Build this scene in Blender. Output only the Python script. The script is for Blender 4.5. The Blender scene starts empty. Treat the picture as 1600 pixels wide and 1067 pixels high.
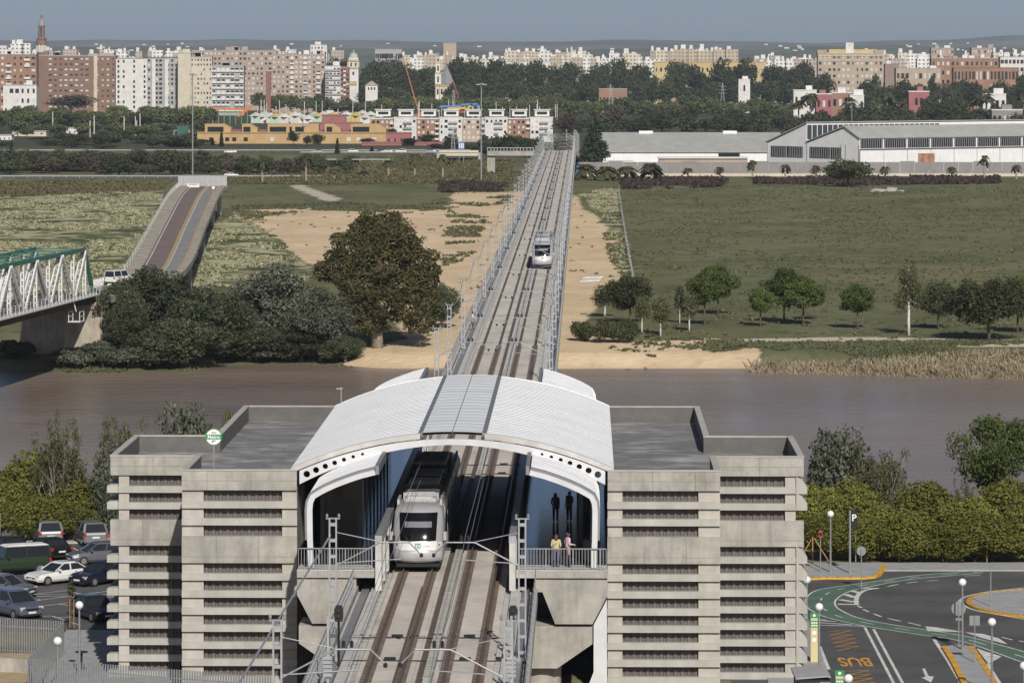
import bpy, bmesh, math, random
import numpy as np
from mathutils import Vector, Matrix
R = math.radians
random.seed(7); rng = np.random.default_rng(7)
S = bpy.context.scene; COL = S.collection
# ------------------------------------------------------------------ camera
FP, HC, YH = 6500.0, 34.0, 90.0          # focal length in photo pixels, camera height, horizon row (1600 px wide photo)
cam = bpy.data.cameras.new("camera"); camo = bpy.data.objects.new("camera", cam); COL.objects.link(camo)
cam.sensor_width = 36; cam.lens = FP / 1600 * 36; cam.shift_y = -(533.5 - YH) / 1600
cam.clip_start = 1; cam.clip_end = 40000
camo.location = (0, 0, HC); camo.rotation_euler = (R(90), 0, 0); S.camera = camo
# ------------------------------------------------------------------ sky and sun
SUN_AZ, SUN_EL = R(170.0), R(34.0)        # azimuth clockwise from +Y: behind the camera, a little to its right
w = bpy.data.worlds.new("World"); S.world = w; w.use_nodes = True
nt = w.node_tree; bg = nt.nodes["Background"]
sky = nt.nodes.new("ShaderNodeTexSky"); sky.sky_type = 'NISHITA'; sky.sun_disc = False
sky.sun_elevation = SUN_EL; sky.sun_rotation = SUN_AZ; sky.altitude = 40
sky.air_density = 0.38; sky.dust_density = 0.95; sky.ozone_density = 0.7
nt.links.new(sky.outputs[0], bg.inputs[0]); bg.inputs[1].default_value = 0.072
sl = bpy.data.lights.new("sun", 'SUN'); sl.energy = 4.1; sl.angle = R(0.55); sl.color = (1.0, 0.95, 0.87)
so = bpy.data.objects.new("sun", sl); COL.objects.link(so); so.location = (40, -60, 120)
sd = Vector((math.sin(SUN_AZ) * math.cos(SUN_EL), math.cos(SUN_AZ) * math.cos(SUN_EL), math.sin(SUN_EL)))
so.rotation_euler = (-sd).to_track_quat('-Z', 'Y').to_euler()
S.view_settings.view_transform = 'Standard'; S.view_settings.look = 'None'
S.view_settings.exposure = 0.0; S.view_settings.gamma = 1.0
S.cycles.max_bounces = 5; S.cycles.diffuse_bounces = 2; S.cycles.glossy_bounces = 3
S.cycles.transmission_bounces = 3; S.cycles.volume_bounces = 0; S.cycles.transparent_max_bounces = 6
S.cycles.caustics_reflective = False; S.cycles.caustics_refractive = False
S.cycles.use_denoising = True

# ------------------------------------------------------------------ where things stand
def G(px, py, z=0.0):                      # point of the plane z seen at a photo pixel
    d = FP * (HC - z) / (py - YH); return ((px - 800) * d / FP, d)
def AT(px, py, d):                         # point at distance d seen at a photo pixel
    return Vector(((px - 800) * d / FP, d, HC - (py - YH) * d / FP))
AX, AV, TH = -3.4, 212.0, math.atan(0.0174) # railway axis: origin and heading
def RW(u, v, z=0.0):                       # railway frame -> world
    return Vector((AX + u * math.cos(TH) + v * math.sin(TH), AV - u * math.sin(TH) + v * math.cos(TH), z))

# ------------------------------------------------------------------ mesh helpers
class MB:
    def __init__(s): s.v = []; s.f = []; s.smooth = False
    def add(s, vs, fs):
        k = len(s.v); s.v += [tuple(p) for p in vs]; s.f += [tuple(i + k for i in f) for f in fs]; return s
    def box(s, x0, x1, y0, y1, z0, z1):
        return s.add([(x0,y0,z0),(x1,y0,z0),(x1,y1,z0),(x0,y1,z0),(x0,y0,z1),(x1,y0,z1),(x1,y1,z1),(x0,y1,z1)],
                     [(0,3,2,1),(4,5,6,7),(0,1,5,4),(1,2,6,5),(2,3,7,6),(3,0,4,7)])
    def cbox(s, cx, cy, z0, lx, ly, lz): return s.box(cx-lx/2, cx+lx/2, cy-ly/2, cy+ly/2, z0, z0+lz)
    def beam(s, p, q, w, h):
        p, q = Vector(p), Vector(q); d = (q - p).normalized()
        up = Vector((0,0,1)) if abs(d.z) < .95 else Vector((0,1,0))
        a = d.cross(up).normalized() * (w/2); b = a.cross(d).normalized() * (h/2)
        return s.add([p-a-b,p+a-b,p+a+b,p-a+b,q-a-b,q+a-b,q+a+b,q-a+b],
                     [(0,1,2,3),(7,6,5,4),(0,4,5,1),(1,5,6,2),(2,6,7,3),(3,7,4,0)])
    def tube(s, pts, r, n=6):
        pts = [Vector(p) for p in pts]; rs = r if isinstance(r, (list, tuple)) else [r] * len(pts)
        vs = []; fs = []
        for i, p in enumerate(pts):
            d = (pts[min(i+1, len(pts)-1)] - pts[max(i-1, 0)]).normalized()
            up = Vector((0,0,1)) if abs(d.z) < .9 else Vector((0,1,0))
            a = d.cross(up).normalized(); b = a.cross(d).normalized()
            for k in range(n):
                t = 2*math.pi*k/n; vs.append(p + a*math.cos(t)*rs[i] + b*math.sin(t)*rs[i])
        for i in range(len(pts)-1):
            for k in range(n):
                fs.append((i*n+k, i*n+(k+1)%n, (i+1)*n+(k+1)%n, (i+1)*n+k))
        fs.append(tuple(range(n))[::-1]); fs.append(tuple((len(pts)-1)*n + k for k in range(n)))
        return s.add(vs, fs)
    def cyl(s, x, y, z0, z1, r, n=12): return s.tube([(x,y,z0),(x,y,z1)], r, n)
    def lathe(s, prof, n=16, c=(0,0,0)):
        vs = [(c[0]+r*math.cos(2*math.pi*k/n), c[1]+r*math.sin(2*math.pi*k/n), c[2]+z) for r, z in prof for k in range(n)]
        fs = [(i*n+k, i*n+(k+1)%n, (i+1)*n+(k+1)%n, (i+1)*n+k) for i in range(len(prof)-1) for k in range(n)]
        return s.add(vs, fs)
    def ball(s, c, r, n=14, m=8):
        return s.lathe([(max(1e-4, r*math.sin(math.pi*i/m)), -r*math.cos(math.pi*i/m)) for i in range(m+1)], n, c)
    def prism(s, poly, a, b, axis='y'):    # polygon in the other two axes, extruded a..b along axis
        n = len(poly); f = {'y': lambda p, t: (p[0], t, p[1]), 'x': lambda p, t: (t, p[0], p[1]), 'z': lambda p, t: (p[0], p[1], t)}[axis]
        vs = [f(p, a) for p in poly] + [f(p, b) for p in poly]
        fs = [tuple(range(n)), tuple(range(2*n-1, n-1, -1))] + [(i, i+n, (i+1)%n+n, (i+1)%n) for i in range(n)]
        return s.add(vs, fs)
    def poly(s, pts): return s.add(pts, [tuple(range(len(pts)))])
    def ring(s, outer, inner, z0, z1, skip=-1):     # wall between two plan loops
        n = len(outer); vs = [(*p, z0) for p in outer] + [(*p, z0) for p in inner] + [(*p, z1) for p in outer] + [(*p, z1) for p in inner]
        fs = []
        for i in range(n):
            j = (i+1) % n
            if i == skip: fs += [(i, i+2*n, i+3*n, i+n), (j, j+n, j+3*n, j+2*n)]; continue
            fs += [(i, j, j+2*n, i+2*n), (i+n, i+3*n, j+3*n, j+n), (i+2*n, j+2*n, j+3*n, i+3*n), (i, i+n, j+n, j)]
        return s.add(vs, fs)
    def mesh(s, name, m=None, smooth=None):
        me = bpy.data.meshes.new(name); me.from_pydata(s.v, [], s.f); me.update()
        bm = bmesh.new(); bm.from_mesh(me); bmesh.ops.recalc_face_normals(bm, faces=bm.faces); bm.to_mesh(me); bm.free()
        if m is not None: me.materials.append(m)
        if (s.smooth if smooth is None else smooth):
            me.polygons.foreach_set("use_smooth", [True] * len(me.polygons))
        return me
    def ob(s, name, m, parent=None, smooth=None): return link(name, s.mesh(name, m, smooth), parent)
def link(name, data, parent=None, loc=None, rz=0.0):
    o = bpy.data.objects.new(name, data); COL.objects.link(o)
    if parent is not None: o.parent = parent
    if loc is not None: o.location = loc
    if rz: o.rotation_euler = (0, 0, rz)
    return o
def tag(o, label=None, cat=None, group=None, kind=None):
    if label: o["label"] = label
    if cat: o["category"] = cat
    if group: o["group"] = group
    if kind: o["kind"] = kind
    return o
def thing(name, label, cat, loc=(0,0,0), rz=0.0, group=None):
    o = link(name, None, None, loc, rz); o.empty_display_size = .5
    return tag(o, label, cat, group)
def dup(o, parent=None, loc=None, rz=None, sc=None, label=None, group=None):
    c = o.copy(); COL.objects.link(c); c.parent = parent
    if loc is not None: c.location = loc
    if rz is not None: c.rotation_euler = (0, 0, rz)
    if sc is not None: c.scale = sc if isinstance(sc, (tuple, list)) else (sc, sc, sc)
    if label: c["label"] = label
    if group: c["group"] = group
    for ch in list(o.children): dup(ch, c)
    return c
def struct(o): o["kind"] = "structure"; return o
def npmesh(name, V, F, m, smooth=False):   # fast mesh from arrays (all faces the same size)
    me = bpy.data.meshes.new(name); V = np.asarray(V, np.float32); F = np.asarray(F, np.int32); n, k = F.shape
    me.vertices.add(len(V)); me.vertices.foreach_set("co", V.ravel())
    me.loops.add(n*k); me.loops.foreach_set("vertex_index", F.ravel())
    me.polygons.add(n); me.polygons.foreach_set("loop_start", np.arange(0, n*k, k, dtype=np.int32))
    me.polygons.foreach_set("loop_total", np.full(n, k, np.int32))
    if smooth: me.polygons.foreach_set("use_smooth", np.ones(n, bool))
    me.update(); me.validate()
    if m is not None: me.materials.append(m)
    return me
def text_mesh(txt, size, m, depth=0.0, bold=0.0):
    c = bpy.data.curves.new("lettering", 'FONT'); c.body = txt; c.size = size; c.align_x = 'CENTER'; c.align_y = 'CENTER'
    c.extrude = depth; c.offset = bold
    o = bpy.data.objects.new("tmp", c); COL.objects.link(o)
    me = bpy.data.meshes.new_from_object(o.evaluated_get(bpy.context.evaluated_depsgraph_get()))
    bpy.data.objects.remove(o); bpy.data.curves.remove(c)
    me.materials.clear(); me.materials.append(m); return me
def holed(outer, holes, thick, m, name):   # flat outline with round holes, given a thickness (lies in x,y; extruded z)
    c = bpy.data.curves.new(name, 'CURVE'); c.dimensions = '2D'; c.fill_mode = 'BOTH'; c.extrude = thick / 2
    for loop in [outer] + holes:
        sp = c.splines.new('POLY'); sp.points.add(len(loop)-1); sp.use_cyclic_u = True
        for i, p in enumerate(loop): sp.points[i].co = (p[0], p[1], 0, 1)
    o = bpy.data.objects.new("tmp", c); COL.objects.link(o)
    me = bpy.data.meshes.new_from_object(o.evaluated_get(bpy.context.evaluated_depsgraph_get()))
    bpy.data.objects.remove(o); bpy.data.curves.remove(c)
    me.materials.clear(); me.materials.append(m); return me

# ------------------------------------------------------------------ materials
def nm(name):
    m = bpy.data.materials.new(name); m.use_nodes = True; t = m.node_tree
    return m, t, t.nodes["Principled BSDF"], t.nodes, t.links
def mixc(N, L, fac, a, b, mode='MIX'):
    n = N.new("ShaderNodeMix"); n.data_type = 'RGBA'; n.blend_type = mode
    for k, x in ((0, fac), (6, a), (7, b)):
        if hasattr(x, "is_linked") or hasattr(x, "links"): L.new(x, n.inputs[k])
        elif k == 0: n.inputs[0].default_value = x
        else: n.inputs[k].default_value = (*x, 1) if len(x) == 3 else x
    return n.outputs[2]
def noise(N, L, scale, detail=4, vec=None, rough=.55, stretch=None):
    n = N.new("ShaderNodeTexNoise"); n.inputs["Scale"].default_value = scale; n.inputs["Detail"].default_value = detail
    n.inputs["Roughness"].default_value = rough
    if vec is None:
        g = N.new("ShaderNodeNewGeometry"); vec = g.outputs["Position"]
    if stretch:
        mp = N.new("ShaderNodeMapping"); mp.inputs["Scale"].default_value = stretch; L.new(vec, mp.inputs[0]); vec = mp.outputs[0]
    L.new(vec, n.inputs["Vector"]); return n.outputs[0]
def ramp(N, L, x, pts):
    r = N.new("ShaderNodeValToRGB"); e = r.color_ramp.elements
    while len(e) < len(pts): e.new(.5)
    for i, (p, c) in enumerate(pts):
        e[i].position = p; e[i].color = (c, c, c, 1) if not isinstance(c, tuple) else (*c, 1)
    L.new(x, r.inputs[0]); return r.outputs[0]
def bump(N, L, B, h, strength, dist=.05):
    b = N.new("ShaderNodeBump"); b.inputs["Strength"].default_value = strength; b.inputs["Distance"].default_value = dist
    L.new(h, b.inputs["Height"]); L.new(b.outputs[0], B.inputs["Normal"])
def mat(name, c, rough=.6, metal=0., var=.12, scale=1.2, bmp=0., bs=8., streak=0., spec=.5, stretch=None, coat=0., blotch=0.):
    m, t, B, N, L = nm(name)
    B.inputs["Roughness"].default_value = rough; B.inputs["Metallic"].default_value = metal; B.inputs["Specular IOR Level"].default_value = spec
    if coat: B.inputs["Coat Weight"].default_value = coat; B.inputs["Coat Roughness"].default_value = .08
    a = tuple(x*(1-var) for x in c); b = tuple(min(1, x*(1+var)) for x in c)
    if var > 0:
        x = mixc(N, L, ramp(N, L, noise(N, L, scale, 5, stretch=stretch), [(.3, 0.), (.7, 1.)]), a, b)
        if streak:
            s_ = ramp(N, L, noise(N, L, 1.0, 6, stretch=(1.7, 1.7, .30), rough=.65), [(.42, 1.), (.68, 1-streak)])
            x = mixc(N, L, 1.0, x, s_, 'MULTIPLY')
        if blotch:
            s_ = ramp(N, L, noise(N, L, .33, 6, rough=.7), [(.46, 1.), (.72, 1-blotch)]); x = mixc(N, L, 1.0, x, s_, 'MULTIPLY')
            s_ = ramp(N, L, noise(N, L, 1.6, 6, rough=.75), [(.5, 1.), (.75, 1-blotch*.6)]); x = mixc(N, L, 1.0, x, s_, 'MULTIPLY')
        L.new(x, B.inputs["Base Color"])
    else: B.inputs["Base Color"].default_value = (*c, 1)
    if bmp: bump(N, L, B, noise(N, L, bs, 4), bmp)
    return m
def glass(name, c=(.02,.025,.03), rough=.08):
    m, t, B, N, L = nm(name); B.inputs["Base Color"].default_value = (*c, 1); B.inputs["Roughness"].default_value = rough
    B.inputs["Specular IOR Level"].default_value = .6; return m
def leafmat(name, c1, c2, c3=None, transl=.25, scale=.9):
    m, t, B, N, L = nm(name); out = N["Material Output"]
    n1 = ramp(N, L, noise(N, L, scale, 3), [(.36, 0.), (.64, 1.)])
    x = mixc(N, L, n1, c1, c2)
    if c3:
        x = mixc(N, L, ramp(N, L, noise(N, L, scale*2.6, 2), [(.52, 0.), (.7, .85)]), x, c3)
    oi = N.new("ShaderNodeObjectInfo"); hs = N.new("ShaderNodeHueSaturation")
    mr = N.new("ShaderNodeMapRange"); mr.inputs[3].default_value = .72; mr.inputs[4].default_value = 1.25
    L.new(oi.outputs["Random"], mr.inputs[0]); L.new(mr.outputs[0], hs.inputs["Value"]); L.new(x, hs.inputs["Color"])
    B.inputs["Roughness"].default_value = .75; B.inputs["Specular IOR Level"].default_value = .25
    L.new(hs.outputs[0], B.inputs["Base Color"])
    tr = N.new("ShaderNodeBsdfTranslucent"); L.new(hs.outputs[0], tr.inputs[0])
    mx = N.new("ShaderNodeMixShader"); mx.inputs[0].default_value = transl
    L.new(B.outputs[0], mx.inputs[1]); L.new(tr.outputs[0], mx.inputs[2]); L.new(mx.outputs[0], out.inputs[0]); return m
M = {}
M['conc'] = mat('board_marked_concrete', (.41,.39,.35), .85, var=.17, scale=.55, bmp=.25, bs=6, streak=.25, blotch=.35)
M['conc_fin'] = mat('pale_concrete', (.43,.415,.38), .85, var=.12, scale=.9, bmp=.15, bs=9, streak=.1)
M['conc_pil'] = mat('warm_concrete', (.45,.425,.38), .85, var=.14, scale=1.0, bmp=.15, bs=9, streak=.14)
M['deck'] = mat('deck_concrete', (.585,.545,.485), .9, var=.15, scale=.55, bmp=.15, bs=10, stretch=(1, .25, 1), blotch=.28)
M['deck_grey'] = mat('trough_concrete', (.50,.49,.47), .85, var=.16, scale=1.4, bmp=.1)
M['roofing'] = mat('grey_roofing', (.13,.13,.135), .75, var=.2, scale=.5)
M['panel'] = mat('brown_steel_sheet', (.125,.108,.10), .65, var=.18, scale=1.1, stretch=(3,3,.4))
M['dark'] = mat('dark_interior', (.03,.03,.03), .8, var=0)
M['white_metal'] = mat('white_roof_sheet', (.84,.85,.86), .45, .0, var=.05, scale=.5, stretch=(1,5,1), blotch=.14)
M['zinc'] = mat('zinc_sheet', (.70,.725,.735), .5, .0, var=.14, scale=.6, stretch=(.4,5,1))
M['trim'] = mat('white_paint_trim', (.62,.63,.645), .4, var=.06, blotch=.12)
M['grey_trim'] = mat('grey_gutter', (.24,.24,.26), .5, .3, var=.1)
M['galv'] = mat('galvanised_steel', (.44,.455,.47), .42, .6, var=.12, scale=3)
M['galv_d'] = mat('weathered_galvanised', (.33,.34,.35), .5, .5, var=.15, scale=3)
M['rail'] = mat('rusty_rail', (.125,.092,.075), .75, .1, var=.3, scale=4)
M['rail_top'] = mat('worn_rail_head', (.22,.18,.16), .45, .6, var=.2, scale=2)
M['rubber'] = mat('black_rubber', (.018,.018,.02), .7, var=0)
M['black'] = mat('black_paint', (.015,.015,.016), .4, var=0)
M['insul'] = mat('dark_insulator', (.03,.025,.025), .3, var=0)
M['floor'] = mat('polished_platform_tiles', (.036,.035,.036), .12, var=.15, scale=.8, bmp=.06, bs=.9, spec=.08)
M['asphalt'] = mat('asphalt', (.088,.087,.088), .88, var=.28, scale=.16, bmp=.2, bs=14, blotch=.3)
M['paving'] = mat('grey_paving', (.34,.345,.35), .85, var=.12, scale=.8, bmp=.1)
M['white_line'] = mat('road_paint_white', (.62,.62,.60), .75, var=.28, scale=1.6)
M['yellow_line'] = mat('road_paint_orange', (.56,.29,.05), .75, var=.3, scale=1.6)
M['kerb_y'] = mat('orange_kerb_paint', (.66,.36,.04), .7, var=.15, scale=3)
M['kerb'] = mat('kerb_stone', (.42,.41,.39), .85, var=.12, scale=2)
M['green_lane'] = mat('green_lane_paint', (.085,.15,.108), .85, var=.2, scale=.5)
M['glassd'] = glass('dark_glass')
M['glassb'] = glass('window_glass', (.05,.06,.07), .12)
M['globe'] = mat('milk_globe', (.80,.80,.80), .25, var=0)
M['bark'] = mat('bark', (.11,.085,.065), .9, var=.3, scale=3)
M['bark_w'] = mat('whitewashed_bark', (.62,.60,.57), .9, var=.12, scale=3)
M['bark_e'] = mat('pale_bark', (.30,.25,.21), .9, var=.3, scale=2)
# ================================================================== THE SETTING
ZF, ZW = -3.0, -5.5                        # far plain and river levels
def sst(a, b, x):
    t = np.clip((x - a) / (b - a), 0, 1); return t*t*(3 - 2*t)
_P = rng.permutation(512)
def vnoise(x, y):                          # smooth value noise, arrays
    xi = np.floor(x).astype(int); yi = np.floor(y).astype(int); fx = x - xi; fy = y - yi
    fx = fx*fx*(3-2*fx); fy = fy*fy*(3-2*fy)
    h = lambda a, b: _P[(_P[a & 511] + b) & 511] / 511.0
    return (h(xi,yi)*(1-fx)+h(xi+1,yi)*fx)*(1-fy) + (h(xi,yi+1)*(1-fx)+h(xi+1,yi+1)*fx)*fy
def fbm(x, y, o=4):
    s = 0; a = .5
    for i in range(o): s = s + a*vnoise(x, y); x = x*2.03+17.1; y = y*2.03+5.3; a *= .5
    return s
def inpoly(px, py, poly):
    c = np.zeros(px.shape, bool); n = len(poly)
    for i in range(n):
        x0, y0 = poly[i]; x1, y1 = poly[(i+1) % n]
        if y0 == y1: continue
        k = ((y0 > py) != (y1 > py)) & (px < (x1-x0)*(py-y0)/(y1-y0)+x0); c ^= k
    return c
# ---- far bank: one sheet from the river bed to the hills
def yw(X): return 528 + 5*(fbm(X*.02+3, X*0+2.)-.5)*2 - 8*sst(35, 60, X) + 7*sst(-15, -25, X) - 12*sst(-37, -42, X)
def zfar(X, Y):
    w = yw(X); b = Y - w
    z = -8 + 2.5*sst(-14, 0, b) + 1.5*sst(0, 9, b) + 1.0*sst(6, 40, b)
    z = z + .5*(fbm(X*.05, Y*.025)-.45)*sst(20, 60, b) * sst(1600, 1300, Y)
    px = 800 + X*FP/Y
    z = z + 2.6*sst(1395, 1470, Y)*sst(700, 660, px)*sst(1900, 1700, Y)
    z = z + 1.6*np.exp(-((px-1190)/90)**2 - ((Y-1130)/60)**2)
    z = z + 1.2*np.exp(-((px-600)/120)**2 - ((Y-1240)/50)**2)
    return z
rows = np.concatenate([514 + (np.arange(70)/70)*46, np.geomspace(560, 1500, 230), np.geomspace(1506, 16000, 40)])
aa = np.concatenate([np.linspace(-5, -1.05, 16), np.linspace(-1, 1, 421), np.linspace(1.05, 5, 16)])
YY, AA = np.meshgrid(rows, aa, indexing='ij'); XX = AA*(70 + .155*YY) * (1 + .9*sst(2500, 9000, YY))
ZZ = zfar(XX, YY)
nr, nc = YY.shape; idx = np.arange(nr*nc).reshape(nr, nc)
FQ = np.stack([idx[:-1,:-1], idx[:-1,1:], idx[1:,1:], idx[1:,:-1]], -1).reshape(-1, 4)
PX = 800 + XX*FP/YY; PY = YH + (HC-ZZ)*FP/YY
SAND = [[(362,332),(480,322),(640,328),(800,313),(830,318),(760,440),(735,520),(735,600),(540,600),(560,545),(640,530),(560,430),(490,420),(430,372)],
        [(892,300),(915,332),(945,345),(968,395),(985,425),(958,445),(915,500),(905,520),(1000,532),(1130,528),(1190,548),(1180,600),(700,600),(730,540),(880,520)],
        [(700,300),(890,300),(905,345),(880,540),(740,560),(700,600),(700,480),(760,400)]]
PATH = [[(1130,530),(1300,527),(1480,528),(1700,530),(1700,541),(1480,541),(1320,543),(1190,545)], [(445,288),(470,288),(535,312),(515,318)]]
FLOW = [[(-200,312),(60,308),(250,296),(262,330),(190,420),(130,460),(-200,430)], [(330,350),(372,338),(428,375),(486,425),(470,450),(300,450),(290,410)],
        [(905,300),(965,296),(985,420),(970,430),(945,345)]]
def soft(polys, j=9):
    m = np.zeros(PX.shape)
    jx = (fbm(XX*.14, YY*.05)-.45)*j*4; jy = (fbm(XX*.14+50, YY*.05+9)-.45)*j*1.2
    for p in polys: m = np.maximum(m, inpoly(PX+jx, PY+jy, p).astype(float))
    k = m.copy()
    for _ in range(9):
        k[1:-1,1:-1] = (k[1:-1,1:-1]*2 + k[:-2,1:-1] + k[2:,1:-1] + k[1:-1,:-2] + k[1:-1,2:]) / 6
    return k
sandm = np.clip(soft(SAND), 0, 1); pathm = soft(PATH, 3); flowm = soft(FLOW, 8)
bank = sst(9, 1, YY - yw(XX)) * (PX > 540) * (PX < 1190)
sandm = np.maximum(sandm, bank)
def ground_mat():
    m, t, B, N, L = nm('floodplain_ground')
    at = N.new("ShaderNodeAttribute"); at.attribute_name = "cover"; sp = N.new("ShaderNodeSeparateColor"); L.new(at.outputs[0], sp.inputs[0])
    g1 = mixc(N, L, ramp(N, L, noise(N, L, .055, 6, stretch=(1,.45,1), rough=.65), [(.36,0.),(.62,1.)]), (.115,.122,.060), (.168,.172,.094))
    g2 = mixc(N, L, ramp(N, L, noise(N, L, .3, 5, stretch=(1,.4,1), rough=.7), [(.50,0.),(.64,.75)]), g1, (.072,.080,.038))
    g3 = mixc(N, L, ramp(N, L, noise(N, L, .035, 4, stretch=(1,.8,1)), [(.50,0.),(.68,.65)]), g2, (.215,.185,.10))
    fl = mixc(N, L, ramp(N, L, noise(N, L, .13, 7, stretch=(.7,.5,1), rough=.72), [(.44,0.),(.56,1.)]), (.078,.09,.038), (.45,.43,.27))
    sa = mixc(N, L, ramp(N, L, noise(N, L, .11, 6, stretch=(1,.5,1), rough=.6), [(.33,0.),(.66,1.)]), (.58,.445,.285), (.73,.575,.39))
    sa = mixc(N, L, ramp(N, L, noise(N, L, .5, 4, stretch=(1,.4,1)), [(.56,0.),(.72,.55)]), sa, (.47,.355,.225))
    e = noise(N, L, .16, 7, stretch=(1,.5,1), rough=.68)
    def edge(ch):
        a = N.new("ShaderNodeMath"); a.operation = 'MULTIPLY_ADD'; a.inputs[1].default_value = 1.1; L.new(e, a.inputs[0]); L.new(sp.outputs[ch], a.inputs[2])
        h = N.new('ShaderNodeMath'); h.operation = 'MULTIPLY'; h.inputs[1].default_value = .5; L.new(a.outputs[0], h.inputs[0])
        return ramp(N, L, h.outputs[0], [(.47,0.),(.57,1.)])
    x = mixc(N, L, edge(1), g3, fl); x = mixc(N, L, edge(0), x, sa); x = mixc(N, L, edge(2), x, (.52,.46,.38))
    gp = N.new('ShaderNodeNewGeometry'); sp2 = N.new('ShaderNodeSeparateXYZ'); L.new(gp.outputs['Position'], sp2.inputs[0]); md = N.new('ShaderNodeMapRange'); md.inputs[1].default_value = 1440; md.inputs[2].default_value = 1620; L.new(sp2.outputs[1], md.inputs[0])
    x = mixc(N, L, md.outputs[0], x, (.075,.078,.05))
    L.new(x, B.inputs["Base Color"]); B.inputs["Roughness"].default_value = .95; B.inputs["Specular IOR Level"].default_value = .1
    bump(N, L, B, noise(N, L, .8, 5), .5, .5); return m
me = npmesh('far_bank', np.stack([XX, YY, ZZ], -1).reshape(-1, 3), FQ, ground_mat(), True)
ca = me.color_attributes.new("cover", 'FLOAT_COLOR', 'POINT')
ca.data.foreach_set("color", np.stack([sandm, flowm, pathm, np.ones_like(sandm)], -1).reshape(-1).astype(np.float32))
struct(link('far_bank', me))
# ---- river
def water_mat():
    m, t, B, N, L = nm('muddy_river'); B.inputs["Roughness"].default_value = .18; B.inputs["IOR"].default_value = 1.33; B.inputs["Specular IOR Level"].default_value = .34
    c = mixc(N, L, ramp(N, L, noise(N, L, .018, 4, stretch=(.5,1,1)), [(.35,0.),(.65,1.)]), (.195,.150,.115), (.25,.20,.162))
    L.new(c, B.inputs["Base Color"])
    rr = ramp(N, L, noise(N, L, .03, 5, stretch=(.35,1.2,1), rough=.65), [(.35,.10),(.65,.34)]); L.new(rr, B.inputs['Roughness'])
    a = noise(N, L, .55, 5, stretch=(.5,1.0,1), rough=.6)
    bump(N, L, B, a, .5, .9); return m
v = []; xs = np.linspace(-1600, 1600, 8); ys = np.linspace(270, 560, 5)
mb = MB()
for i in range(7):
    for j in range(4): mb.poly([(xs[i],ys[j],ZW),(xs[i+1],ys[j],ZW),(xs[i+1],ys[j+1],ZW),(xs[i],ys[j+1],ZW)])
struct(mb.ob('river_water', water_mat()))
# ---- near bank ground
gx = np.concatenate([np.linspace(-1600, -430, 20), np.linspace(-420, 420, 281), np.linspace(430, 1600, 20)]); gy = np.concatenate([np.linspace(-60, 270, 60), np.linspace(273, 330, 30)])
GY, GX = np.meshgrid(gy, gx, indexing='ij')
GZ = -.03 - 8*sst(289, 315, GY + 5*(fbm(GX*.06, GY*.05)-.5))
gi = np.arange(GY.size).reshape(GY.shape)
near_m = mat('dry_grass_soil', (.20,.17,.10), .95, var=.35, scale=.25, bmp=.4, bs=3)
struct(link('near_ground', npmesh('near_ground', np.stack([GX,GY,GZ],-1).reshape(-1,3), np.stack([gi[:-1,:-1],gi[:-1,1:],gi[1:,1:],gi[1:,:-1]],-1).reshape(-1,4), near_m, True)))
# ---- hills on the horizon
def hillmat(n, a, b):
    return mat(n, tuple((p+q)/2 for p, q in zip(a, b)), .95, var=.35, scale=.004, spec=.1)
def ridge(name, Y0, top, m, depth=1500, sx=1.0):
    n = 260; xs = np.linspace(-.34*Y0, .34*Y0, n); V = []; F = []
    for k, (yy, f) in enumerate(((0, 0.), (depth*.35, .55), (depth*.7, .93), (depth, 1.0), (depth*1.6, .3))):
        for x in xs:
            px = 800 + x*FP/Y0; h = HC + (YH - top(px))*Y0/FP + 6*(fbm(np.array(x*.004*sx), np.array(k*3.1))-.5)*2
            V.append((x*(1+yy/Y0), Y0+yy, -8 + (h+8)*f))
    for k in range(4):
        for i in range(n-1): F.append((k*n+i, k*n+i+1, (k+1)*n+i+1, (k+1)*n+i))
    return struct(link(name, npmesh(name, V, F, m, True)))
ridge('hill_ridge', 11500, lambda p: 61 - 3.0*math.exp(-((p-150)/260)**2) - 8*(p > 0)*sst(1380, 1650, p) + 2*math.sin(p/91.) + 1.3*math.sin(p/33.), hillmat('far_hills', (.11,.125,.125), (.16,.17,.155)))
ridge('foothills', 8200, lambda p: 73 - 3*math.sin(p/210.+1) + 1.5*math.sin(p/57.) + 1*math.sin(p/23.), hillmat('near_hills', (.085,.10,.07), (.15,.15,.11)), 1300, 1.7)

# ---- sheets of road, parking and paving beside the station (photo outline -> ground plane)
def flat(name, pts, m, z, parent=None):
    mb = MB(); mb.poly([(*G(x, y, z), z) for x, y in pts]); return mb.ob(name, m, parent)
def slab(name, pts, m, z0, z1, parent=None, world=False):
    mb = MB(); P = [p if world else G(p[0], p[1], z1) for p in pts]; mb.prism(P, z0, z1, 'z'); return mb.ob(name, m, parent)
def Z8(pts, k=3.262, ox=1230, oy=740): return [(ox + x/k, oy + y/k) for x, y in pts]
def strip(name, pts, wd, m, z, parent=None, world=False, closed=False):   # painted line of width wd along points
    P = [Vector(p) if world else Vector(G(p[0], p[1], z)) for p in pts]; mb = MB(); Lf = []; Rt = []
    for i, p in enumerate(P):
        d = (P[min(i+1, len(P)-1)] - P[max(i-1, 0)]).normalized(); nrm = Vector((-d.y, d.x)) * wd/2
        Lf.append((*(p+nrm), z)); Rt.append((*(p-nrm), z))
    for i in range(len(P)-1): mb.poly([Lf[i], Rt[i], Rt[i+1], Lf[i+1]])
    return mb.ob(name, m, parent)
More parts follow.
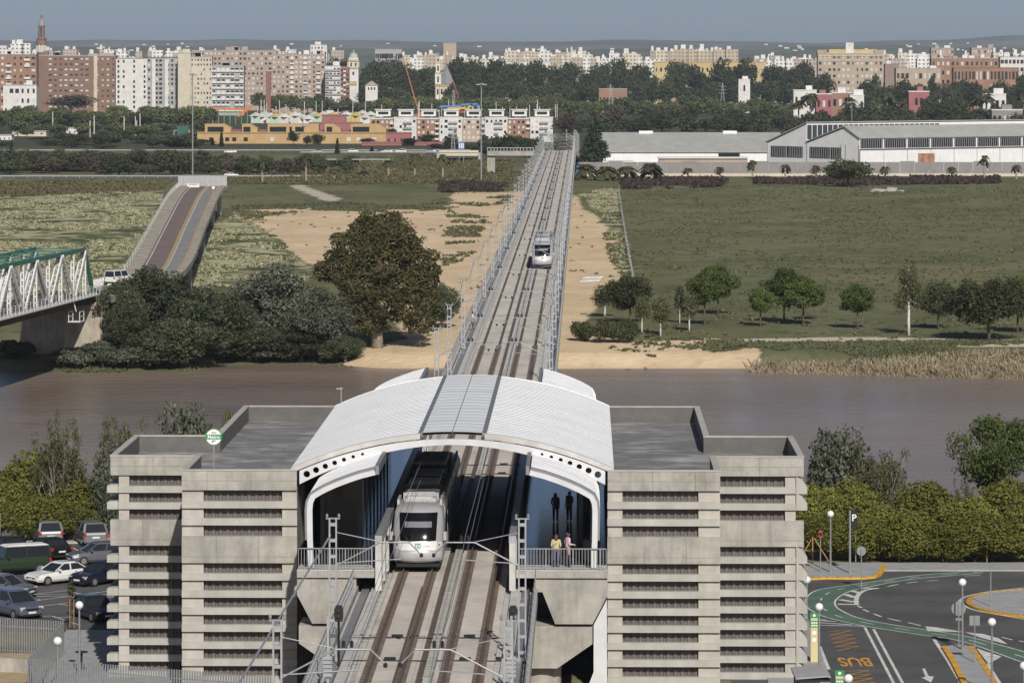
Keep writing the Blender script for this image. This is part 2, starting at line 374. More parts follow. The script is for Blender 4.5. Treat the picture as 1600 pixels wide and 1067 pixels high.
def smoothline(pts, n=6):                  # Catmull-Rom
    o = []; P = [pts[0]] + list(pts) + [pts[-1]]
    for i in range(1, len(P)-2):
        for k in range(n):
            t = k/n; p0, p1, p2, p3 = P[i-1], P[i], P[i+1], P[i+2]
            o.append(tuple(.5*(2*p1[j] + (p2[j]-p0[j])*t + (2*p0[j]-5*p1[j]+4*p2[j]-p3[j])*t*t + (3*p1[j]-p0[j]-3*p2[j]+p3[j])*t**3) for j in (0,1)))
    return o + [tuple(pts[-1])]
# right: bus road and roundabout
road = struct(MB().add([(12,190,.012),(90,190,.012),(90,276,.012),(12,276,.012)], [(0,1,2,3)]).ob('bus_road', M['asphalt']))
slab('kerb_pavement', [(10,275.4),(92,275.4),(92,279.4),(10,279.4)], M['paving'], -.02, .116, None, True)["kind"] = "structure"
out_e = smoothline(Z8([(1000,490),(900,497),(650,518),(480,543),(300,568),(160,590),(105,622),(95,660),(115,690),(200,730),(400,775),(650,815),(900,855),(1207,962),(1500,1060)]))
in_e = smoothline(Z8([(1000,503),(900,513),(700,530),(560,548),(420,575),(320,598),(260,630),(243,660),(270,692),(370,735),(550,770),(750,800),(950,835),(1207,905),(1500,985)]))
mb = MB(); zz = .020
n_ = min(len(out_e), len(in_e))
for i in range(n_-1):
    mb.poly([(*G(*out_e[i],zz),zz),(*G(*out_e[i+1],zz),zz),(*G(*in_e[i+1],zz),zz),(*G(*in_e[i],zz),zz)])
lane = struct(mb.ob('green_cycle_lane', M['green_lane']))
strip('edge_line', out_e, .12, M['white_line'], .026, lane); strip('edge_line', in_e, .12, M['white_line'], .026, lane)
mid_e = [((a[0]+b[0])/2, (a[1]+b[1])/2) for a, b in zip(out_e, in_e)]
for i in range(2, n_-3, 5): strip('lane_dash', mid_e[i:i+3], .10, M['white_line'], .026, lane)
for q in [[(360,672),(380,682)],[(388,690),(415,702)],[(440,712),(480,727)],[(512,735),(578,750)],[(615,757),(680,772)],[(512,573),(565,562)],[(610,556),(665,549)],[(712,546),(770,542)],[(1095,832),(1148,845)],[(1182,850),(1230,860)],[(905,520),(985,516)]]:
    strip('lane_dash', Z8(q), .16, M['white_line'], .022, road)
strip('edge_line', smoothline(Z8([(465,582),(400,592),(365,612),(352,640),(355,668)])), .3, M['white_line'], .022, road)
for q in [[(385,583),(462,583)],[(330,596),(372,606)],[(296,613),(345,630)],[(268,640),(340,652)],[(257,663),(352,665)]]:
    strip('hatch_bar', Z8(q), .45, M['white_line'], .023, road)
for q in [[(160,745),(250,752)],[(160,757),(330,768)],[(160,770),(395,775)],[(155,740),(200,745)]]:
    strip('hatch_bar', Z8(q), .22, M['white_line'], .023, road)
strip('lane_line', Z8([(395,780),(470,925),(548,1075)]), .17, M['white_line'], .022, road)
strip('lane_line', Z8([(440,790),(515,930),(594,1075)]), .17, M['white_line'], .022, road)
strip('lane_line', Z8([(165,878),(212,995)]), .2, M['white_line'], .022, road)
strip('lane_line', Z8([(750,843),(820,950),(893,1075)]), .22, M['white_line'], .022, road)
strip('edge_line', smoothline(Z8([(1207,740),(1050,712),(960,695),(905,672),(880,650),(900,630),(960,612),(1040,598),(1207,580)])), .18, M['white_line'], .022, road)
flat('give_way_triangle', Z8([(705,776),(770,783),(905,806),(716,800)]), M['white_line'], .023, road)
flat('give_way_triangle', Z8([(905,806),(1000,815),(1080,838),(1125,868),(1000,838)]), M['white_line'], .023, road)
flat('give_way_triangle', Z8([(965,888),(1092,930),(1026,967)]), M['white_line'], .023, road)
strip('lane_line', Z8([(1026,965),(1030,985),(1085,1070)]), .22, M['white_line'], .023, road)
flat('lane_arrow', Z8([(688,992),(702,990),(722,1030),(748,1032),(733,1062),(683,1036),(705,1033)]), M['white_line'], .023, road)
def zig(y0, x0, n, dx, w0):
    for i in range(n):
        a = (x0+dx*i, y0+20*i+4); b = (x0+w0+dx*i, y0+20*i); c = (x0+dx*(i+1), y0+20*(i+1)+4)
        strip('zigzag_line', Z8([a, b]), .11, M['yellow_line'], .022, road); strip('zigzag_line', Z8([b, c]), .11, M['yellow_line'], .026, road)
zig(797, 208, 5, 9, 120); zig(1000, 293, 4, 10, 125)
p0, p1 = Vector(G(*Z8([(262,956)])[0])), Vector(G(*Z8([(428,956)])[0]))
tm = text_mesh("BUS", 1.0, M['yellow_line'], 0, .02); bb = [v_.co for v_ in tm.vertices]
tw = max(b.x for b in bb)-min(b.x for b in bb); th_ = max(b.y for b in bb)-min(b.y for b in bb)
ya, yb = G(0, Z8([(0,935)])[0][1])[1], G(0, Z8([(0,980)])[0][1])[1]
to = link('bus_lettering', tm, road, (((p0+p1)/2).x, (ya+yb)/2, .024), R(180)); to.scale = ((p1-p0).length/tw, (ya-yb)/th_, 1)
# islands with painted kerbs
def island(name, pts, m, h=.13, kerb=None, kw=.32, label=None):
    o = slab(name, pts, m, .014, h); o["kind"] = "structure"
    if kerb:
        for seg in kerb:
            P = [Vector(G(*p, h)) for p in smoothline(Z8(seg), 4)]; mb = MB()
            for a, b in zip(P, P[1:]):
                d = (b-a).normalized()*.05; mb.beam((*(a-d), h*.5+.016), (*(b+d), h*.5+.016), kw, h+.005)
            mb.ob('kerb', M['kerb_y'], o)
    return o
island('traffic_island', Z8([(60,478),(85,452),(300,452),(492,463),(440,522),(200,527),(92,527)]), M['paving'], kerb=[[(92,480),(92,527),(200,527),(440,522),(492,463)]])
island('roundabout_island', smoothline(Z8([(1500,588),(1207,587),(1050,602),(960,621),(925,645),(935,665),(1000,690),(1100,708),(1207,722),(1500,740)])), M['paving'], kerb=[[(1400,588),(1207,587),(1050,602),(960,621),(925,645),(935,665),(1000,690),(1100,708),(1207,722),(1400,737)]])
island('median_island', Z8([(800,878),(870,866),(935,878),(1066,1075),(908,1075)]), M['paving'], kerb=[[(800,878),(850,960),(908,1075)],[(935,878),(1000,970),(1066,1075)]])
island('bus_stop_pavement', [(1200,945),(1262,965),(1280,1007),(1300,1075),(1200,1075)], M['paving'], kerb=[])
# left: car park and forecourt
lot = struct(MB().add([(-80,246.6,.012),(-15,246.6,.012),(-15,291,.012),(-80,291,.012)], [(0,1,2,3)]).ob('car_park', M['asphalt']))
slab('kerb_pavement', [(-80,291),(-15,291),(-15,293.5),(-80,293.5)], M['kerb'], -.02, .13, None, True)["kind"] = "structure"
fc = slab('forecourt_paving', [(-26.4,214),(-13,214),(-13,246.6),(-26.4,246.6)], M['paving'], -.02, .10, None, True); fc["kind"] = "structure"
for yv in np.arange(216, 246, 2.4): MB().box(-26.2,-13.2,yv-.012,yv+.012,.1005,.104).ob('paving_joint', M['galv_d'], fc)
for xv in np.arange(-25.5, -14, 2.4): MB().box(xv-.012,xv+.012,214.2,246.4,.1005,.1055).ob('paving_joint', M['galv_d'], fc)
def ZL(pts): return [(x/6.667, 820 + y/6.667) for x, y in pts]
for q in [[(0,182),(275,170)],[(275,172),(400,240)],[(100,266),(345,252)],[(655,182),(840,278)],[(840,278),(960,262)],[(655,185),(765,188)],[(620,266),(760,258)],[(0,218),(45,242)],
          [(335,722),(1130,722)],[(330,742),(1200,742)],[(330,720),(690,680)],[(690,684),(870,722)],[(870,720),(1130,686)],[(330,792),(720,742)],[(360,852),(830,795)],[(620,822),(800,850)],[(740,745),(890,778)],[(1000,775),(1195,742)],
          [(400,950),(540,945)],[(540,945),(830,1040)],[(600,962),(800,950)],[(330,760),(440,780)],[(700,370),(790,385)],[(720,410),(780,408)],[(860,470),(930,470)]]:
    strip('bay_line', ZL(q), .11, M['white_line'], .018, lot)
# ================================================================== VIADUCT AND TRACKS
Z0 = RW(0, 0, 0); ZR = 7.0                 # rail top
VN, VFAR = -90.0, 1000.0
via = thing('railway_viaduct', 'long straight concrete railway viaduct with two tracks crossing the river', 'viaduct', Z0, -TH)
MB().box(-4.7, 4.7, VN, VFAR, 6.25, 6.62).ob('deck', M['deck_grey'], via)
MB().prism([(-2.9,6.25),(2.9,6.25),(2.1,4.3),(-2.1,4.3)], VN, VFAR, 'y').ob('girder', M['conc'], via)
mb = MB(); mb.add([(-4.7,VFAR,6.62),(4.7,VFAR,6.62),(6.5,VFAR+320,-2.9),(-2.9,VFAR+320,-2.9),(-4.7,VFAR,5.6),(4.7,VFAR,5.6),(6.5,VFAR+320,-4),(-2.9,VFAR+320,-4)],
       [(0,1,2,3),(7,6,5,4),(0,3,7,4),(1,5,6,2),(0,4,5,1),(3,2,6,7)]); mb.ob('approach_ramp', M['deck'], via)
for sd_, nm_ in ((-1,'left'),(1,'right')):
    xs = sorted((sd_*4.48, sd_*4.7)); MB().box(xs[0], xs[1], VN, VFAR, 6.62, 6.98).ob('edge_kerb', M['conc_fin'], via)
    xs = sorted((sd_*3.35, sd_*3.8)); MB().box(xs[0], xs[1], VN, VFAR, 6.62, 6.83).ob('cable_trough', M['deck_grey'], via)
    xs = sorted((sd_*3.92, sd_*4.3)); MB().box(xs[0], xs[1], VN, VFAR, 6.62, 6.80).ob('cable_trough', M['galv_d'], via)
MB().box(.02, .36, VN, VFAR, 6.62, 6.845).ob('cable_trough', M['deck_grey'], via)
MB().box(-.44, -.31, VN, VFAR, 6.62, 6.79).ob('channel_lip', M['deck'], via); MB().box(-.31, -.02, VN, VFAR, 6.62, 6.64).ob('drain_channel', M['rail'], via)
SEG = 15.0
slabm = {s_: MB().box(min(s_*.45, s_*3.05), max(s_*.45, s_*3.05), .012, SEG-.012, 6.62, 6.80).mesh('track_slab', M['deck']) for s_ in (-1, 1)}
k = 0
v0 = VN
while v0 < VFAR:
    for s_ in (-1, 1): link('track_slab', slabm[s_], via, (0, v0, 0))
    v0 += SEG
# trough covers, near part of the line
cv = MB().box(.0, .38, .02, .94, 6.846, 6.872).mesh('trough_cover', M['conc_fin'])
for i in range(95):
    link('trough_cover', cv, via, (0, -30 + i*.96 + (0 if i < 30 else .3), 0))
for v_ in list(range(-60, 1000, 42)):      # piers on both banks and in the river
    a = RW(0, v_, 0); zb = -9 if 300 < a.y < 535 else (-.2 if a.y <= 300 else ZF-1)
    if -6 < v_ < 76: continue
    m_ = MB(); m_.lathe([(1.15, zb), (1.15, 3.3), (1.9, 4.3)], 16, (0, v_, 0)); m_.ob('pier', M['conc'], via, True)
# handrails: posts and rails
for s_ in (-1, 1):
    hr = MB(); 
    for z_ in (7.35, 7.7, 8.05): hr.beam((s_*4.62, VN, z_), (s_*4.62, -1.0, z_), .045, .045); hr.beam((s_*4.62, 69, z_), (s_*4.62, VFAR, z_), .05, .05)
    hr.ob('guard_rail', M['galv_d'], via)
    pm = MB().box(-.03,.03,-.03,.03,6.98,8.08).mesh('rail_post', M['galv_d'])
    for i in range(130):
        v_ = VN + 4 + i*2.2
        if v_ > -1: v_ += 70
        link('rail_post', pm, via, (s_*4.62, v_, 0))
    far = MB()
    for i in range(int((VFAR-285)/2.6)): far.box(s_*4.62-.03, s_*4.62+.03, 285+i*2.6-.03, 285+i*2.6+.03, 6.98, 8.08)
    far.ob('rail_post', M['galv_d'], via)["kind"] = "stuff"
    nt_ = MB()                               # infill bars of the near parapet
    for i in range(int((89)/.35)): v_ = VN+i*.35; nt_.box(s_*4.62-.012, s_*4.62+.012, v_-.012, v_+.012, 7.0, 8.04)
    nt_.ob('parapet_bar', M['galv_d'], via)["kind"] = "stuff"
def railprof(mb, u, a, b):
    mb.prism([(u-.075,6.80),(u+.075,6.80),(u+.02,6.845),(u+.02,6.955),(u+.037,6.965),(u+.037,7.0),(u-.037,7.0),(u-.037,6.965),(u-.02,6.955),(u-.02,6.845)], a, b, 'y')
for s_, nm_ in ((-1, 'left'), (1, 'right')):
    tk = thing('railway_track', 'pair of rusty rails on the track through the platform with the parked train' if s_ < 0 else 'pair of rusty rails on the track where the oncoming train runs', 'track', Z0, -TH)
    for r_ in (-.75, .75):
        mb = MB(); railprof(mb, s_*1.7 + r_, VN, VFAR); mb.ob('rail', M['rail'], tk)
        MB().box(s_*1.7+r_-.13, s_*1.7+r_+.13, VN, VFAR, 6.801, 6.826).ob('base_pad', M['rail'], tk)
        MB().box(s_*1.7+r_-.034, s_*1.7+r_+.034, VN, VFAR, 7.0005, 7.004).ob('rail_head', M['rail_top'], tk)
        fs = MB(); v_ = VN
        while v_ < 180:
            fs.box(s_*1.7+r_-.26, s_*1.7+r_-.08, v_-.13, v_+.13, 6.802, 6.90); fs.box(s_*1.7+r_+.08, s_*1.7+r_+.26, v_-.09, v_+.09, 6.826, 6.90); v_ += .7 if v_ < 0 else .8
        fs.ob('rail_fastening', M['rail'], tk)["kind"] = "stuff"
    if s_ < 0:
        mb = MB(); railprof(mb, s_*1.7+.50, VN, 0.5); mb.ob('check_rail', M['rail'], tk)
    for v_ in (-16.6, -24, 60, 66, 130, 137):
        MB().tube([(s_*1.7-2.2,v_-.5,6.83),(s_*1.7-.3,v_-.45,6.84),(s_*1.7+1.6,v_-.5,6.83)], .03, 5).ob('track_cable', M['rubber'], tk)
        MB().box(s_*1.7-.26, s_*1.7+.26, v_-.22, v_+.22, 6.802, 6.90).ob('track_beacon', M['black'], tk)
# ================================================================== STATION TOWERS
FINZ = [11.02, 10.15] + [7.34 - .87*k for k in range(9)]
M['joint'] = mat('dark_joint', (.20,.185,.16), .9, var=.3, scale=2); TS, TL = 1.0377, RW(-.27, 8.0, -1.28)     # the blocks stand 8 m behind the platform ends
def tower(sx, name, label):
    t = thing(name, label, 'building', TL, -TH); t.scale = (TS, TS, TS)
    a, b, c = (8.28, 14.0, 18.65) if sx > 0 else (7.58, 13.45, 17.95)   # inner edge, main outer edge, side-block outer edge
    def X(*p): return [sx*q for q in p]
    def bx(mb, u0, u1, v0, v1, z0, z1): u0, u1 = sorted((sx*u0, sx*u1)); return mb.box(u0, u1, v0, v1, z0, z1)
    m = MB(); bx(m, a, b-.02, .55, 39, 0, 12.0); m.ob('core_wall', M['conc'], t)
    m = MB(); bx(m, b-.02, c-.45, 8.05, 19.35, 0, 12.0); m.ob('core_wall', M['conc'], t)
    o_ = [(a,0),(b,0),(b,7.5),(c,7.5),(c,19.4),(b,19.4),(b,39.05),(a,39.05)]
    i_ = [(a,.28),(b-.28,.28),(b-.28,7.78),(c-.28,7.78),(c-.28,19.12),(b-.28,19.12),(b-.28,38.77),(a,38.77)]
    fl = lambda L_: [(sx*p[0], p[1]) for p in L_]
    m = MB(); m.ring(fl(o_), fl(i_), 11.94, 12.93, 7); m.ob('parapet', M['conc'], t)
    oc = [(p[0]+(.03 if p[0] > a+.1 else 0), p[1]+(-.03 if p[1] < 8 else .03)) for p in o_]
    ic = [(p[0]-(.03 if p[0] > a+1 else 0), p[1]-(-.03 if p[1] < 8 else .03)) for p in i_]
    m = MB(); m.ring(fl(oc), fl(ic), 12.932, 13.0, 7); m.ob('parapet_coping', M['conc_fin'], t)
    il = [(p[0]-(.012 if p[0] > a+1 else 0), p[1]-(-.012 if p[1] < 8 else .012)) for p in i_]
    m = MB(); m.ring(fl(i_), fl(il), 12.061, 12.92, 7); m.ob('parapet_lining', M['lining'], t)
    m = MB(); m.prism(fl(i_), 12.002, 12.06, 'z'); m.ob('flat_roof', M['roof_'+('r' if sx > 0 else 'l')], t)
    # bands at platform level
    m = MB(); bx(m, a-.02, b, 0, .56, 8.23, 9.59); m.ob('concrete_band', M['conc'], t)
    m = MB(); bx(m, b+.002, c, 7.5, 8.06, 8.23, 9.59); m.ob('concrete_band', M['conc'], t)
    m = MB(); bx(m, a-.02, b, 0, .56, .0, .42); m.ob('concrete_band', M['conc'], t)
    m = MB(); bx(m, b+.002, c, 7.5, 8.06, .0, .42); m.ob('concrete_band', M['conc'], t)
    # formwork joints, thin dark strips on the broad faces
    jm = MB().box(-.012,.012,-.004,.004,0,1).mesh('formwork_joint', M['joint'])
    for uu, vv, z0, z1 in [(a+(b-a)*f, -.003, 8.24, 9.58) for f in (.33,.7)] + [(a+(b-a)*f, -.003, 11.95, 12.92) for f in (.4,.78)] + [(b+(c-b)*f, 7.497, 8.24, 9.58) for f in (.3,.62)] + [(b+(c-b)*.5, 7.497, 11.95, 12.92)]:
        link('formwork_joint', jm, t, (sx*uu, vv, z0)).scale = (1, 1, z1-z0)
    for u0, u1, vv, zz in ((a, b, -.003, 12.42), (b, c, 7.497, 12.42), (a, b, -.003, 8.55), (b, c, 7.497, 8.55)):
        q0, q1 = sorted((sx*u0, sx*u1)); MB().box(q0+.02, q1-.02, vv-.004, vv+.004, zz-.008, zz+.008).ob('formwork_joint', M['joint'], t)
    # fins in front, one part each
    fm = MB(); bx(fm, a-.02, b, 0, .42, 0, .35); fm = fm.mesh('fin', M['conc_fin'])
    fs = MB(); bx(fs, b+.002, c-.42, 7.5, 7.9, 0, .35); fs = fs.mesh('fin', M['conc_fin'])
    ch = .05 if sx < 0 else .42
    sf = MB(); sf.prism([(sx*(c-.40),0),(sx*(c+.18),0),(sx*(c+.18),.36),(sx*(c+.18-(.14 if sx < 0 else .3)),.36+ch),(sx*(c-.40),.36+ch+(0 if sx < 0 else .12))], 7.47, 19.3, 'y'); sf = sf.mesh('side_fin', M['conc_fin'])
    for z_ in FINZ:
        if z_ < .5: continue
        link('fin', fm, t, (0, 0, z_)); link('fin', fs, t, (0, 0, z_)); link('side_fin', sf, t, (0, 0, z_))
    # pilasters
    for (u0, u1, v0, v1) in ((a, a+.75, .16, .6), (b-1.1, b-.002, .16, .6), (c-.98, c-.43, 7.62, 8.1)):
        for (z0, z1) in ((.42, 8.23), (9.59, 11.94)):
            m = MB(); bx(m, u0, u1, v0, v1, z0, z1); m.ob('pilaster', M['conc_pil'], t)
    # ribbed brown sheets behind the fins
    def ribbed(u0, u1, v, h):
        m = MB(); n = max(2, int(round((u1-u0)/.36))); p = (u1-u0)/n; P = []
        for i in range(n): x = u0+i*p; P += [(x, v), (x+p*.35, v), (x+p*.45, v-.07), (x+p*.9, v-.07)]
        P += [(u1, v)]
        for (x0, y0), (x1, y1) in zip(P, P[1:]): m.add([(sx*x0,y0,0),(sx*x1,y1,0),(sx*x1,y1,h),(sx*x0,y0,h)], [(0,1,2,3)])
        return m.mesh('ribbed_sheet', M['panel'])
    rows_ = [(11.37, 11.94), (10.50, 11.02), (9.59, 10.15), (7.69, 8.23)] + [(7.34-.87*(k+1)+.35, 7.34-.87*k) for k in range(8)]
    ra, rb = ribbed(a+.75, b-1.1, .5, .58), ribbed(b, c-.98, 8.0, .58)
    for z0, z1 in rows_: link('ribbed_sheet', ra, t, (0, 0, z0-.03)); link('ribbed_sheet', rb, t, (0, 0, z0-.03))
    return t
def roofmat(n, seed):
    m, t, B, N, L = nm(n); B.inputs["Roughness"].default_value = .8
    x = mixc(N, L, ramp(N, L, noise(N, L, .45, 5), [(.3,0.),(.7,1.)]), (.15,.15,.152), (.21,.21,.21))
    s_ = ramp(N, L, noise(N, L, .55+seed, 6, stretch=(.5,.75,1), rough=.7), [(.48,0.),(.66,.85)])
    L.new(mixc(N, L, s_, x, (.45,.44,.41)), B.inputs["Base Color"]); return m
M['lining'] = mat('grey_upstand_felt', (.125,.122,.118), .85, var=.15, scale=1.5); M['roof_l'] = roofmat('stained_roof_sheet', .2); M['roof_r'] = roofmat('streaked_roof_sheet', -.1)
tower(-1, 'station_tower', 'raw concrete station block with horizontal fins beside the car park')
tower(1, 'station_tower', 'raw concrete station block with horizontal fins beside the bus road')
# ================================================================== PLATFORMS
def platform(sx, label):
    t = thing('platform', label, 'platform', Z0, -TH)
    a = 8.3 if sx > 0 else 7.6
    def bx(mb, u0, u1, v0, v1, z0, z1): u0, u1 = sorted((sx*u0, sx*u1)); return mb.box(u0, u1, v0, v1, z0, z1)
    m = MB(); bx(m, 3.62, a-.03, .0, 68, 7.5, 7.86); m.ob('slab', M['conc'], t)
    m = MB(); bx(m, 3.62, a-.04, 2.2, 68, 7.862, 7.90); m.ob('polished_floor', M['floor'], t)
    m = MB(); bx(m, 3.62, a-.04, .05, 2.19, 7.862, 7.90); m.ob('front_floor', M['deck_grey'], t)
    m = MB(); m.prism([(sx*u, z) for u, z in ((4.55,7.5),(a-.03,7.5),(a-.03,6.6),(a-.8,5.14),(5.6,5.14),(4.95,6.77),(4.55,6.77))], .15, 67.5, 'y'); m.ob('girder', M['conc'], t)
    m = MB(); m.prism([(sx*u, z) for u, z in ((3.0,5.02),(7.5,5.02),(7.5,4.1),(5.7,2.85),(3.0,2.85))], .4, 3.4, 'y'); m.ob('pier_cap', M['conc'], t)
    m = MB(); m.lathe([(1.0,0),(1.0,2.9)], 18, (sx*4.9, 2.0, 0)); m.ob('column', M['conc'], t, True)
    if sx > 0: MB().prism([(8.24,0),(8.24,6.4),(7.56,5.1),(7.56,2.7),(6.5,0)], .2, .36, 'y').ob('stair_wall', M['trim'], t)
    # front railing
    rl = MB(); u0, u1 = 3.75, a-.1
    for z_ in (8.0, 8.98): rl.beam((sx*u0, .12, z_), (sx*u1, .12, z_), .05, .05)
    ro = rl.ob('railing', M['galv_d'], t)
    bm_ = MB().box(-.014,.014,.106,.134,8.0,8.97).mesh('baluster', M['galv_d']); pm_ = MB().box(-.03,.03,.09,.15,7.9,9.0).mesh('railing_post', M['galv_d'])
    n = int((u1-u0)/.15)
    for i in range(n+1):
        link('railing_post' if i % 9 == 0 else 'baluster', pm_ if i % 9 == 0 else bm_, ro, (sx*(u0+i*(u1-u0)/n), 0, 0))
    return t
platform(-1, 'station platform with front railing beside the parked train'); platform(1, 'station platform with front railing where two people stand')
def kiosk(label, u0, u1, v0, v1, h):  # invented dark box that blocks the sky's reflection in the platform floor
    t = thing('reflection_blocker', label, 'added blocker', Z0, -TH); MB().box(u0, u1, v0, v1, 7.9, 7.9+h).ob('wall', M['glassd'], t); MB().box(u0-.1, u1+.1, v0-.1, v1+.1, 7.9+h, 8.05+h).ob('roof', M['black'], t)
    for i in range(int((v1-v0)/4)): MB().box((u0 if u0 > 0 else u1)-.05, (u0 if u0 > 0 else u1)+.05, v0+i*4, v0+i*4+.12, 7.9, 7.9+h).ob('mullion', M['grey_trim'], t)
    MB().box(u0+.3, u1-.3, v0-.04, v0+.02, 7.9, 10.0).ob('door', M['black'], t)
kiosk('added dark box blocking reflections along the platform of the parked train', -7.2, -4.9, 13, 46, 3.3); kiosk('added dark box blocking reflections behind the waiting people', 6.7, 7.95, 27, 50, 2.9)
def screen(sx, label):
    t = thing('platform_screen', label, 'screen wall', Z0, -TH)
    def bx(mb, u0, u1, v0, v1, z0, z1): u0, u1 = sorted((sx*u0, sx*u1)); return mb.box(u0, u1, v0, v1, z0, z1)
    for i in range(17):
        v_ = .2 + i*4
        m = MB(); bx(m, 3.26, 3.58, v_, v_+.9, 6.83, 9.25); m.ob('screen_post', M['deck_grey'], t)
        m = MB(); bx(m, 3.40, 3.46, v_+.9, min(v_+4, 68), 7.0, 9.2); m.ob('glass_panel', M['glassd'], t)
        m = MB(); bx(m, 3.24, 3.60, v_-.0, v_+3.98, 9.252, 9.62); m.ob('header_panel', M['galv'], t)
    return t
screen(-1, 'grey platform screen wall along the parked train'); screen(1, 'grey platform screen wall beside the empty track')
# ================================================================== CANOPIES
UC, HWD, ZA, ZE, VL, VF = .35, 8.25, 14.85, 13.02, 38.6, .25
RR = (HWD**2 + (ZA-ZE)**2) / (2*(ZA-ZE))
def arc(u): return ZA - RR + math.sqrt(RR*RR - (u-UC)**2)
M['seam'] = mat('seam_metal', (.60,.62,.65), .5, .1, var=0)
cn = thing('station_canopy', 'broad arched white metal roof spanning the station tracks', 'canopy', TL, -TH); cn.scale = (TS, TS, TS)
def shell(name, u0, u1, m, pitch, rib, n=14, v0=VF+.15, v1=VL, dz=0.0):
    us = [u0 + (u1-u0)*i/n for i in range(n+1)]; mb = MB(); vs = []; v_ = v0; prof = []
    while v_ < v1 - 1e-6:
        e = min(v_+pitch, v1); prof += [(v_, 0), (e-.13, 0), (e-.11, rib), (e-.02, rib), (e, 0)]; v_ = e
    g = [[(u, v_, arc(u)+dz+h) for u in us] for v_, h in prof]
    W = len(us); mb.v = [p for r_ in g for p in r_]
    mb.f = [(j*W+i, j*W+i+1, (j+1)*W+i+1, (j+1)*W+i) for j in range(len(g)-1) for i in range(n)]
    mb.ob(name, m, cn)
    if rib == .035:
        sm = MB(); v_ = v0+pitch
        while v_ < v1:
            k0 = len(sm.v); sm.v += [(u, q_, arc(u)+dz+h_) for q_, h_ in ((v_-.20,.003),(v_-.16,.024),(v_-.115,.003)) for u in us]
            sm.f += [(k0+j*W+i, k0+j*W+i+1, k0+(j+1)*W+i+1, k0+(j+1)*W+i) for j in range(2) for i in range(n)]; v_ += pitch
        sm.ob('standing_seam', M['seam'], cn)['kind'] = 'stuff'
    lo = MB(); g2 = [[(u, v_, arc(u)+dz-.12) for u in us] for v_ in (v0, v1)]; lo.v = [p for r_ in g2 for p in r_]
    lo.f = [(i, i+1, W+i+1, W+i) for i in range(n)]; lo.ob('soffit', M['grey_trim'], cn)
shell('roof_shell', UC-HWD, UC-1.75, M['white_metal'], .92, .035)
shell('roof_shell', UC+1.75, UC+HWD, M['white_metal'], .92, .035)
shell('ridge_panel', UC-1.52, UC-.02, M['zinc'], 1.9, .012, 5, dz=.05); shell('ridge_panel', UC+.02, UC+1.52, M['zinc'], 1.9, .012, 5, dz=.05)
for s_ in (-1, 1):
    MB().prism([(UC+s_*1.52, arc(UC+s_*1.52)-.1), (UC+s_*1.75, arc(UC+s_*1.75)-.1), (UC+s_*1.75, arc(UC+s_*1.75)+.07), (UC+s_*1.52, arc(UC+s_*1.52)+.07)], VF+.1, VL, 'y').ob('gutter', M['grey_trim'], cn)
def archbeam(vpos, holes=True):
    us = [UC - HWD + .45 + (2*HWD-.9)*i/60 for i in range(61)]
    top = [(u, arc(u)-.30) for u in us]; bot = [(u, arc(u)-.30-(.30+.40*(abs(u-UC)/7.9)**1.6)) for u in us[::-1]]
    hs = []
    if holes:
        for s_ in (-1, 1):
            for k in range(7):
                q = 4.58 + .475*k; u = UC+s_*q; zc = arc(u)-.30-.5*(.30+.40*(q/7.9)**1.6); r_ = .075+.0165*k
                hs.append([(u+r_*math.cos(t_), zc+r_*math.sin(t_)) for t_ in np.linspace(0, 2*math.pi, 15)[:-1]])
    me = holed(top+bot, hs, .22, M['trim'], 'arch_beam')
    o = link('arch_beam', me, cn); o.rotation_euler = (R(90), 0, 0); o.location = (0, vpos, 0)
archbeam(VF+.05); archbeam(13, False); archbeam(26, False); archbeam(VL-.2, False)
us = [UC-HWD+2*HWD*i/40 for i in range(41)]; fsc = {-1: MB(), 1: MB()}
for u0, u1 in zip(us, us[1:]):
    if abs((u0+u1)/2-UC) < 1.7: continue
    fsc[-1 if u0 < UC else 1].add([(u0,VF-.1,arc(u0)-.24),(u1,VF-.1,arc(u1)-.24),(u1,VF-.1,arc(u1)+.03),(u0,VF-.1,arc(u0)+.03),(u0,VF+.16,arc(u0)-.24),(u1,VF+.16,arc(u1)-.24),(u1,VF+.16,arc(u1)+.03),(u0,VF+.16,arc(u0)+.03)],
           [(0,1,2,3),(4,7,6,5),(0,4,5,1),(3,2,6,7)])
pass
for s_ in (-1, 1): fsc[s_].ob('fascia', M['deck_grey'], cn)
LOWP = [(3.95,12.84),(4.7,12.65),(5.35,12.43),(5.95,12.20),(6.46,11.97),(6.85,11.76),(7.1,11.6),(7.24,11.3),(7.28,10.9),(7.26,9.4),(7.18,7.9)]
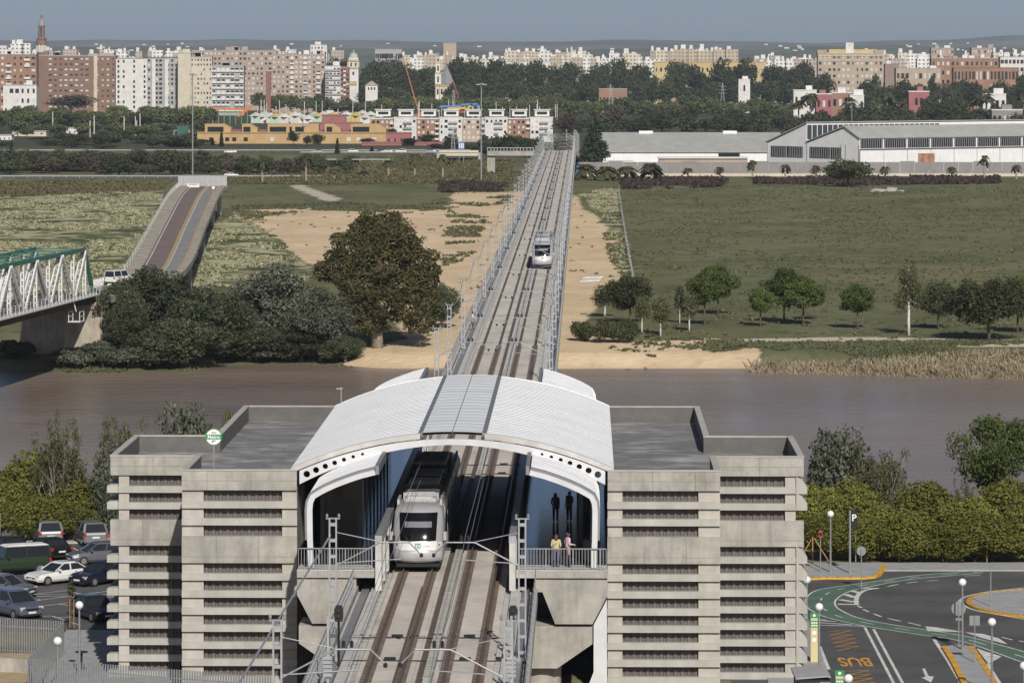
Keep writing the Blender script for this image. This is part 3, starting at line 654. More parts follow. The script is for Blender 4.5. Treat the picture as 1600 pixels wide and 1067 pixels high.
def lowcanopy(sx, label):
    t = thing('platform_canopy', label, 'canopy', Z0, -TH)
    P = [Vector((UC + sx*u if True else 0, z)) for u, z in LOWP]
    nr_ = []
    for i, p in enumerate(P):
        d = (P[min(i+1, len(P)-1)] - P[max(i-1, 0)]).normalized(); n = Vector((d.y, -d.x)); 
        if n.x*sx + n.y*.5 < 0: n = -n
        nr_.append(n)
    def sheet(name, o0, o1, v0, v1, m, k0=0, k1=len(P), ribs=0):
        A = [P[i]+nr_[i]*o0 for i in range(k0, k1)]; B_ = [P[i]+nr_[i]*o1 for i in range(k0, k1)]; mb = MB(); mb.prism([tuple(p) for p in A] + [tuple(p) for p in B_[::-1]], v0, v1, 'y')
        if ribs:
            v_ = v0 + ribs
            while v_ < v1:
                C_ = [p + nr_[k0+i]*.02 for i, p in enumerate(B_)]
                mb.prism([tuple(p) for p in B_] + [tuple(p) for p in C_[::-1]], v_-.05, v_+.05, 'y'); v_ += ribs
        return mb.ob(name, m, t)
    sheet('roof_shell', .12, .24, .55, 68, M['white_metal'], 0, 9, .92)
    sheet('front_frame', -.13, .15, .2, .5, M['trim'])
    sheet('front_gutter', .152, .26, .18, .62, M['grey_trim'], 0, 10)
    for v_ in (13, 26, 39, 52, 67): sheet('frame', -.14, .11, v_, v_+.3, M['trim'])
    e = P[0]; MB().box(min(e.x-sx*.02, e.x-sx*.2), max(e.x-sx*.02, e.x-sx*.2), .3, 68, e.y-.12, e.y+.32).ob('edge_gutter', M['grey_trim'], t)
    return t
lowcanopy(-1, 'lower curved white canopy over the platform of the parked train'); lowcanopy(1, 'lower curved white canopy over the platform with waiting people')
# ================================================================== CATENARY MASTS
def make_mast():
    t = thing('catenary_mast', '', 'catenary mast', (0,0,0)); h = 6.35
    m = MB()
    for q in (-.15, .15): m.box(q-.035, q+.035, -.09, .09, 0, h)
    m.ob('upright', M['galv'], t)
    bt = MB().box(-.15,.15,-.095,.095,-.07,.07).mesh('batten', M['galv'])
    for i in range(9): link('batten', bt, t, (0, 0, .35+i*.72))
    MB().cbox(0, 0, 0, .55, .5, .12).ob('base_plate', M['galv_d'], t)
    a = MB(); a.tube([(.15,0,4.25),(2.15,0,5.3),(3.45,0,5.3),(4.0,0,4.75)], .038, 6); a.ob('cantilever', M['galv_d'], t)
    b = MB(); b.tube([(.15,0,5.75),(2.1,0,5.34)], .02, 5); b.tube([(.15,0,4.35),(3.1,0,4.55)], .025, 5); b.ob('stay_tube', M['galv'], t)
    im = MB().lathe([(.03,5.36),(.09,5.38),(.05,5.44),(.09,5.47),(.05,5.53),(.09,5.56),(.02,5.64)], 8).mesh('insulator', M['insul'])
    for x_ in (2.45, 2.75): link('insulator', im, t, (x_, 0, 0))
    MB().lathe([(.02,4.62),(.08,4.65),(.08,4.78),(.02,4.82)], 8, (4.0, 0, 0)).ob('insulator', M['insul'], t)
    c = MB(); c.box(-.32,.32,-.05,.05,h,h+.06)
    for x_ in (-.27, .27): c.lathe([(.02,h+.06),(.06,h+.1),(.06,h+.2),(.01,h+.25)], 7, (x_,0,0))
    c.ob('cap_insulator', M['galv_d'], t)
    return t
mast = make_mast(); MASTV = [-58, -24] + [108, 138, 178] + [219 + 42*i for i in range(19)]
LAB = {True: 'lattice catenary mast with bent arm on the car park side of the viaduct', False: 'lattice catenary mast with bent arm on the bus road side of the viaduct'}
first = True
for s_ in (-1, 1):
    for v_ in MASTV:
        p = RW(s_*4.28, v_, 6.8); 
        if first: o = mast; o.location = p; first = False
        else: o = dup(mast, None, p)
        o.rotation_euler = (0, 0, -TH + (0 if s_ < 0 else math.pi)); o["label"] = LAB[s_ < 0]; o["group"] = 'catenary masts of the car park side' if s_ < 0 else 'catenary masts of the bus road side'
for s_ in (-1, 1):
    for i, v_ in enumerate((1030, 1070, 1115, 1160)):
        o = dup(mast, None, RW(s_*4.28 + .006*(v_-1000), v_, 6.8-(v_-1000)*.0297)); o.rotation_euler = (0, 0, -TH + (0 if s_ < 0 else math.pi)); o["label"] = 'lattice catenary mast on the ramp where the viaduct comes down to the city'; o["group"] = 'catenary masts on the far ramp'
for s_ in (-1, 1):
    for nm_, z_, uu, r_ in (('contact_wire', 11.35, 1.7, .014), ('messenger_wire', 12.35, 1.7, .014), ('feeder_cable', 13.2, 4.28, .03)):
        mb = MB(); L_ = [v for v in MASTV]; 
        if uu > 4: L_ = [v for v in L_ if v > 100]
        pts = []
        for a, b in zip(L_, L_[1:]):
            for k in range(6): pts.append((s_*uu, a+(b-a)*k/6, z_ - (0 if nm_ == 'contact_wire' else 1)*(.9 if uu > 4 else .6)*4*(k/6)*(1-k/6)*(1 if b-a < 100 else .25)))
        pts.append((s_*uu, L_[-1], z_)); mb.tube(pts, r_, 4)
        o = mb.ob(nm_, M['galv_d']); o.location = Z0; o.rotation_euler = (0,0,-TH)
        tag(o, {'contact_wire':'thin contact wire above the ','messenger_wire':'sagging messenger wire above the ','feeder_cable':'thick feeder cable strung between mast tops of the '}[nm_] + ('car park side track' if s_ < 0 else 'bus road side track'), 'wire')
# slanting tension cable of the near mast
mb = MB(); mb.tube([RW(-4.4,-24,12.4), RW(-8.2,-57,6.8)], .05, 6); tag(mb.ob('tension_cable', M['galv']), 'diagonal stay cable running down from mast in front of the concrete block', 'cable')
def signal(s_, v_, label):
    t = thing('track_signal', label, 'signal', RW(s_*3.9, v_, 6.8), -TH)
    MB().cyl(0,0,0,2.0,.055,8).ob('post', M['black'], t)
    MB().prism([(-.17,2.0),(.17,2.0),(.2,2.2),(.2,2.55),(.12,2.72),(-.12,2.72),(-.2,2.55),(-.2,2.2)], -.1, .1, 'y').ob('signal_head', M['black'], t)
    for z_ in (2.25, 2.5): MB().tube([(0,-.1,z_),(0,-.22,z_+.01)], .07, 8).ob('lamp_hood', M['rubber'], t)
    return t
signal(-1, -26, 'black track signal post beside the parked train track'); signal(1, -26, 'black track signal post beside the empty track'); signal(-1, 100, 'black track signal post behind the station canopy')
# tension weights on the near mast
for s_ in (-1, 1):
    t = thing('tension_weight', 'stack of grey tension weights hung on the ' + ('car park' if s_ < 0 else 'bus road') + ' side mast', 'weights', RW(s_*3.95, -33, 6.8), -TH)
    MB().box(-.05,.05,-.05,.05,0,3.2).ob('guide', M['galv'], t)
    for i in range(5): MB().box(-.2,.2,-.2,.2,.6+i*.18,.75+i*.18).ob('weight', M['galv'], t)
# ================================================================== TRAINS
M['tr_body'] = mat('silver_train_paint', (.40,.41,.43), .3, .2, var=.04); M['tr_white'] = mat('white_train_paint', (.66,.66,.67), .3, var=.02)
M['tr_roof'] = mat('grey_train_roof', (.42,.42,.43), .5, .1, var=.15, scale=2); M['tr_green'] = mat('emblem_green', (.02,.20,.085), .5, var=0)
M['red_l'] = mat('red_lens', (.45,.02,.02), .25, var=0); M['lamp_l'] = glass('lamp_lens', (.55,.56,.58), .1)
M['cabglass'] = glass('cab_glass', (.006,.006,.008), .12); M['cabglass'].node_tree.nodes['Principled BSDF'].inputs['Specular IOR Level'].default_value = .25; M['roofdk'] = mat('dark_roof_unit', (.10,.10,.105), .6, var=.15); M['disp'] = mat('grey_display', (.16,.18,.19), .2, var=.1)
ZFN = [(.30,.55,1.22),(.42,.25,1.30),(.60,.14,1.325),(.85,.12,1.325),(1.0,.17,1.325),(1.1,.24,1.325),(1.72,.40,1.325),(2.3,.70,1.32),(2.95,1.05,1.26),(3.12,1.25,1.18),(3.24,1.6,1.05),(3.30,2.0,.9)]
def zint(z, k):
    for a, b in zip(ZFN, ZFN[1:]):
        if z <= b[0]: t = (z-a[0])/(b[0]-a[0]); return a[k]+(b[k]-a[k])*max(t,0)
    return ZFN[-1][k]
def yfront(x, z): hw = zint(z, 2); return zint(z, 1) + .62*min(1, abs(x)/hw)**3.2
def make_train():
    t = thing('metro_train', '', 'train')
    m = MB(); cols = [-1,-.93,-.8,-.6,-.3,0,.3,.6,.8,.93,1]; W = len(cols)+2
    for z, yf, hw in ZFN:
        m.v.append((-hw, 4.0, z)); m.v += [(c*hw, yfront(c*hw, z), z) for c in cols]; m.v.append((hw, 4.0, z))
    for j in range(len(ZFN)-1):
        m.f += [(j*W+i, j*W+i+1, (j+1)*W+i+1, (j+1)*W+i) for i in range(W-1)]
    m.f.append(tuple((len(ZFN)-1)*W+i for i in range(W))); m.ob('cab', M['tr_body'], t, True)
    def patch(name, xa0, xa1, z0, z1, mm, off=.012, nz=6, nx=10, parent=None):
        m = MB()
        for j in range(nz+1):
            z = z0+(z1-z0)*j/nz; w0 = xa0[0]+(xa1[0]-xa0[0])*j/nz; w1 = xa0[1]+(xa1[1]-xa0[1])*j/nz
            for i in range(nx+1):
                x = w0+(w1-w0)*i/nx; m.v.append((x, yfront(x, z)-off, z))
        m.f = [(j*(nx+1)+i, j*(nx+1)+i+1, (j+1)*(nx+1)+i+1, (j+1)*(nx+1)+i) for j in range(nz) for i in range(nx)]
        return m.ob(name, mm, parent or t, True)
    ws = patch('windscreen', (-.95,.95), (-1.02,1.02), 1.5, 2.92, M['cabglass'], .016)
    patch('destination_display', (-.72,.72), (-.72,.72), 2.18, 2.48, M['disp'], .024, parent=ws)
    MB().beam((-.55,.22,1.53),(.05,.22,1.66),.03,.03).ob('wiper', M['rubber'], ws)
    patch('front_panel', (-.98,.98), (-1.0,1.0), 1.02, 1.48, M['tr_white'])
    patch('bumper', (-1.24,1.24), (-1.24,1.24), .46, .95, M['tr_roof'], .02)
    em = patch('emblem', (-.15,.15), (-.15,.15), 1.1, 1.38, M['tr_green'], .02)
    for x0, x1, z0, z1 in ((-.1,.1,1.29,1.32),(-.1,-.06,1.16,1.3),(.06,.1,1.16,1.3),(-.05,.05,1.2,1.23),(-.11,.11,1.12,1.14)): patch('emblem_mark', (x0,x1),(x0,x1),z0,z1,M['tr_white'],.026,1,2,em)
    patch('lettering', (.28,.6), (.28,.6), 1.2, 1.24, M['disp'], .02, 1, 4)
    for s_ in (-1, 1):
        xs = sorted((s_*1.03, s_*1.26)); hl = patch('headlight', xs, xs, 1.06, 1.42, M['lamp_l'], .018, 3, 4)
        patch('tail_lamp', sorted((s_*1.08, s_*1.16)), sorted((s_*1.08, s_*1.16)), 1.22, 1.32, M['red_l'], .026, 2, 2, hl)
        MB().box(min(s_*1.33,s_*1.5), max(s_*1.33,s_*1.5), .75, .85, 1.5, 1.95).ob('mirror', M['tr_roof'], t)
    MB().box(-1.15, 1.15, .45, 30.6, .12, .31).ob('skirt', M['black'], t)
    sec = [(-1.2,.30),(1.2,.30),(1.325,.5),(1.325,2.85),(1.22,3.1),(.95,3.25),(-.95,3.25),(-1.22,3.1),(-1.325,2.85),(-1.325,.5)]
    mods = [(4.0, 7.4), (8.1, 12.3), (13.0, 18.0), (18.7, 22.9), (23.6, 31.0)]
    for a, b in mods:
        bo = MB(); bo.prism(sec, a, b, 'y'); mo = bo.ob('car_body', M['tr_body'], t)
        for s_ in (-1, 1):
            n = max(1, int((b-a)/1.5)); w_ = (b-a-.3)/n
            for i in range(n): MB().box(min(s_*1.322,s_*1.335), max(s_*1.322,s_*1.335), a+.15+i*w_+.05, a+.15+(i+1)*w_-.05, 1.25, 2.55).ob('side_window', M['glassd'], mo)
    bs_ = [(x*.93, .4+(z-.3)*.95) for x, z in sec]
    for (a, b), (c, d) in zip(mods, mods[1:]): MB().prism(bs_, b-.01, c+.01, 'y').ob('bellows', M['rubber'], t)
    for (a, b, h, w_, mm) in ((3.2,4.3,.22,.85,'tr_roof'),(4.6,6.9,.34,.95,'tr_roof'),(8.4,11.9,.42,1.05,'roofdk'),(13.4,15.2,.36,1.0,'roofdk'),(15.6,17.6,.36,1.0,'tr_roof'),(19.0,22.6,.42,1.05,'roofdk'),(24,28,.34,.95,'tr_roof')):
        o = MB().box(-w_, w_, a, b, 3.251, 3.25+h).ob('roof_unit', M[mm], t)
        for k in range(int((b-a)/.5)): MB().box(-w_*.8, w_*.8, a+.2+k*.5, a+.36+k*.5, 3.25+h, 3.29+h).ob('vent', M['tr_roof'] if mm != 'roofdk' else M['galv_d'], o)
    for s_ in (-1, 1):
        MB().box(min(s_*1.08,s_*1.2), max(s_*1.08,s_*1.2), 2.9, 30.5, 3.1, 3.42).ob('roof_rail', M['tr_roof'], t)
    MB().tube([(-.75,2.6,3.5),(-.6,2.4,3.55),(.6,2.4,3.55),(.75,2.6,3.5)], .03, 6).ob('aerial', M['tr_white'], t)
    pg = MB(); pg.tube([(-.4,14.5,3.62),(-.35,15.4,3.95),(0,14.3,4.25)],.03,5); pg.tube([(.4,14.5,3.62),(.35,15.4,3.95),(0,14.3,4.25)],.03,5); pg.beam((-.8,14.3,4.28),(.8,14.3,4.28),.12,.04); pg.ob('pantograph', M['galv_d'], t)
    for y_ in (1.9, 3.6, 10.0, 15.5, 20.6, 27.2, 29.0):
        for s_ in (-1, 1): MB().tube([(s_*.68,y_,.33),(s_*.82,y_,.33)], .33, 12).ob('wheel', M['rail'], t)
    return t
tr = make_train(); tr.location = RW(-1.7, 7.2, ZR-.002); tr.rotation_euler = (0,0,-TH); tr["label"] = 'silver articulated metro train standing under the station canopy'
tr2 = dup(tr, None, RW(1.7, 322, ZR-.002), -TH, None, 'silver metro train running far out on the viaduct'); 
# ================================================================== METRO SIGN AND ROOF DETAILS
ms = thing('metro_sign', 'round white and green METRO sign on a pole above the concrete roof', 'sign', AT(334, 730, 221.4), -TH)
M['sg_green'] = mat('sign_green', (.03,.27,.09), .5, var=0); M['sg_white'] = mat('sign_white', (.8,.8,.8), .5, var=0)
zt_ = 1.62
MB().cyl(0,0,-.9,zt_-.4,.035,8).ob('pole', M['galv'], ms)
d = MB(); d.tube([(0,.03,zt_),(0,-.03,zt_)], .44, 32); d.ob('disc', M['sg_white'], ms)
d = MB(); n = 32
for i in range(n):
    a, b = 2*math.pi*i/n, 2*math.pi*(i+1)/n
    d.poly([(.445*math.cos(a),-.035,zt_+.445*math.sin(a)),(.445*math.cos(b),-.035,zt_+.445*math.sin(b)),(.405*math.cos(b),-.035,zt_+.405*math.sin(b)),(.405*math.cos(a),-.035,zt_+.405*math.sin(a))])
d.ob('rim', M['sg_green'], ms)
MB().poly([(-.42,-.037,zt_-.13),(.42,-.037,zt_-.13),(.42,-.037,zt_+.13),(-.42,-.037,zt_+.13)]).ob('green_band', M['sg_green'], ms)
o = link('lettering', text_mesh("Metro", .26, M['sg_white'], 0, .004), ms); o.rotation_euler = (R(90),0,0); o.location = (0,-.042,zt_-.005)
for r_ in (.09,.15): 
    d = MB(); d.tube([(r_*math.cos(q),-.04,zt_+.17+.6*r_*math.sin(q)) for q in np.linspace(.3,2.84,8)], .012, 4); d.ob('arc_mark', M['galv_d'], ms)
d = MB(); d.poly([(-.12,-.04,zt_-.3),(-.05,-.04,zt_-.17),(.1,-.04,zt_-.19),(.1,-.04,zt_-.23),(-.01,-.04,zt_-.215),(-.07,-.04,zt_-.3)]); d.ob('arrow_mark', M['black'], ms)
p = RW(-8.1, 47.6, 12.2)
t = thing('roof_antenna', 'small grey antenna post on the roof edge beside the white arch', 'antenna', p); MB().cyl(0,0,-.9,1.25,.04,6).ob('post', M['galv_d'], t); MB().box(-.3,.1,-.05,.05,1.1,1.18).ob('arm', M['galv_d'], t)
# ================================================================== VEGETATION
def leaves(blobs, n, size, seed, shell=.55, up=.25, asp=.62):
    r = np.random.default_rng(seed); B_ = np.array(blobs, float)        # cx cy cz rx ry rz
    wgt = (B_[:,3]*B_[:,4]*B_[:,5])**(2/3); k = r.choice(len(B_), n, p=wgt/wgt.sum())
    d = r.normal(size=(n,3)); d /= np.linalg.norm(d, axis=1)[:,None]
    rad = shell + (1-shell)*r.random(n)**.6
    lump = 1 + .16*np.sin(d[:,0]*7+k)*np.sin(d[:,1]*6+2*k)+.1*np.sin(d[:,2]*9+k*3)
    p = B_[k,:3] + d*B_[k,3:6]*(rad*lump)[:,None]
    nrm = d*.7 + r.normal(size=(n,3))*.75; nrm[:,2] += up; nrm /= np.linalg.norm(nrm, axis=1)[:,None]
    t = np.cross(nrm, r.normal(size=(n,3))); t /= np.linalg.norm(t, axis=1)[:,None]; b = np.cross(nrm, t)
    L = size*(.55+.9*r.random(n))[:,None]; Wd = L*asp
    V = np.stack([p-t*L, p-b*Wd+nrm*L*.15, p+t*L, p+b*Wd+nrm*L*.15], 1).reshape(-1,3)
    return V, np.arange(4*n).reshape(n,4)
def blobcloud(h0, h1, w, nb, seed, rmin=.22, rmax=.36, taper=0.0, flat=.8):
    r = np.random.default_rng(seed); out = []; H = h1-h0
    while len(out) < nb:
        q = r.uniform(-1,1,3)
        if np.dot(q,q) > 1: continue
        s_ = 1 - taper*max(q[2],0); rr = w*r.uniform(rmin,rmax)*.8
        out.append((q[0]*(w/2-rr*.6)*s_, q[1]*(w/2-rr*.6)*s_, h0+rr*flat+(q[2]*.5+.5)*max(H-2*rr*flat, .1), rr, rr, rr*flat))
    return out
def trunkmesh(name, h, r0, blobs, m, seed, nl=7, lean=.04, z0=-.3, limbr=.35):
    r = np.random.default_rng(seed); mb = MB(); pts = [(0,0,z0)]
    for i in range(1, 5): pts.append((r.normal()*lean*h*.3*i/4, r.normal()*lean*h*.3*i/4, h*i/4))
    mb.tube(pts, [r0*1.25, r0, r0*.85, r0*.65, r0*.4], 7)
    idx = r.choice(len(blobs), min(nl, len(blobs)), replace=False)
    for i in idx:
        b = blobs[i]; st = Vector(pts[2])*.4 + Vector(pts[3])*.6 if r.random() < .5 else Vector(pts[3]); e = Vector(b[:3]); md = (st+e)/2 + Vector((0,0,-.06*h*r.random()))
        mb.tube([st, md, e], [r0*limbr*1.3, r0*limbr*.8, r0*limbr*.25], 5)
    return mb.mesh(name, m, True)
LM = {}
LM['euca'] = leafmat('rusty_olive_leaves', (.058,.06,.026), (.105,.095,.038), (.16,.115,.05), .25, .35)
LM['dark'] = leafmat('dark_green_leaves', (.055,.068,.034), (.10,.115,.06), (.18,.195,.125), .32, .5)
LM['silver'] = leafmat('silvery_leaves', (.09,.102,.068), (.155,.168,.12), (.24,.25,.20), .25, .5)
LM['elm'] = leafmat('fresh_green_leaves', (.08,.115,.03), (.15,.195,.052), (.21,.245,.085), .42, .6)
LM['olive'] = leafmat('olive_tree_leaves', (.068,.08,.034), (.11,.122,.054), (.15,.155,.078), .38, .6)
LM['hedge'] = leafmat('yellow_green_shrub_leaves', (.125,.142,.03), (.205,.21,.048), (.235,.20,.06), .3, 1.1)
LM['sparse'] = leafmat('thin_spring_leaves', (.09,.10,.045), (.15,.155,.075), None, .35, .8)
LM['far'] = leafmat('park_tree_leaves', (.042,.052,.026), (.07,.081,.04), (.10,.105,.055), .2, .12)
LM['fargreen'] = leafmat('avenue_tree_leaves', (.092,.11,.046), (.145,.165,.068), (.17,.185,.085), .25, .12)
LM['brownish'] = leafmat('bare_twig_haze', (.085,.068,.05), (.13,.10,.075), None, .2, .3)
LM['conifer'] = leafmat('cedar_needles', (.022,.034,.016), (.04,.055,.026), None, .1, .4)
LM['palm'] = leafmat('palm_fronds', (.055,.062,.025), (.10,.10,.045), None, .2, .8)
LM['purple'] = leafmat('dry_red_scrub', (.062,.044,.038), (.092,.06,.05), (.06,.062,.034), .2, .3)
LM['reed'] = leafmat('dry_reeds', (.22,.18,.115), (.31,.26,.175), (.37,.32,.22), .2, .3)
LM['tuft'] = leafmat('meadow_tufts', (.10,.108,.052), (.14,.145,.075), None, .2, .2)
LM['flower'] = leafmat('pale_flower_heads', (.34,.33,.19), (.46,.45,.31), (.13,.15,.06), .2, .4)
def proto(name, leafm, barkm, h, w, n, size, seed, h0=.25, nb=14, r0=.22, nl=8, shell=.5, taper=.2, flat=.8, rmin=.2, rmax=.34, asp=.62):
    bl = blobcloud(h*h0, h, w, nb, seed, rmin, rmax, taper, flat)
    V, F = leaves(bl, n, size, seed+1, shell, asp=asp)
    return (name, npmesh('crown', V, F, LM[leafm]), trunkmesh('trunk', h*.72, r0, bl, M[barkm], seed+2, nl), h, w)
def plant(pr, x, y, z, h=None, wd=None, rz=None, label=None, cat='tree', group=None, name=None):
    nme, cm, tm, ph, pw = pr; sz = (h or ph)/ph; sw = (wd/pw) if wd else sz
    t = thing(name or nme, label, cat, (x, y, z), random.uniform(0, 6.28) if rz is None else rz, group); t.scale = (sw, sw, sz)
    if tm is not None: link('trunk', tm, t)
    link('crown', cm, t); return t
def gz(X, Y): return float(zfar(np.array([X], float), np.array([Y], float))[0])
def tree_px(pr, px, base, top, wpx, label, cat='tree', group=None, name=None, z=None, rz=None):
    if z is None:
        zg = ZF
        for _ in range(3): X, D = G(px, base, zg); zg = gz(X, D)
    else: zg = z; X, D = G(px, base, zg)
    if D > 480:                             # on the far side nothing stands in the water
        D = max(D, float(yw(np.array([X]))[0]) + 2.5); X = (px-800)*D/FP; zg = gz(X, D)
        return plant(pr, X, D, zg, HC-(top-YH)*D/FP-zg, wpx*D/FP, rz, label, cat, group, name)
    return plant(pr, X, D, zg, (base-top)*D/FP, wpx*D/FP, rz, label, cat, group, name)
def tree_d(pr, px, top, D, wpx, label, cat='tree', group=None, name=None):
    X = (px-800)*D/FP; zg = gz(X, D); return plant(pr, X, D, zg, HC-(top-YH)*D/FP-zg, wpx*D/FP, None, label, cat, group, name)
# ---- the great gum tree by the river
sd_ = 31; bl = []
for q in ((0,0,12.6,3.4,3.4,2.8),(-2.2,.3,11.3,3.0,3,2.6),(2.3,-.2,11.4,3.0,3,2.5),(-3.9,0,9.2,2.5,2.6,2.1),(3.9,.2,9.8,2.4,2.6,2.3),(0,-1.4,9.6,3.5,3,2.6),(-1.9,-1,7.3,2.9,2.8,2.2),(2.2,-1.2,7.4,3.1,2.8,2.5),
          (4.3,0,7.2,2.1,2.2,2.2),(-4.9,.4,8.6,1.7,1.9,1.4),(.3,-1.7,5.4,2.6,2.4,2.0),(3.2,-.8,4.6,2.4,2.2,2.0),(-2.4,-.8,4.6,2.3,2.2,1.9),(4.9,.3,5.6,1.8,1.8,2.0),(-.6,-1,3.2,2.1,2,1.6),(4.2,-.4,3.0,1.9,1.8,1.5),(1.7,.8,13.6,2.1,2.1,1.7),(-1.0,1,13.4,2.1,2,1.6),(5.2,0,8.6,1.5,1.6,1.4)):
    q = q[:3] + tuple(x*.84 for x in q[3:]); bl.append(q)
    r = np.random.default_rng(sd_); sd_ += 1
    for k in range(6):
        d = r.normal(size=3); d[2] += .35; d /= np.linalg.norm(d); bl.append((q[0]+d[0]*q[3]*.98, q[1]+d[1]*q[4]*.98, q[2]+d[2]*q[5]*.98, q[3]*.36, q[4]*.36, q[5]*.36))
V, F = leaves(bl, 52000, .145, 5, .66)
gum = ('gum_tree', npmesh('crown', V, F, LM['euca']), trunkmesh('trunk', 11, .55, bl, M['bark_e'], 9, 16), 15.6, 12.2)
X, D = G(590, 545, -4.0); plant(gum, X, D, gz(X, D)-.2, 18.2, 15.3, .0, 'huge rusty olive gum tree on the sandy far bank beside the viaduct')
# ---- dark willows and silver poplars along the far left bank
wA = proto('willow_tree', 'dark', 'bark_e', 9, 9, 17000, .15, 41, .05, 60, .3, 16, .5, .3, .8, .10, .24); wB = proto('willow_tree', 'dark', 'bark_e', 8, 10, 17000, .15, 52, .04, 62, .28, 16, .5, .2, .8, .10, .24)
sA = proto('silver_poplar', 'silver', 'bark_e', 8, 8, 12000, .145, 63, .06, 52, .2, 14, .5, .25, .85, .10, .24); sB = proto('silver_poplar', 'silver', 'bark_e', 5, 6, 6000, .16, 65, .05, 16, .15, 7, .5)
for pr, px, ba, tp, wp, lb in ((wA,240,545,412,150,'tall dark willow rising before the old road ramp'),(wB,330,552,440,150,'broad dark willow between the ramp willow and the silver poplars'),(wA,200,560,470,90,'dark bushy willow beside the stone bridge pier'),
        (sA,430,545,408,150,'large silvery poplar on the bank left of the gum tree'),(sA,500,560,445,110,'silvery poplar leaning against the gum tree'),(wB,290,566,490,150,'low dark willow thicket at the water edge'),(wB,390,568,500,140,'low dark willow at the water edge under the silver poplar'),
        (sB,255,545,470,80,'small silver leaved tree among the dark willows'),(sB,140,575,532,64,'silvery bush at the foot of the stone pier'),(wA,470,568,510,110,'dark round bush overhanging the river mud'),(wA,188,556,432,90,'dark willow hiding the lower end of the road ramp'),(wB,540,560,520,70,'dark shrub at the end of the bank thicket'),(sB,118,574,540,70,'small silver bush in front of the pier base'),(sB,160,572,528,60,'silvery bush between the pier base and the willows'),
        (wA,690,512,440,70,'dark green tree standing right behind the masts on the sand')):
    tree_px(pr, px, ba, tp, wp, lb, z=-4.2 if ba > 530 else None)
sh = proto('bank_shrub', 'dark', 'bark', 3, 5, 5000, .16, 71, .02, 12, .1, 5, .5)
for i, (px, ba, tp, wp) in enumerate(((200,566,538,80),(260,565,536,90),(330,565,532,90),(400,565,536,90),(460,565,538,80),(520,564,536,70),(100,566,540,60),(20,562,530,80))):
    tree_px(sh if i % 3 else sB, px, ba, tp, wp, 'low shrub hanging over the river edge mud under the willows', 'shrub', 'shrubs along the far left water edge', z=-4.5)
# ---- right far bank
eA = proto('elm_tree', 'elm', 'bark', 7, 6.5, 8500, .15, 81, .26, 34, .16, 9, .5, .3, .75, .12, .25); eB = proto('elm_tree', 'elm', 'bark', 7, 7.5, 9000, .15, 83, .24, 40, .16, 9, .5, .35, .75, .12, .24); oA = proto('olive_tree', 'olive', 'bark', 7, 8, 9500, .15, 85, .2, 42, .18, 9, .5, .2, .75, .12, .24)
pA = proto('young_poplar', 'sparse', 'bark_w', 7, 3.2, 1900, .13, 87, .2, 16, .12, 10, .3, .5, 1.3)
pB = proto('tall_poplar', 'sparse', 'bark_w', 10, 4.0, 2300, .13, 89, .12, 20, .16, 14, .3, .6, 1.5)
for pr, px, ba, tp, wp, lb in ((oA,985,505,428,75,'bushy green tree at the end of the sand strip'),(pA,945,495,440,45,'slim young tree beside the bushy clump at the sand edge'),(pA,1003,520,455,28,'white trunked young poplar against the bushy clump'),
        (pA,1032,524,458,32,'thin whitewashed poplar standing alone by the path'),(eB,1122,492,413,66,'full green elm just behind a second lighter elm'),(eA,1101,508,420,52,'fresh green elm with bare trunk beside a thin whitewashed tree'),(pA,1077,518,452,30,'thin whitewashed poplar beside the fresh green elm'),
        (eA,1188,510,448,44,'dark green elm at the near end of the elm group'),(eB,1225,505,418,70,'broad elm in the middle of the elm group'),(eA,1255,508,432,60,'lighter elm with two trunks showing in the elm group'),(eA,1272,500,440,40,'narrow elm with a whitewashed trunk in the elm group'),
        (eA,1340,514,442,58,'single round elm standing alone on the grass'),(pB,1420,524,402,50,'tall sparse poplar with a white painted trunk'),(oA,1466,514,437,64,'olive green tree between the tall poplar and the widest tree'),(oA,1545,532,430,118,'widest dark olive tree beside the dirt track'),(eB,1590,520,432,70,'yellow green tree half behind the widest tree'),(pA,1062,505,440,18,'bare grey sapling on the meadow')):
    tree_px(pr, px, ba, tp-4, wp*1.12, lb)
for i, (px, ba, tp, wp, lb) in enumerate(((915,530,498,45,'dusty olive shrub by the viaduct end of the riverside clump'),(945,532,496,50,'dusty olive shrub in the middle of the riverside clump'),(978,532,497,40,'dusty olive shrub where the two walkers pass'))):
    tree_px(proto('riverside_shrub','olive','bark',3,5,4200,.16,91+i,.03,12,.1,6,.5), px, ba, tp, wp, lb, 'shrub')
# ---- near bank: yellow-green shrub hedge, semi-bare willows
hA = proto('hedge_shrub','hedge','bark',5.5,6,17000,.135,101,.0,30,.14,6,.62,.25,.85,.2,.32); hB = proto('hedge_shrub','hedge','bark',5.5,6.5,17000,.135,107,.0,32,.14,6,.62,.3,.85,.2,.32)
hl = 'clipped yellow green shrub in the dense hedge behind the '
for i, (px, ba, tp, wp) in enumerate(((1275,868,752,90),(1330,860,748,110),(1395,872,790,110),(1290,884,800,100),(1450,858,748,120),(1350,886,805,110),(1510,872,775,120),(1420,888,800,110),(1480,888,808,110),(1575,858,747,120),(1550,888,800,120),(1600,886,790,100),(1640,872,760,120),(1665,888,800,110))):
    tree_px((hA,hB)[i%2], px, ba-10, tp-2, wp, hl+'bus road', 'shrub', 'hedge shrubs behind the bus road', z=0.0)
for i, (px, ba, tp, wp) in enumerate(((60,820,700,130),(0,835,745,100),(135,838,740,110),(60,845,770,110),(165,825,730,70),(-20,842,770,100),(110,846,785,90),(-70,845,740,130))):
    tree_px((hA,hB)[i%2], px, ba, tp, wp, hl+'car park', 'shrub', 'hedge shrubs behind the car park', z=0.0)
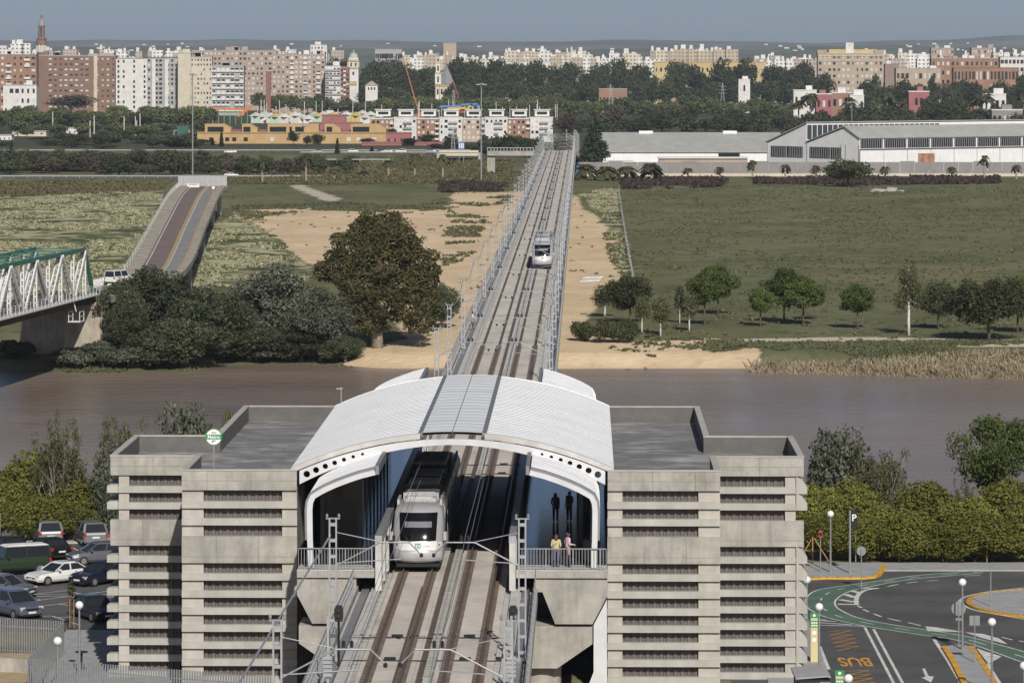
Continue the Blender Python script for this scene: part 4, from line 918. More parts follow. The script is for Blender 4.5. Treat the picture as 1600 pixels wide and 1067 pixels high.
def twiggy(seed, h, w, n=46, nleaf=5500):
    r = np.random.default_rng(seed); mb = MB(); bl = []
    for i in range(n):
        a = r.uniform(0, 6.28); q = r.uniform(.15, 1)**.7*w/2; e = Vector((math.cos(a)*q, math.sin(a)*q, h*r.uniform(.6, 1)*(1-.25*q/w*2)))
        md = Vector((e.x*.45, e.y*.45, e.z*.5)); mb.tube([(e.x*.06, e.y*.06, -.2), md, e], [.045, .03, .01], 4)
        for k in range(3):
            s_ = md.lerp(e, r.uniform(0, .8)); e2 = s_ + Vector((r.normal()*.5, r.normal()*.5, r.uniform(.5, 1.1))); mb.tube([s_, e2], [.018, .006], 3); bl.append((*e2, .35, .35, .45))
    V, F = leaves(bl, nleaf, .085, seed, .2); return ('bare_willow', npmesh('crown', V, F, LM['sparse']), mb.mesh('trunk', M['bark_e']), h, w)
tw1, tw2 = twiggy(201, 5.5, 5), twiggy(203, 5.5, 6, 50, 6500)
nsl = proto('silver_willow','silver','bark_e',6,6,7000,.14,111,.05,20,.14,8,.5)
for pr, px, tp, D, wp, lb in ((tw1,95,640,296,90,'half bare willow shrub with upright stems behind the yellow green hedge'),(tw2,195,640,297,110,'twiggy willow beside the corner of the concrete block'),(nsl,285,612,299,110,'silver grey willow bush behind the parapet near the METRO sign'),(nsl,180,675,295,80,'low grey green willow below the twiggy one'),(hA,365,635,300,60,'small green bush peeping over the parapet'),
        (nsl,1310,655,300,130,'grey wispy willow behind the hedge by the bus road'),(tw2,1370,690,298,120,'twiggy grey shrub beside the wispy willow'),(tw1,1505,745,294,50,'small grey green sapling between hedge and river')):
    X = (px-800)*D/FP; plant(pr, X, D, -.8, HC-(tp-YH)*D/FP+.8, wp*D/FP, None, lb)
dk = proto('dark_shade_tree','elm','bark',9,9,9000,.13,131,.34,30,.2,16,.4,-.25,.7,.14,.24)
X = (1550-800)*296/FP; plant(dk, X, 296, -.8, HC-(638-YH)*296/FP+.8, 150*296/FP, .6, 'dark leaved tree with open crown above the hedge by the river')
st = thing('young_street_tree', 'staked sapling with a tiny crown at the car park edge', 'tree', (*G(112, 983), 0.1))
MB().tube([(0,0,0),(.02,0,2.6)], [.03,.015], 5).ob('trunk', M['bark'], st); V, F = leaves([(0,0,2.35,.25,.25,.55)], 260, .07, 3, .1); link('crown', npmesh('crown', V, F, LM['olive']), st)
M['stake'] = mat('wooden_stake', (.42,.25,.10), .8, var=.2, scale=5)
for x_ in (-.11,.13): MB().cyl(x_,0,0,1.7,.024,6).ob('stake', M['stake'], st)
# ---- palms
def palm_proto(seed, h, fr=26, fl=1.6, skirt=True):
    r = np.random.default_rng(seed); V = []; F = []
    for i in range(fr):
        a = r.uniform(0, 6.28); el = r.uniform(-.6, 1.25); L = fl*r.uniform(.8, 1.1); d0 = np.array([math.cos(a), math.sin(a), 0]); pts = []
        for k in range(5):
            t = k/4; pts.append(np.array([0,0,h]) + d0*L*math.cos(el)*t + np.array([0,0,L*(math.sin(el)*t - .75*t*t)]))
        sd2 = np.array([-d0[1], d0[0], 0])
        for k in range(4):
            for s_ in (-1, 1):
                wv = .34*L*(.35+math.sin(math.pi*(k+.6)/4.6))*.55; n0 = len(V)
                V += [pts[k], pts[k+1], pts[k+1]+s_*sd2*wv*.8-np.array([0,0,wv*.35])+d0*.12, pts[k]+s_*sd2*wv-np.array([0,0,wv*.45])]; F.append((n0,n0+1,n0+2,n0+3))
    mb = MB(); mb.tube([(0,0,-.3),(0,0,h*.5),(0,0,h*.97)], [.26,.2,.19], 8)
    if skirt: mb.lathe([(.2,h*.62),(.55,h*.72),(.5,h*.9),(.25,h)], 8)
    return ('palm_tree', npmesh('crown', np.array(V), np.array(F), LM['palm']), mb.mesh('trunk', M['bark_e']), h+1.0, 3.2)
pa1, pa2, pa3 = palm_proto(301, 4.2), palm_proto(305, 3.4), palm_proto(309, 2.2, 34, 2.1, False)
for px, ba, tp in ((410,285,243),(478,287,236),(607,283,247),(648,280,236),(692,283,236),(568,286,266),(522,286,262)):
    tree_px(pa1, px, ba, tp, 22, 'fan palm beside the road at the foot of the embankment', 'palm', 'palms along the embankment road', z=ZF)
for px, ba, tp in ((1075,279,260),(1125,281,258),(1176,278,246),(1227,281,253),(1275,281,255),(1383,281,257),(1487,279,258),(1588,280,254)):
    tree_px(pa2, px, ba, tp, 20, 'small fan palm in front of the white hangar fence', 'palm', 'palms along the hangar fence', z=ZF)
tree_px(pa1, 1538, 280, 238, 22, 'tallest palm in front of the white hangar', 'palm', z=ZF)
for px, ba, tp, wp in ((915,282,252,34),(948,283,256,34),(980,282,256,32),(1018,282,250,34)):
    tree_px(pa3, px, ba, tp, wp, 'bushy date palm beside the blue shed near the viaduct', 'palm', 'date palms by the blue shed', z=ZF)
# ---- cedar, cypresses, bare trees, hangar tree
def conifer(seed, h, w, n, size, lm='conifer'):
    r = np.random.default_rng(seed); bl = []
    for i in range(15):
        t = i/14; rr = w/2*(1-t*.93)
        for k in range(max(2, int(7*(1-t)))):
            a = r.uniform(0, 6.28); bl.append((math.cos(a)*rr*.62, math.sin(a)*rr*.62, h*(.08+.9*t)+r.normal()*.1, rr*.48+.12, rr*.48+.12, h*.03+.1))
    V, F = leaves(bl, n, size, seed, .3, .5); mb = MB(); mb.tube([(0,0,-.3),(0,0,h*.95)], [w*.045, .03], 7)
    return ('cedar_tree', npmesh('crown', V, F, LM[lm]), mb.mesh('trunk', M['bark']), h, w)
ced = conifer(401, 14, 9, 6000, .3); cyp = ('cypress', npmesh('crown', *leaves([(0,0,1+i*.9,.75-.06*i,.75-.06*i,.8) for i in range(9)], 900, .3, 7, .5), LM['conifer']), MB().tube([(0,0,-.3),(0,0,2)], .12, 6).mesh('trunk', M['bark']), 9, 1.6)
tree_px(ced, 929, 268, 180, 62, 'dark layered cedar standing beside the end of the viaduct', z=ZF)
for px, ba, tp in ((18,262,220),(332,238,216),(346,240,206),(527,252,216),(581,250,230)): tree_px(cyp, px, ba, tp, 8, 'narrow dark cypress among the roadside scrub', 'tree', 'roadside cypresses', z=ZF)
bare = proto('bare_tree','brownish','bark_e',12,9,2600,.28,411,.2,18,.25,14,.3,.2,1.1)
for px, ba, tp, wp, lb in ((885,222,172,46,'leafless brown tree behind the end of the viaduct'),(955,215,165,55,'leafless brown tree behind the layered cedar'),(110,180,145,90,'wide leafless brown tree before the brown brick block')): tree_px(bare, px, ba, tp, wp, lb, z=ZF)
hg = proto('hangar_tree','olive','bark',9,9,7000,.24,421,.12,22,.25,10,.45)
tree_px(hg, 1325, 293, 243, 76, 'large bushy tree in front of the white hangar gable', z=ZF)
# ---- far trees: shared crowns, one object each
fr = [proto('park_tree','far','bark',12,11,1700,.48,500+i,.12,16,.3,6,.5) for i in range(3)]
fe = [proto('eucalyptus_tree','far','bark_e',22,15,2000,.62,520+i,.3,18,.4,9,.45,.1,.9) for i in range(3)]
fg = [proto('avenue_tree','fargreen','bark',11,10,1500,.48,540+i,.2,13,.25,6,.5) for i in range(3)]
fs = [proto('roadside_tree','dark','bark',8,9,2200,.32,560+i,.04,15,.22,6,.5) for i in range(2)] + [proto('roadside_tree','olive','bark',7,9,2200,.32,566,.04,15,.22,6,.5), proto('roadside_tree','brownish','bark',6,9,2000,.3,569,.04,15,.2,6,.5)]
rt = random.Random(5)
def belt(prs, n, x0, x1, t0, t1, d0, d1, w0, w1, label, group, skip=None):
    for i in range(n):
        px = x0 + (x1-x0)*(i+.5)/n + rt.uniform(-.5,.5)*(x1-x0)/n
        if skip and skip(px): continue
        tree_d(rt.choice(prs), px, rt.uniform(t0, t1), rt.uniform(d0, d1), rt.uniform(w0, w1), label, 'tree', group)
belt(fs, 30, -20, 300, 228, 262, 1290, 1440, 30, 55, 'scrubby dark tree on the slope before the motorway', 'scrub trees before the motorway')
belt(fs[:3], 14, 300, 500, 238, 262, 1290, 1400, 26, 44, 'scrubby tree between the road ramp and the palms', 'scrub trees by the ramp end')
belt(fs, 34, -20, 330, 206, 232, 1560, 1800, 34, 60, 'dark leafy tree between the motorway and the street trees', 'trees between motorway and street')
belt(fs, 30, -20, 330, 232, 262, 1300, 1420, 40, 64, 'dense dark bush on the motorway slope', 'bushes on the motorway slope')
belt(fg, 20, -20, 330, 186, 206, 1850, 2000, 26, 44, 'green tree along the boulevard before the street trees', 'boulevard trees')
belt(fs, 16, 330, 560, 236, 258, 1300, 1430, 30, 46, 'leafy bush below the ochre school', 'bushes below the ochre school')
belt(fg, 40, -20, 330, 160, 186, 2050, 2350, 26, 44, 'green street tree before the apartment blocks', 'street trees before the apartment blocks')
belt(fg, 44, 400, 880, 142, 158, 2550, 2800, 24, 36, 'green avenue tree in the long row behind the fairground', 'avenue trees behind the fairground')
belt(fg, 40, 860, 1240, 146, 168, 2300, 2700, 26, 40, 'green avenue tree in the belt beyond the cedar', 'avenue trees beyond the cedar')
belt(fr, 26, 880, 1300, 168, 192, 1800, 2150, 30, 52, 'dark leafy tree behind the long hangar roof', 'leafy trees behind the long hangar')
belt(fr, 26, 1240, 1640, 172, 186, 1700, 1900, 30, 50, 'dark leafy tree behind the white hangar roof', 'leafy trees behind the white hangar')
belt(fe, 26, 500, 690, 80, 110, 2950, 3150, 30, 46, 'tall dark eucalyptus between the domed tower and the church', 'eucalyptus around the church', lambda p: 541 < p < 564 or 674 < p < 712)
belt(fe, 10, 708, 800, 80, 108, 2950, 3150, 30, 46, 'tall dark eucalyptus right of the church', 'eucalyptus right of the church')
belt(fe, 40, 790, 1290, 80, 128, 2900, 3150, 26, 46, 'tall dark eucalyptus in the park below the skyline', 'eucalyptus in the park', lambda p: 1020 < p < 1040)
belt(fr, 50, 560, 1290, 116, 138, 2800, 2950, 26, 40, 'dark round park tree under the eucalyptus', 'round park trees')
belt(fr, 22, 1340, 1600, 112, 142, 2500, 2800, 24, 40, 'dark park tree between the hotel and the red blocks', 'park trees by the hotel')
belt([palm_proto(320+i, 12, 26, 2.6, False) for i in range(2)], 16, 1230, 1600, 140, 158, 2050, 2250, 16, 22, 'tall palm rising from the housing estate', 'palms of the housing estate')
belt(fr, 14, 1330, 1620, 145, 165, 1900, 2100, 30, 48, 'dark dense pine in the housing estate', 'pines of the housing estate')
belt(fr, 12, 440, 700, 196, 222, 1600, 1690, 16, 30, 'small tree in front of the ochre school', 'trees of the ochre school')
belt(fr, 16, 680, 860, 206, 230, 1450, 1700, 22, 40, 'dark tree between the row houses and the viaduct', 'trees before the row houses')
# ---- stuff: reeds, flowers, tufts, scrub
def scatter(name, n, fx, size, lm, label, cat, seed, tall=1.0, flat=.5):
    r = np.random.default_rng(seed); P = fx(r, n); m_ = len(P); c = np.repeat(P, 6, 0); k = len(c)
    c = c + np.concatenate([r.normal(size=(k,2))*size*.45, (r.random((k,1))*.5)*size*tall], 1)
    d = r.normal(size=(k,3)); d[:,2] = np.abs(d[:,2])*tall; d /= np.linalg.norm(d, axis=1)[:,None]; s_ = np.cross(d, r.normal(size=(k,3))); s_ /= np.linalg.norm(s_, axis=1)[:,None]
    L = size*(.4+.6*r.random((k,1))); V = np.stack([c-s_*L*flat, c+s_*L*flat, c+d*L+s_*L*flat*.5, c+d*L-s_*L*flat*.5], 1).reshape(-1,3)
    o = link(name, npmesh(name, V, np.arange(4*k).reshape(k,4), LM[lm])); return tag(o, label, cat, None, 'stuff')
def inpx(polys, zb=ZF, lim=.42):
    def fx(r, n):
        out = []
        xs_ = [p[0] for q in polys for p in q]; ys_ = [p[1] for q in polys for p in q]
        while sum(len(o) for o in out) < n:
            d0, d1 = FP*(HC-zb)/(max(ys_)-YH), FP*(HC-zb)/(min(ys_)-YH); Y = np.sqrt(r.uniform(d0**2, d1**2, 4000)); px = r.uniform(min(xs_), max(xs_), 4000); X = (px-800)*Y/FP
            py = YH + (HC-zb)*FP/Y; k = np.zeros(4000, bool)
            for q in polys: k |= inpoly(px, py, q)
            if lim: k &= fbm(X*.11, Y*.06) > lim
            out.append(np.stack([X[k], Y[k], zfar(X[k], Y[k])], 1))
        return np.concatenate(out)[:n]
    return fx
scatter('flower_meadow', 13000, inpx(FLOW, ZF, .47), .5, 'flower', 'pale white and yellow wild flowers on the left meadow', 'flowers', 61, .45, .5)
scatter('meadow_tufts', 9000, inpx([[(-100,300),(360,290),(420,350),(480,430),(300,520),(-100,430)],[(960,292),(1700,292),(1700,540),(1010,520),(990,430)]]), .42, 'tuft', 'green grass tufts across the meadows', 'grass', 62, .6, .4)
scatter('reed_bed', 6500, inpx([[(1180,571),(1280,572),(1700,570),(1700,584),(1500,584),(1180,580)]], -4.9, 0), 1.25, 'reed', 'dry tan reeds standing along the water edge', 'reeds', 63, 1.5, .08)
scatter('bank_grass', 9000, inpx([[(1100,542),(1700,544),(1700,566),(1180,562),(1100,556)],[(100,560),(550,555),(560,576),(100,578)]], -4.2), .32, 'tuft', 'green grass on the river bank above the reeds', 'grass', 64, .8, .4)
scatter('dry_scrub', 4200, inpx([[(972,281),(1135,279),(1135,295),(972,296)],[(1180,279),(1560,277),(1560,288),(1180,292)],[(685,288),(790,287),(780,300),(690,302)]]), 1.05, 'purple', 'low reddish brown scrub below the hangar fence', 'scrub', 65, .8, .5)
LM['drygrass'] = leafmat('dry_embankment_grass', (.13,.115,.055), (.19,.165,.085), (.085,.09,.04), .2, .15)
scatter('embankment_scrub', 9000, inpx([[(330,262),(800,250),(800,288),(560,292),(330,288)],[(-100,284),(270,284),(250,300),(-100,312)]], ZF, .3), .8, 'drygrass', 'dry brown grass and low scrub on the road embankment', 'scrub', 67, .7, .35)
scatter('sand_edge_weeds', 2600, inpx([[(362,322),(480,314),(640,322),(800,306),(800,318),(640,334),(480,330),(380,345)],[(425,365),(490,420),(500,440),(470,430),(415,380)],[(940,335),(965,340),(992,420),(975,440),(950,400)],[(890,515),(1190,528),(1190,545),(1000,540),(890,530)],[(700,330),(760,340),(740,400),(690,420)]], ZF, .45), .55, 'tuft', 'green weeds creeping over the edge of the sand', 'weeds', 68, .6, .4)
scatter('sand_weeds', 260, inpx(SAND), .5, 'tuft', 'scattered weeds on the bare sand', 'weeds', 66, .6, .4)
# ================================================================== CITY
def wallmat(n, c, var=.1): return mat(n, c, .85, var=var, scale=.25, streak=.12)
CM = {k: wallmat('wall_'+k, c) for k, c in dict(white=(.66,.65,.62), cream=(.56,.51,.40), tan=(.42,.34,.26), brick=(.225,.14,.105), pink=(.38,.30,.25), red=(.24,.12,.095), grey=(.36,.36,.36), ochre=(.47,.32,.155), rose=(.32,.13,.13), yellow=(.52,.41,.20), darkgrey=(.10,.10,.11), terrac=(.30,.175,.12), roofg=(.36,.365,.34), fence=(.25,.235,.23)).items()}
CM['blind'] = mat('pale_blind', (.55,.53,.50), .7, var=.1); CM['dome'] = mat('verdigris_dome', (.36,.42,.36), .6, var=.1); CM['lead'] = mat('grey_lead', (.26,.27,.29), .6, var=.1); CM['bluem'] = mat('blue_sheet', (.07,.15,.28), .6, var=.1)
def facade(n, c, glassc=(.20,.195,.19), px=3.3, pz=3.1, wx=.5, wz=.45):       # distant walls: windows too small to tell apart
    m, t, B, N, L = nm(n); g = N.new("ShaderNodeTexCoord"); sx = N.new("ShaderNodeSeparateXYZ"); L.new(g.outputs["Object"], sx.inputs[0])
    def band(o, p, w_):
        a = N.new("ShaderNodeMath"); a.operation = 'DIVIDE'; a.inputs[1].default_value = p; L.new(o, a.inputs[0])
        f = N.new("ShaderNodeMath"); f.operation = 'FRACT'; L.new(a.outputs[0], f.inputs[0])
        l = N.new("ShaderNodeMath"); l.operation = 'LESS_THAN'; l.inputs[1].default_value = w_; L.new(f.outputs[0], l.inputs[0]); return l.outputs[0]
    mu = N.new("ShaderNodeMath"); mu.operation = 'MULTIPLY'; L.new(band(sx.outputs[0], px, wx), mu.inputs[0]); L.new(band(sx.outputs[2], pz, wz), mu.inputs[1])
    base = mixc(N, L, ramp(N, L, noise(N, L, .08, 3), [(.35,0.),(.65,1.)]), tuple(x*.88 for x in c), tuple(min(1,x*1.1) for x in c))
    L.new(mixc(N, L, mu.outputs[0], base, glassc), B.inputs["Base Color"]); B.inputs["Roughness"].default_value = .8; return m
FM = {k: facade('facade_'+k, c) for k, c in dict(white=(.70,.69,.66), cream=(.60,.54,.43), tan=(.46,.38,.29), brick=(.27,.18,.14), pink=(.44,.36,.30), yellow=(.53,.46,.33)).items()}
WIN = {}
def winmesh(w_, h_, m):
    k = (round(w_,2), round(h_,2), m.name)
    if k not in WIN: WIN[k] = MB().box(-w_/2, w_/2, -.06, .02, -h_/2, h_/2).mesh('window', m)
    return WIN[k]
def broot(name, label, px0, px1, D, cat='building', group=None):
    xc = ((px0+px1)/2-800)*D/FP; return thing(name, label, cat, (xc, D, ZF), 0, group), (px1-px0)*D/FP
def hgt(y, D): return HC - (y-YH)*D/FP - ZF
rb = random.Random(11)
def block(label, px0, px1, ytop, D, wm, rows, cols, ww=.5, wh=.45, depth=13, name='apartment_block', roofs=2, blinds=.35, balc=(), skip=(), frame=False, base=.08, slabs=None, cat='building', group=None):
    t, W = broot(name, label, px0, px1, D, cat, group); H = hgt(ytop, D)
    w = MB().box(-W/2, W/2, 0, depth, -1, H).ob('wall', wm, t)
    MB().box(-W/2-.15, W/2+.15, -.15, depth+.15, H, H+.5).ob('roof', CM['grey'] if slabs is None else slabs, t)
    for i in range(roofs):
        a = rb.uniform(-W/2+2, W/2-5); MB().box(a, a+rb.uniform(3,5), 3, 7, H+.5, H+rb.uniform(2,3.4)).ob('roof_hut', CM['white'] if rb.random() < .6 else wm, t)
    if rows and cols:
        rh = H*(1-base)/rows; cw = W/cols; a, b = winmesh(cw*ww, rh*wh, M['glassd']), winmesh(cw*ww, rh*wh, CM['blind'])
        sl = MB().box(-cw*.46, cw*.46, -1.0, 0, -rh*.02, rh*.34).mesh('balcony', CM['white'] if wm is not CM['white'] else CM['grey'])
        wf = [rb.choice((.72, 1., 1., 1.35)) for _ in range(cols)]
        for r_ in range(rows):
            for c_ in range(cols):
                if c_ in skip or rb.random() < .06: continue
                x = -W/2+cw*(c_+.5); z = H-rh*(r_+.55)
                link('window', b if rb.random() < blinds else a, t, (x, 0, z)).scale = (wf[c_], 1, 1)
                if c_ in balc: link('balcony', sl, t, (x, 0, z-rh*.42))
    return t
# ---- left housing blocks
t = block('white and red brick apartment block with balconies behind the street trees', -30, 57, 86, 2700, CM['terrac'], 9, 9, .45, .4, balc=(1,4,7), blinds=.3)
t = block('low white apartment house before the red and white block', 5, 57, 134, 2560, CM['white'], 3, 6, .5, .45, roofs=1)
t = block('wide brown brick apartment block with scattered small windows', 58, 181, 88, 2740, CM['brick'], 10, 15, .42, .30, blinds=.55, skip=(0,1,10), roofs=3)
W = (181-58)*2740/FP; MB().box(W*.22, W*.265, -.3, .05, 0, hgt(88,2740)).ob('stair_strip', CM['cream'], t)
t = block('white slab block with a dark roof edge and narrow windows', 181, 230, 92, 2735, CM['white'], 10, 6, .35, .55, blinds=.1, skip=(2,4), roofs=0, slabs=CM['darkgrey'])
t = block('dark grey and white balcony block joined to the white slab', 230, 278, 91, 2737, CM['grey'], 11, 8, .55, .5, blinds=.2, skip=(1,4), roofs=0, slabs=CM['darkgrey'])
W = 48*2737/FP; H = hgt(91,2737)
for f in (.16,.58): MB().box(-W/2+W*f, -W/2+W*(f+.11), -.5, .05, 0, H-1).ob('white_pier', CM['white'], t)
block('pale blank gabled tower block beside the dark balcony block', 278, 298, 84, 2720, CM['cream'], 0, 0, roofs=1)
block('pale tower block side with rows of small windows', 298, 331, 90, 2724, CM['cream'], 11, 7, .4, .42)
t = block('grey block with continuous balconies and an awning', 331, 381, 104, 2650, CM['grey'], 8, 7, .7, .5, balc=range(7), blinds=.25, roofs=2)
block('long pinkish tan apartment block behind the balcony block', 300, 432, 80, 2900, CM['pink'], 11, 20, .45, .4, blinds=.5, roofs=4)
t = block('tan apartment block with stacked balconies by the fairground', 425, 508, 86, 2780, CM['pink'], 11, 12, .5, .42, balc=(4,7,10), blinds=.5, roofs=3)
block('white stepped high block behind the tan block', 485, 511, 71, 2950, CM['white'], 12, 5, .4, .4, roofs=1)
block('white block with long balconies beside the tan block', 508, 532, 104, 2760, CM['white'], 9, 4, .7, .4, balc=(0,1,2,3), roofs=1)
block('narrow red brick and white block beside the domed tower', 532, 545, 106, 2765, CM['red'], 9, 3, .6, .4, balc=(1,), roofs=0)
t = thing('brick_chimney', 'square red brick chimney turret in front of the tan block', 'chimney', ((419-800)*2600/FP, 2600, ZF)); H = hgt(112,2600)
MB().box(-1.6,1.6,0,3,0,H).ob('shaft', CM['red'], t); MB().box(-1.9,1.9,-.3,3.3,H,H+1).ob('cap', CM['grey'], t)
# ---- brick tower with spire on the skyline
Dm = 3300; k_ = Dm/FP; t = thing('brick_bell_tower', 'tall slender brick tower with a tiled lantern spire on the skyline', 'tower', ((65-800)*k_, Dm, ZF)); Hh = lambda y: hgt(y, Dm)
def tiers(t, spec, n=8):
    for nm_, y0, y1, w0, w1, m in spec: MB().lathe([(.01,Hh(y0)),(w0*k_/2,Hh(y0)),(w1*k_/2,Hh(y1)),(.01,Hh(y1))], n).ob(nm_, m, t)
tiers(t, (('shaft',190,82,16,15,CM['brick']),('arcade',82,70,15,15,CM['cream']),('cornice',70,67.5,18.5,18.5,CM['brick']),('gallery',67.5,62,16,15,CM['brick']),('cornice',62,60.5,17,17,CM['brick']),('upper_shaft',60.5,42,11,9.5,CM['brick']),('cornice',42,40.5,11.5,11.5,CM['brick']),('cupola',40.5,33,10,6,CM['lead']),('cupola',33,29.5,6,3,CM['lead']),('lantern',29.5,24,3.6,3,CM['brick']),('lantern_cap',24,20,4.4,1,CM['lead']),('finial',20,12,.7,.2,CM['lead'])))
for a in range(8): MB().cyl(7.6*k_*math.cos(a*.785+.39), 7.6*k_*math.sin(a*.785+.39), Hh(82), Hh(70), .45, 6).ob('column', CM['white'], t)
for y_ in (56, 51, 46): MB().box(-.5,.5,-11*k_/2-.05,-3,Hh(y_)-1,Hh(y_)+1).ob('window', M['glassd'], t)
# ---- domed white and yellow tower
Dm = 2850; k_ = Dm/FP; t = thing('domed_tower', 'white and yellow lighthouse tower with a pale green dome', 'tower', ((552.5-800)*k_, Dm, ZF)); Hh = lambda y: hgt(y, Dm)
tiers(t, (('shaft',165,108,18,17,CM['white']),('cornice',108,105,19,19,CM['yellow']),('belvedere',105,96.5,16.5,16.5,CM['white']),('cornice',96.5,93.5,19,19,CM['yellow']),('drum',93.5,90.5,16,16,CM['white'])), 4)
for p_ in t.children: p_.rotation_euler = (0,0,R(45)); p_.scale = (1.28,1.28,1)
MB().lathe([(7.6*k_*math.cos(q), Hh(90.5)+(Hh(82.5)-Hh(90.5))*math.sin(q)) for q in np.linspace(0,1.52,8)], 16).ob('dome', CM['dome'], t, True)
MB().lathe([(1.2*k_,Hh(83)),(1.0*k_,Hh(80)),(.1,Hh(78))], 8).ob('lantern', CM['yellow'], t)
fy = -18*k_*.46
for x_ in (-3.6, 3.6): MB().box((x_-1.3)*k_, (x_+1.3)*k_, fy+.2, fy+1.2, Hh(104), Hh(98.5)).ob('window', M['glassd'], t)
MB().box(-1.2*k_, 1.2*k_, fy-.35, fy+1, Hh(117), Hh(112.5)).ob('window', M['glassd'], t)
for s_ in (-1,1): MB().box(s_*8.4*k_-.5, s_*8.4*k_+.5, fy-.3, fy+1.2, Hh(105), Hh(97)).ob('corner_pier', CM['yellow'], t)
MB().box(-5*k_, 5*k_, fy-.5, fy+1, Hh(133), Hh(127)).ob('balcony', CM['yellow'], t)
t, W = broot('white_chapel', 'small white chapel with a tiled roof beside the domed tower', 571, 590, 2820); H = hgt(134,2820)
MB().box(-W/2,W/2,0,6,0,H).ob('wall', CM['white'], t); MB().prism([(-W/2-.5,H),(W/2+.5,H),(0,H+3.2)], -.4, 6.4, 'y').ob('roof', CM['tan'], t)
for x_ in (-2,0,2): MB().box(x_-.5,x_+.5,-.06,.1,H-3,H-1.2).ob('window', M['glassd'], t)
# ---- church under scaffold
Dm = 2850; k_ = Dm/FP; Hh = lambda y: hgt(y, Dm)
t = thing('church', 'white and ochre church with a stepped belfry and a scaffolded pyramid roof', 'church', ((693-800)*k_, Dm, ZF))
MB().box(-13*k_, 13*k_, 0, 9, 0, Hh(136)).ob('wall', CM['white'], t); MB().box(-13.4*k_, 13.4*k_, -.4, 9.4, Hh(136), Hh(132.5)).ob('cornice', CM['ochre'], t)
for x_ in (-12.3,-6,0,6,12.3): MB().box((x_-.7)*k_,(x_+.7)*k_,-.35,0,0,Hh(136)).ob('pilaster', CM['ochre'], t)
for x_ in (-9,-3,3,9): MB().box((x_-1.3)*k_,(x_+1.3)*k_,-.05,.1,Hh(148),Hh(139)).ob('window', M['glassd'], t)
MB().lathe([(13.5*k_,Hh(132)),(.4,Hh(103))], 4, (4*k_, 5, 0)).ob('pyramid_roof', CM['lead'], t)
for y0, y1, w_, m_ in ((132,116,9.5,'white'),(116,114,10.5,'ochre'),(114,100,7,'white'),(100,98.5,8,'ochre'),(98.5,90,4.6,'white'),(90,88.5,5.6,'ochre')):
    MB().box((-8.5-w_/2)*k_,(-8.5+w_/2)*k_,-.6-.02*w_,w_*k_-.6,Hh(y0),Hh(y1)).ob('belfry_stage', CM[m_], t)
MB().lathe([(2.4*k_,Hh(88.5)),(.1,Hh(81))], 8, (-8.5*k_, 2, 0)).ob('belfry_spire', CM['lead'], t)
for y0, y1 in ((129,120),(111,103),(96.5,91.5)): MB().box((-9.7)*k_,(-7.3)*k_,-1.0,-.5,Hh(y0),Hh(y1)).ob('window', M['glassd'], t)
# ---- crane booms
M['boom_o'] = mat('rusty_orange_boom', (.34,.13,.05), .6, var=.15); M['boom_r'] = mat('red_boom', (.45,.06,.04), .6, var=.1)
def crane(label, p0, p1, D, m, w_):
    t = thing('mobile_crane', label, 'crane', ((p0[0]-800)*D/FP, D, ZF)); a = Vector((0, 0, 3.2)); b = AT(*p1, D) - t.location
    for f0, f1, ww in ((0,.4,1.),(.4,.72,.8),(.72,1,.6)): MB().beam(a.lerp(b,f0), a.lerp(b,f1), w_*ww, w_*ww).ob('boom_section', m, t)
    MB().box(-3,3,-1.4,1.4,1.0,3.0).ob('carrier', m, t); MB().box(-1.2,1.2,-1.2,1.2,3.0,4).ob('turret', m, t)
    for x_ in (-2,0,2):
        for s_ in (-1,1): MB().tube([(x_,s_*1.1,.6),(x_,s_*1.5,.6)],.6,10).ob('wheel', M['rubber'], t)
crane('long rusty orange crane boom leaning before the eucalyptus', (655,182), (627,81), 2500, M['boom_o'], .75)
crane('short red crane boom beside the scaffolded church', (723,146), (704,116), 2700, M['boom_r'], .55)
# ---- row houses, ochre school, rose buildings
cols_ = ['terrac','white','terrac','white','tan','white','terrac','white']
for i, c in enumerate(cols_):
    x0 = 580+i*35.5; t = block(('red brick' if c=='terrac' else 'white rendered' if c=='white' else 'tan') + ' four storey row house in the terrace behind the ochre school', x0, x0+35.3, 184+ (1 if i%2 else 2.5), 1822+ (0 if i%2 else 1.2), CM[c], 4, 5, .5, .5, depth=11, name='row_house', roofs=0, blinds=.6, balc=(2,3) if i%2 else (4,), slabs=CM['white'], group='terrace of row houses')
    W = 35.3*1822/FP; H = hgt(184,1822); hu = MB().box(-W*.3, W*.35, 3, 8, H+.5, H+3.2).ob('roof_hut', CM['white'], t); MB().box(-W*.2, W*.25, 2.94, 3.01, H+1.3, H+2.5).ob('window', M['glassd'], hu); MB().box(-W*.35, W*.4, 2.6, 8.4, H+3.2, H+3.6).ob('hut_roof', CM['white'], hu)
t, W = broot('ochre_school', 'long ochre school with raised dark windowed monitors beside the motorway', 308, 605, 1659); k_ = 1659/FP; Hh = lambda y: hgt(y, 1659); xo = lambda p: (p-456.5)*k_
MB().box(-W/2, W/2, 0, 20, 0, Hh(208)).ob('wall', CM['ochre'], t); MB().box(-W/2, W/2, -.4, 0, Hh(208), Hh(206.5)).ob('coping', CM['ochre'], t)
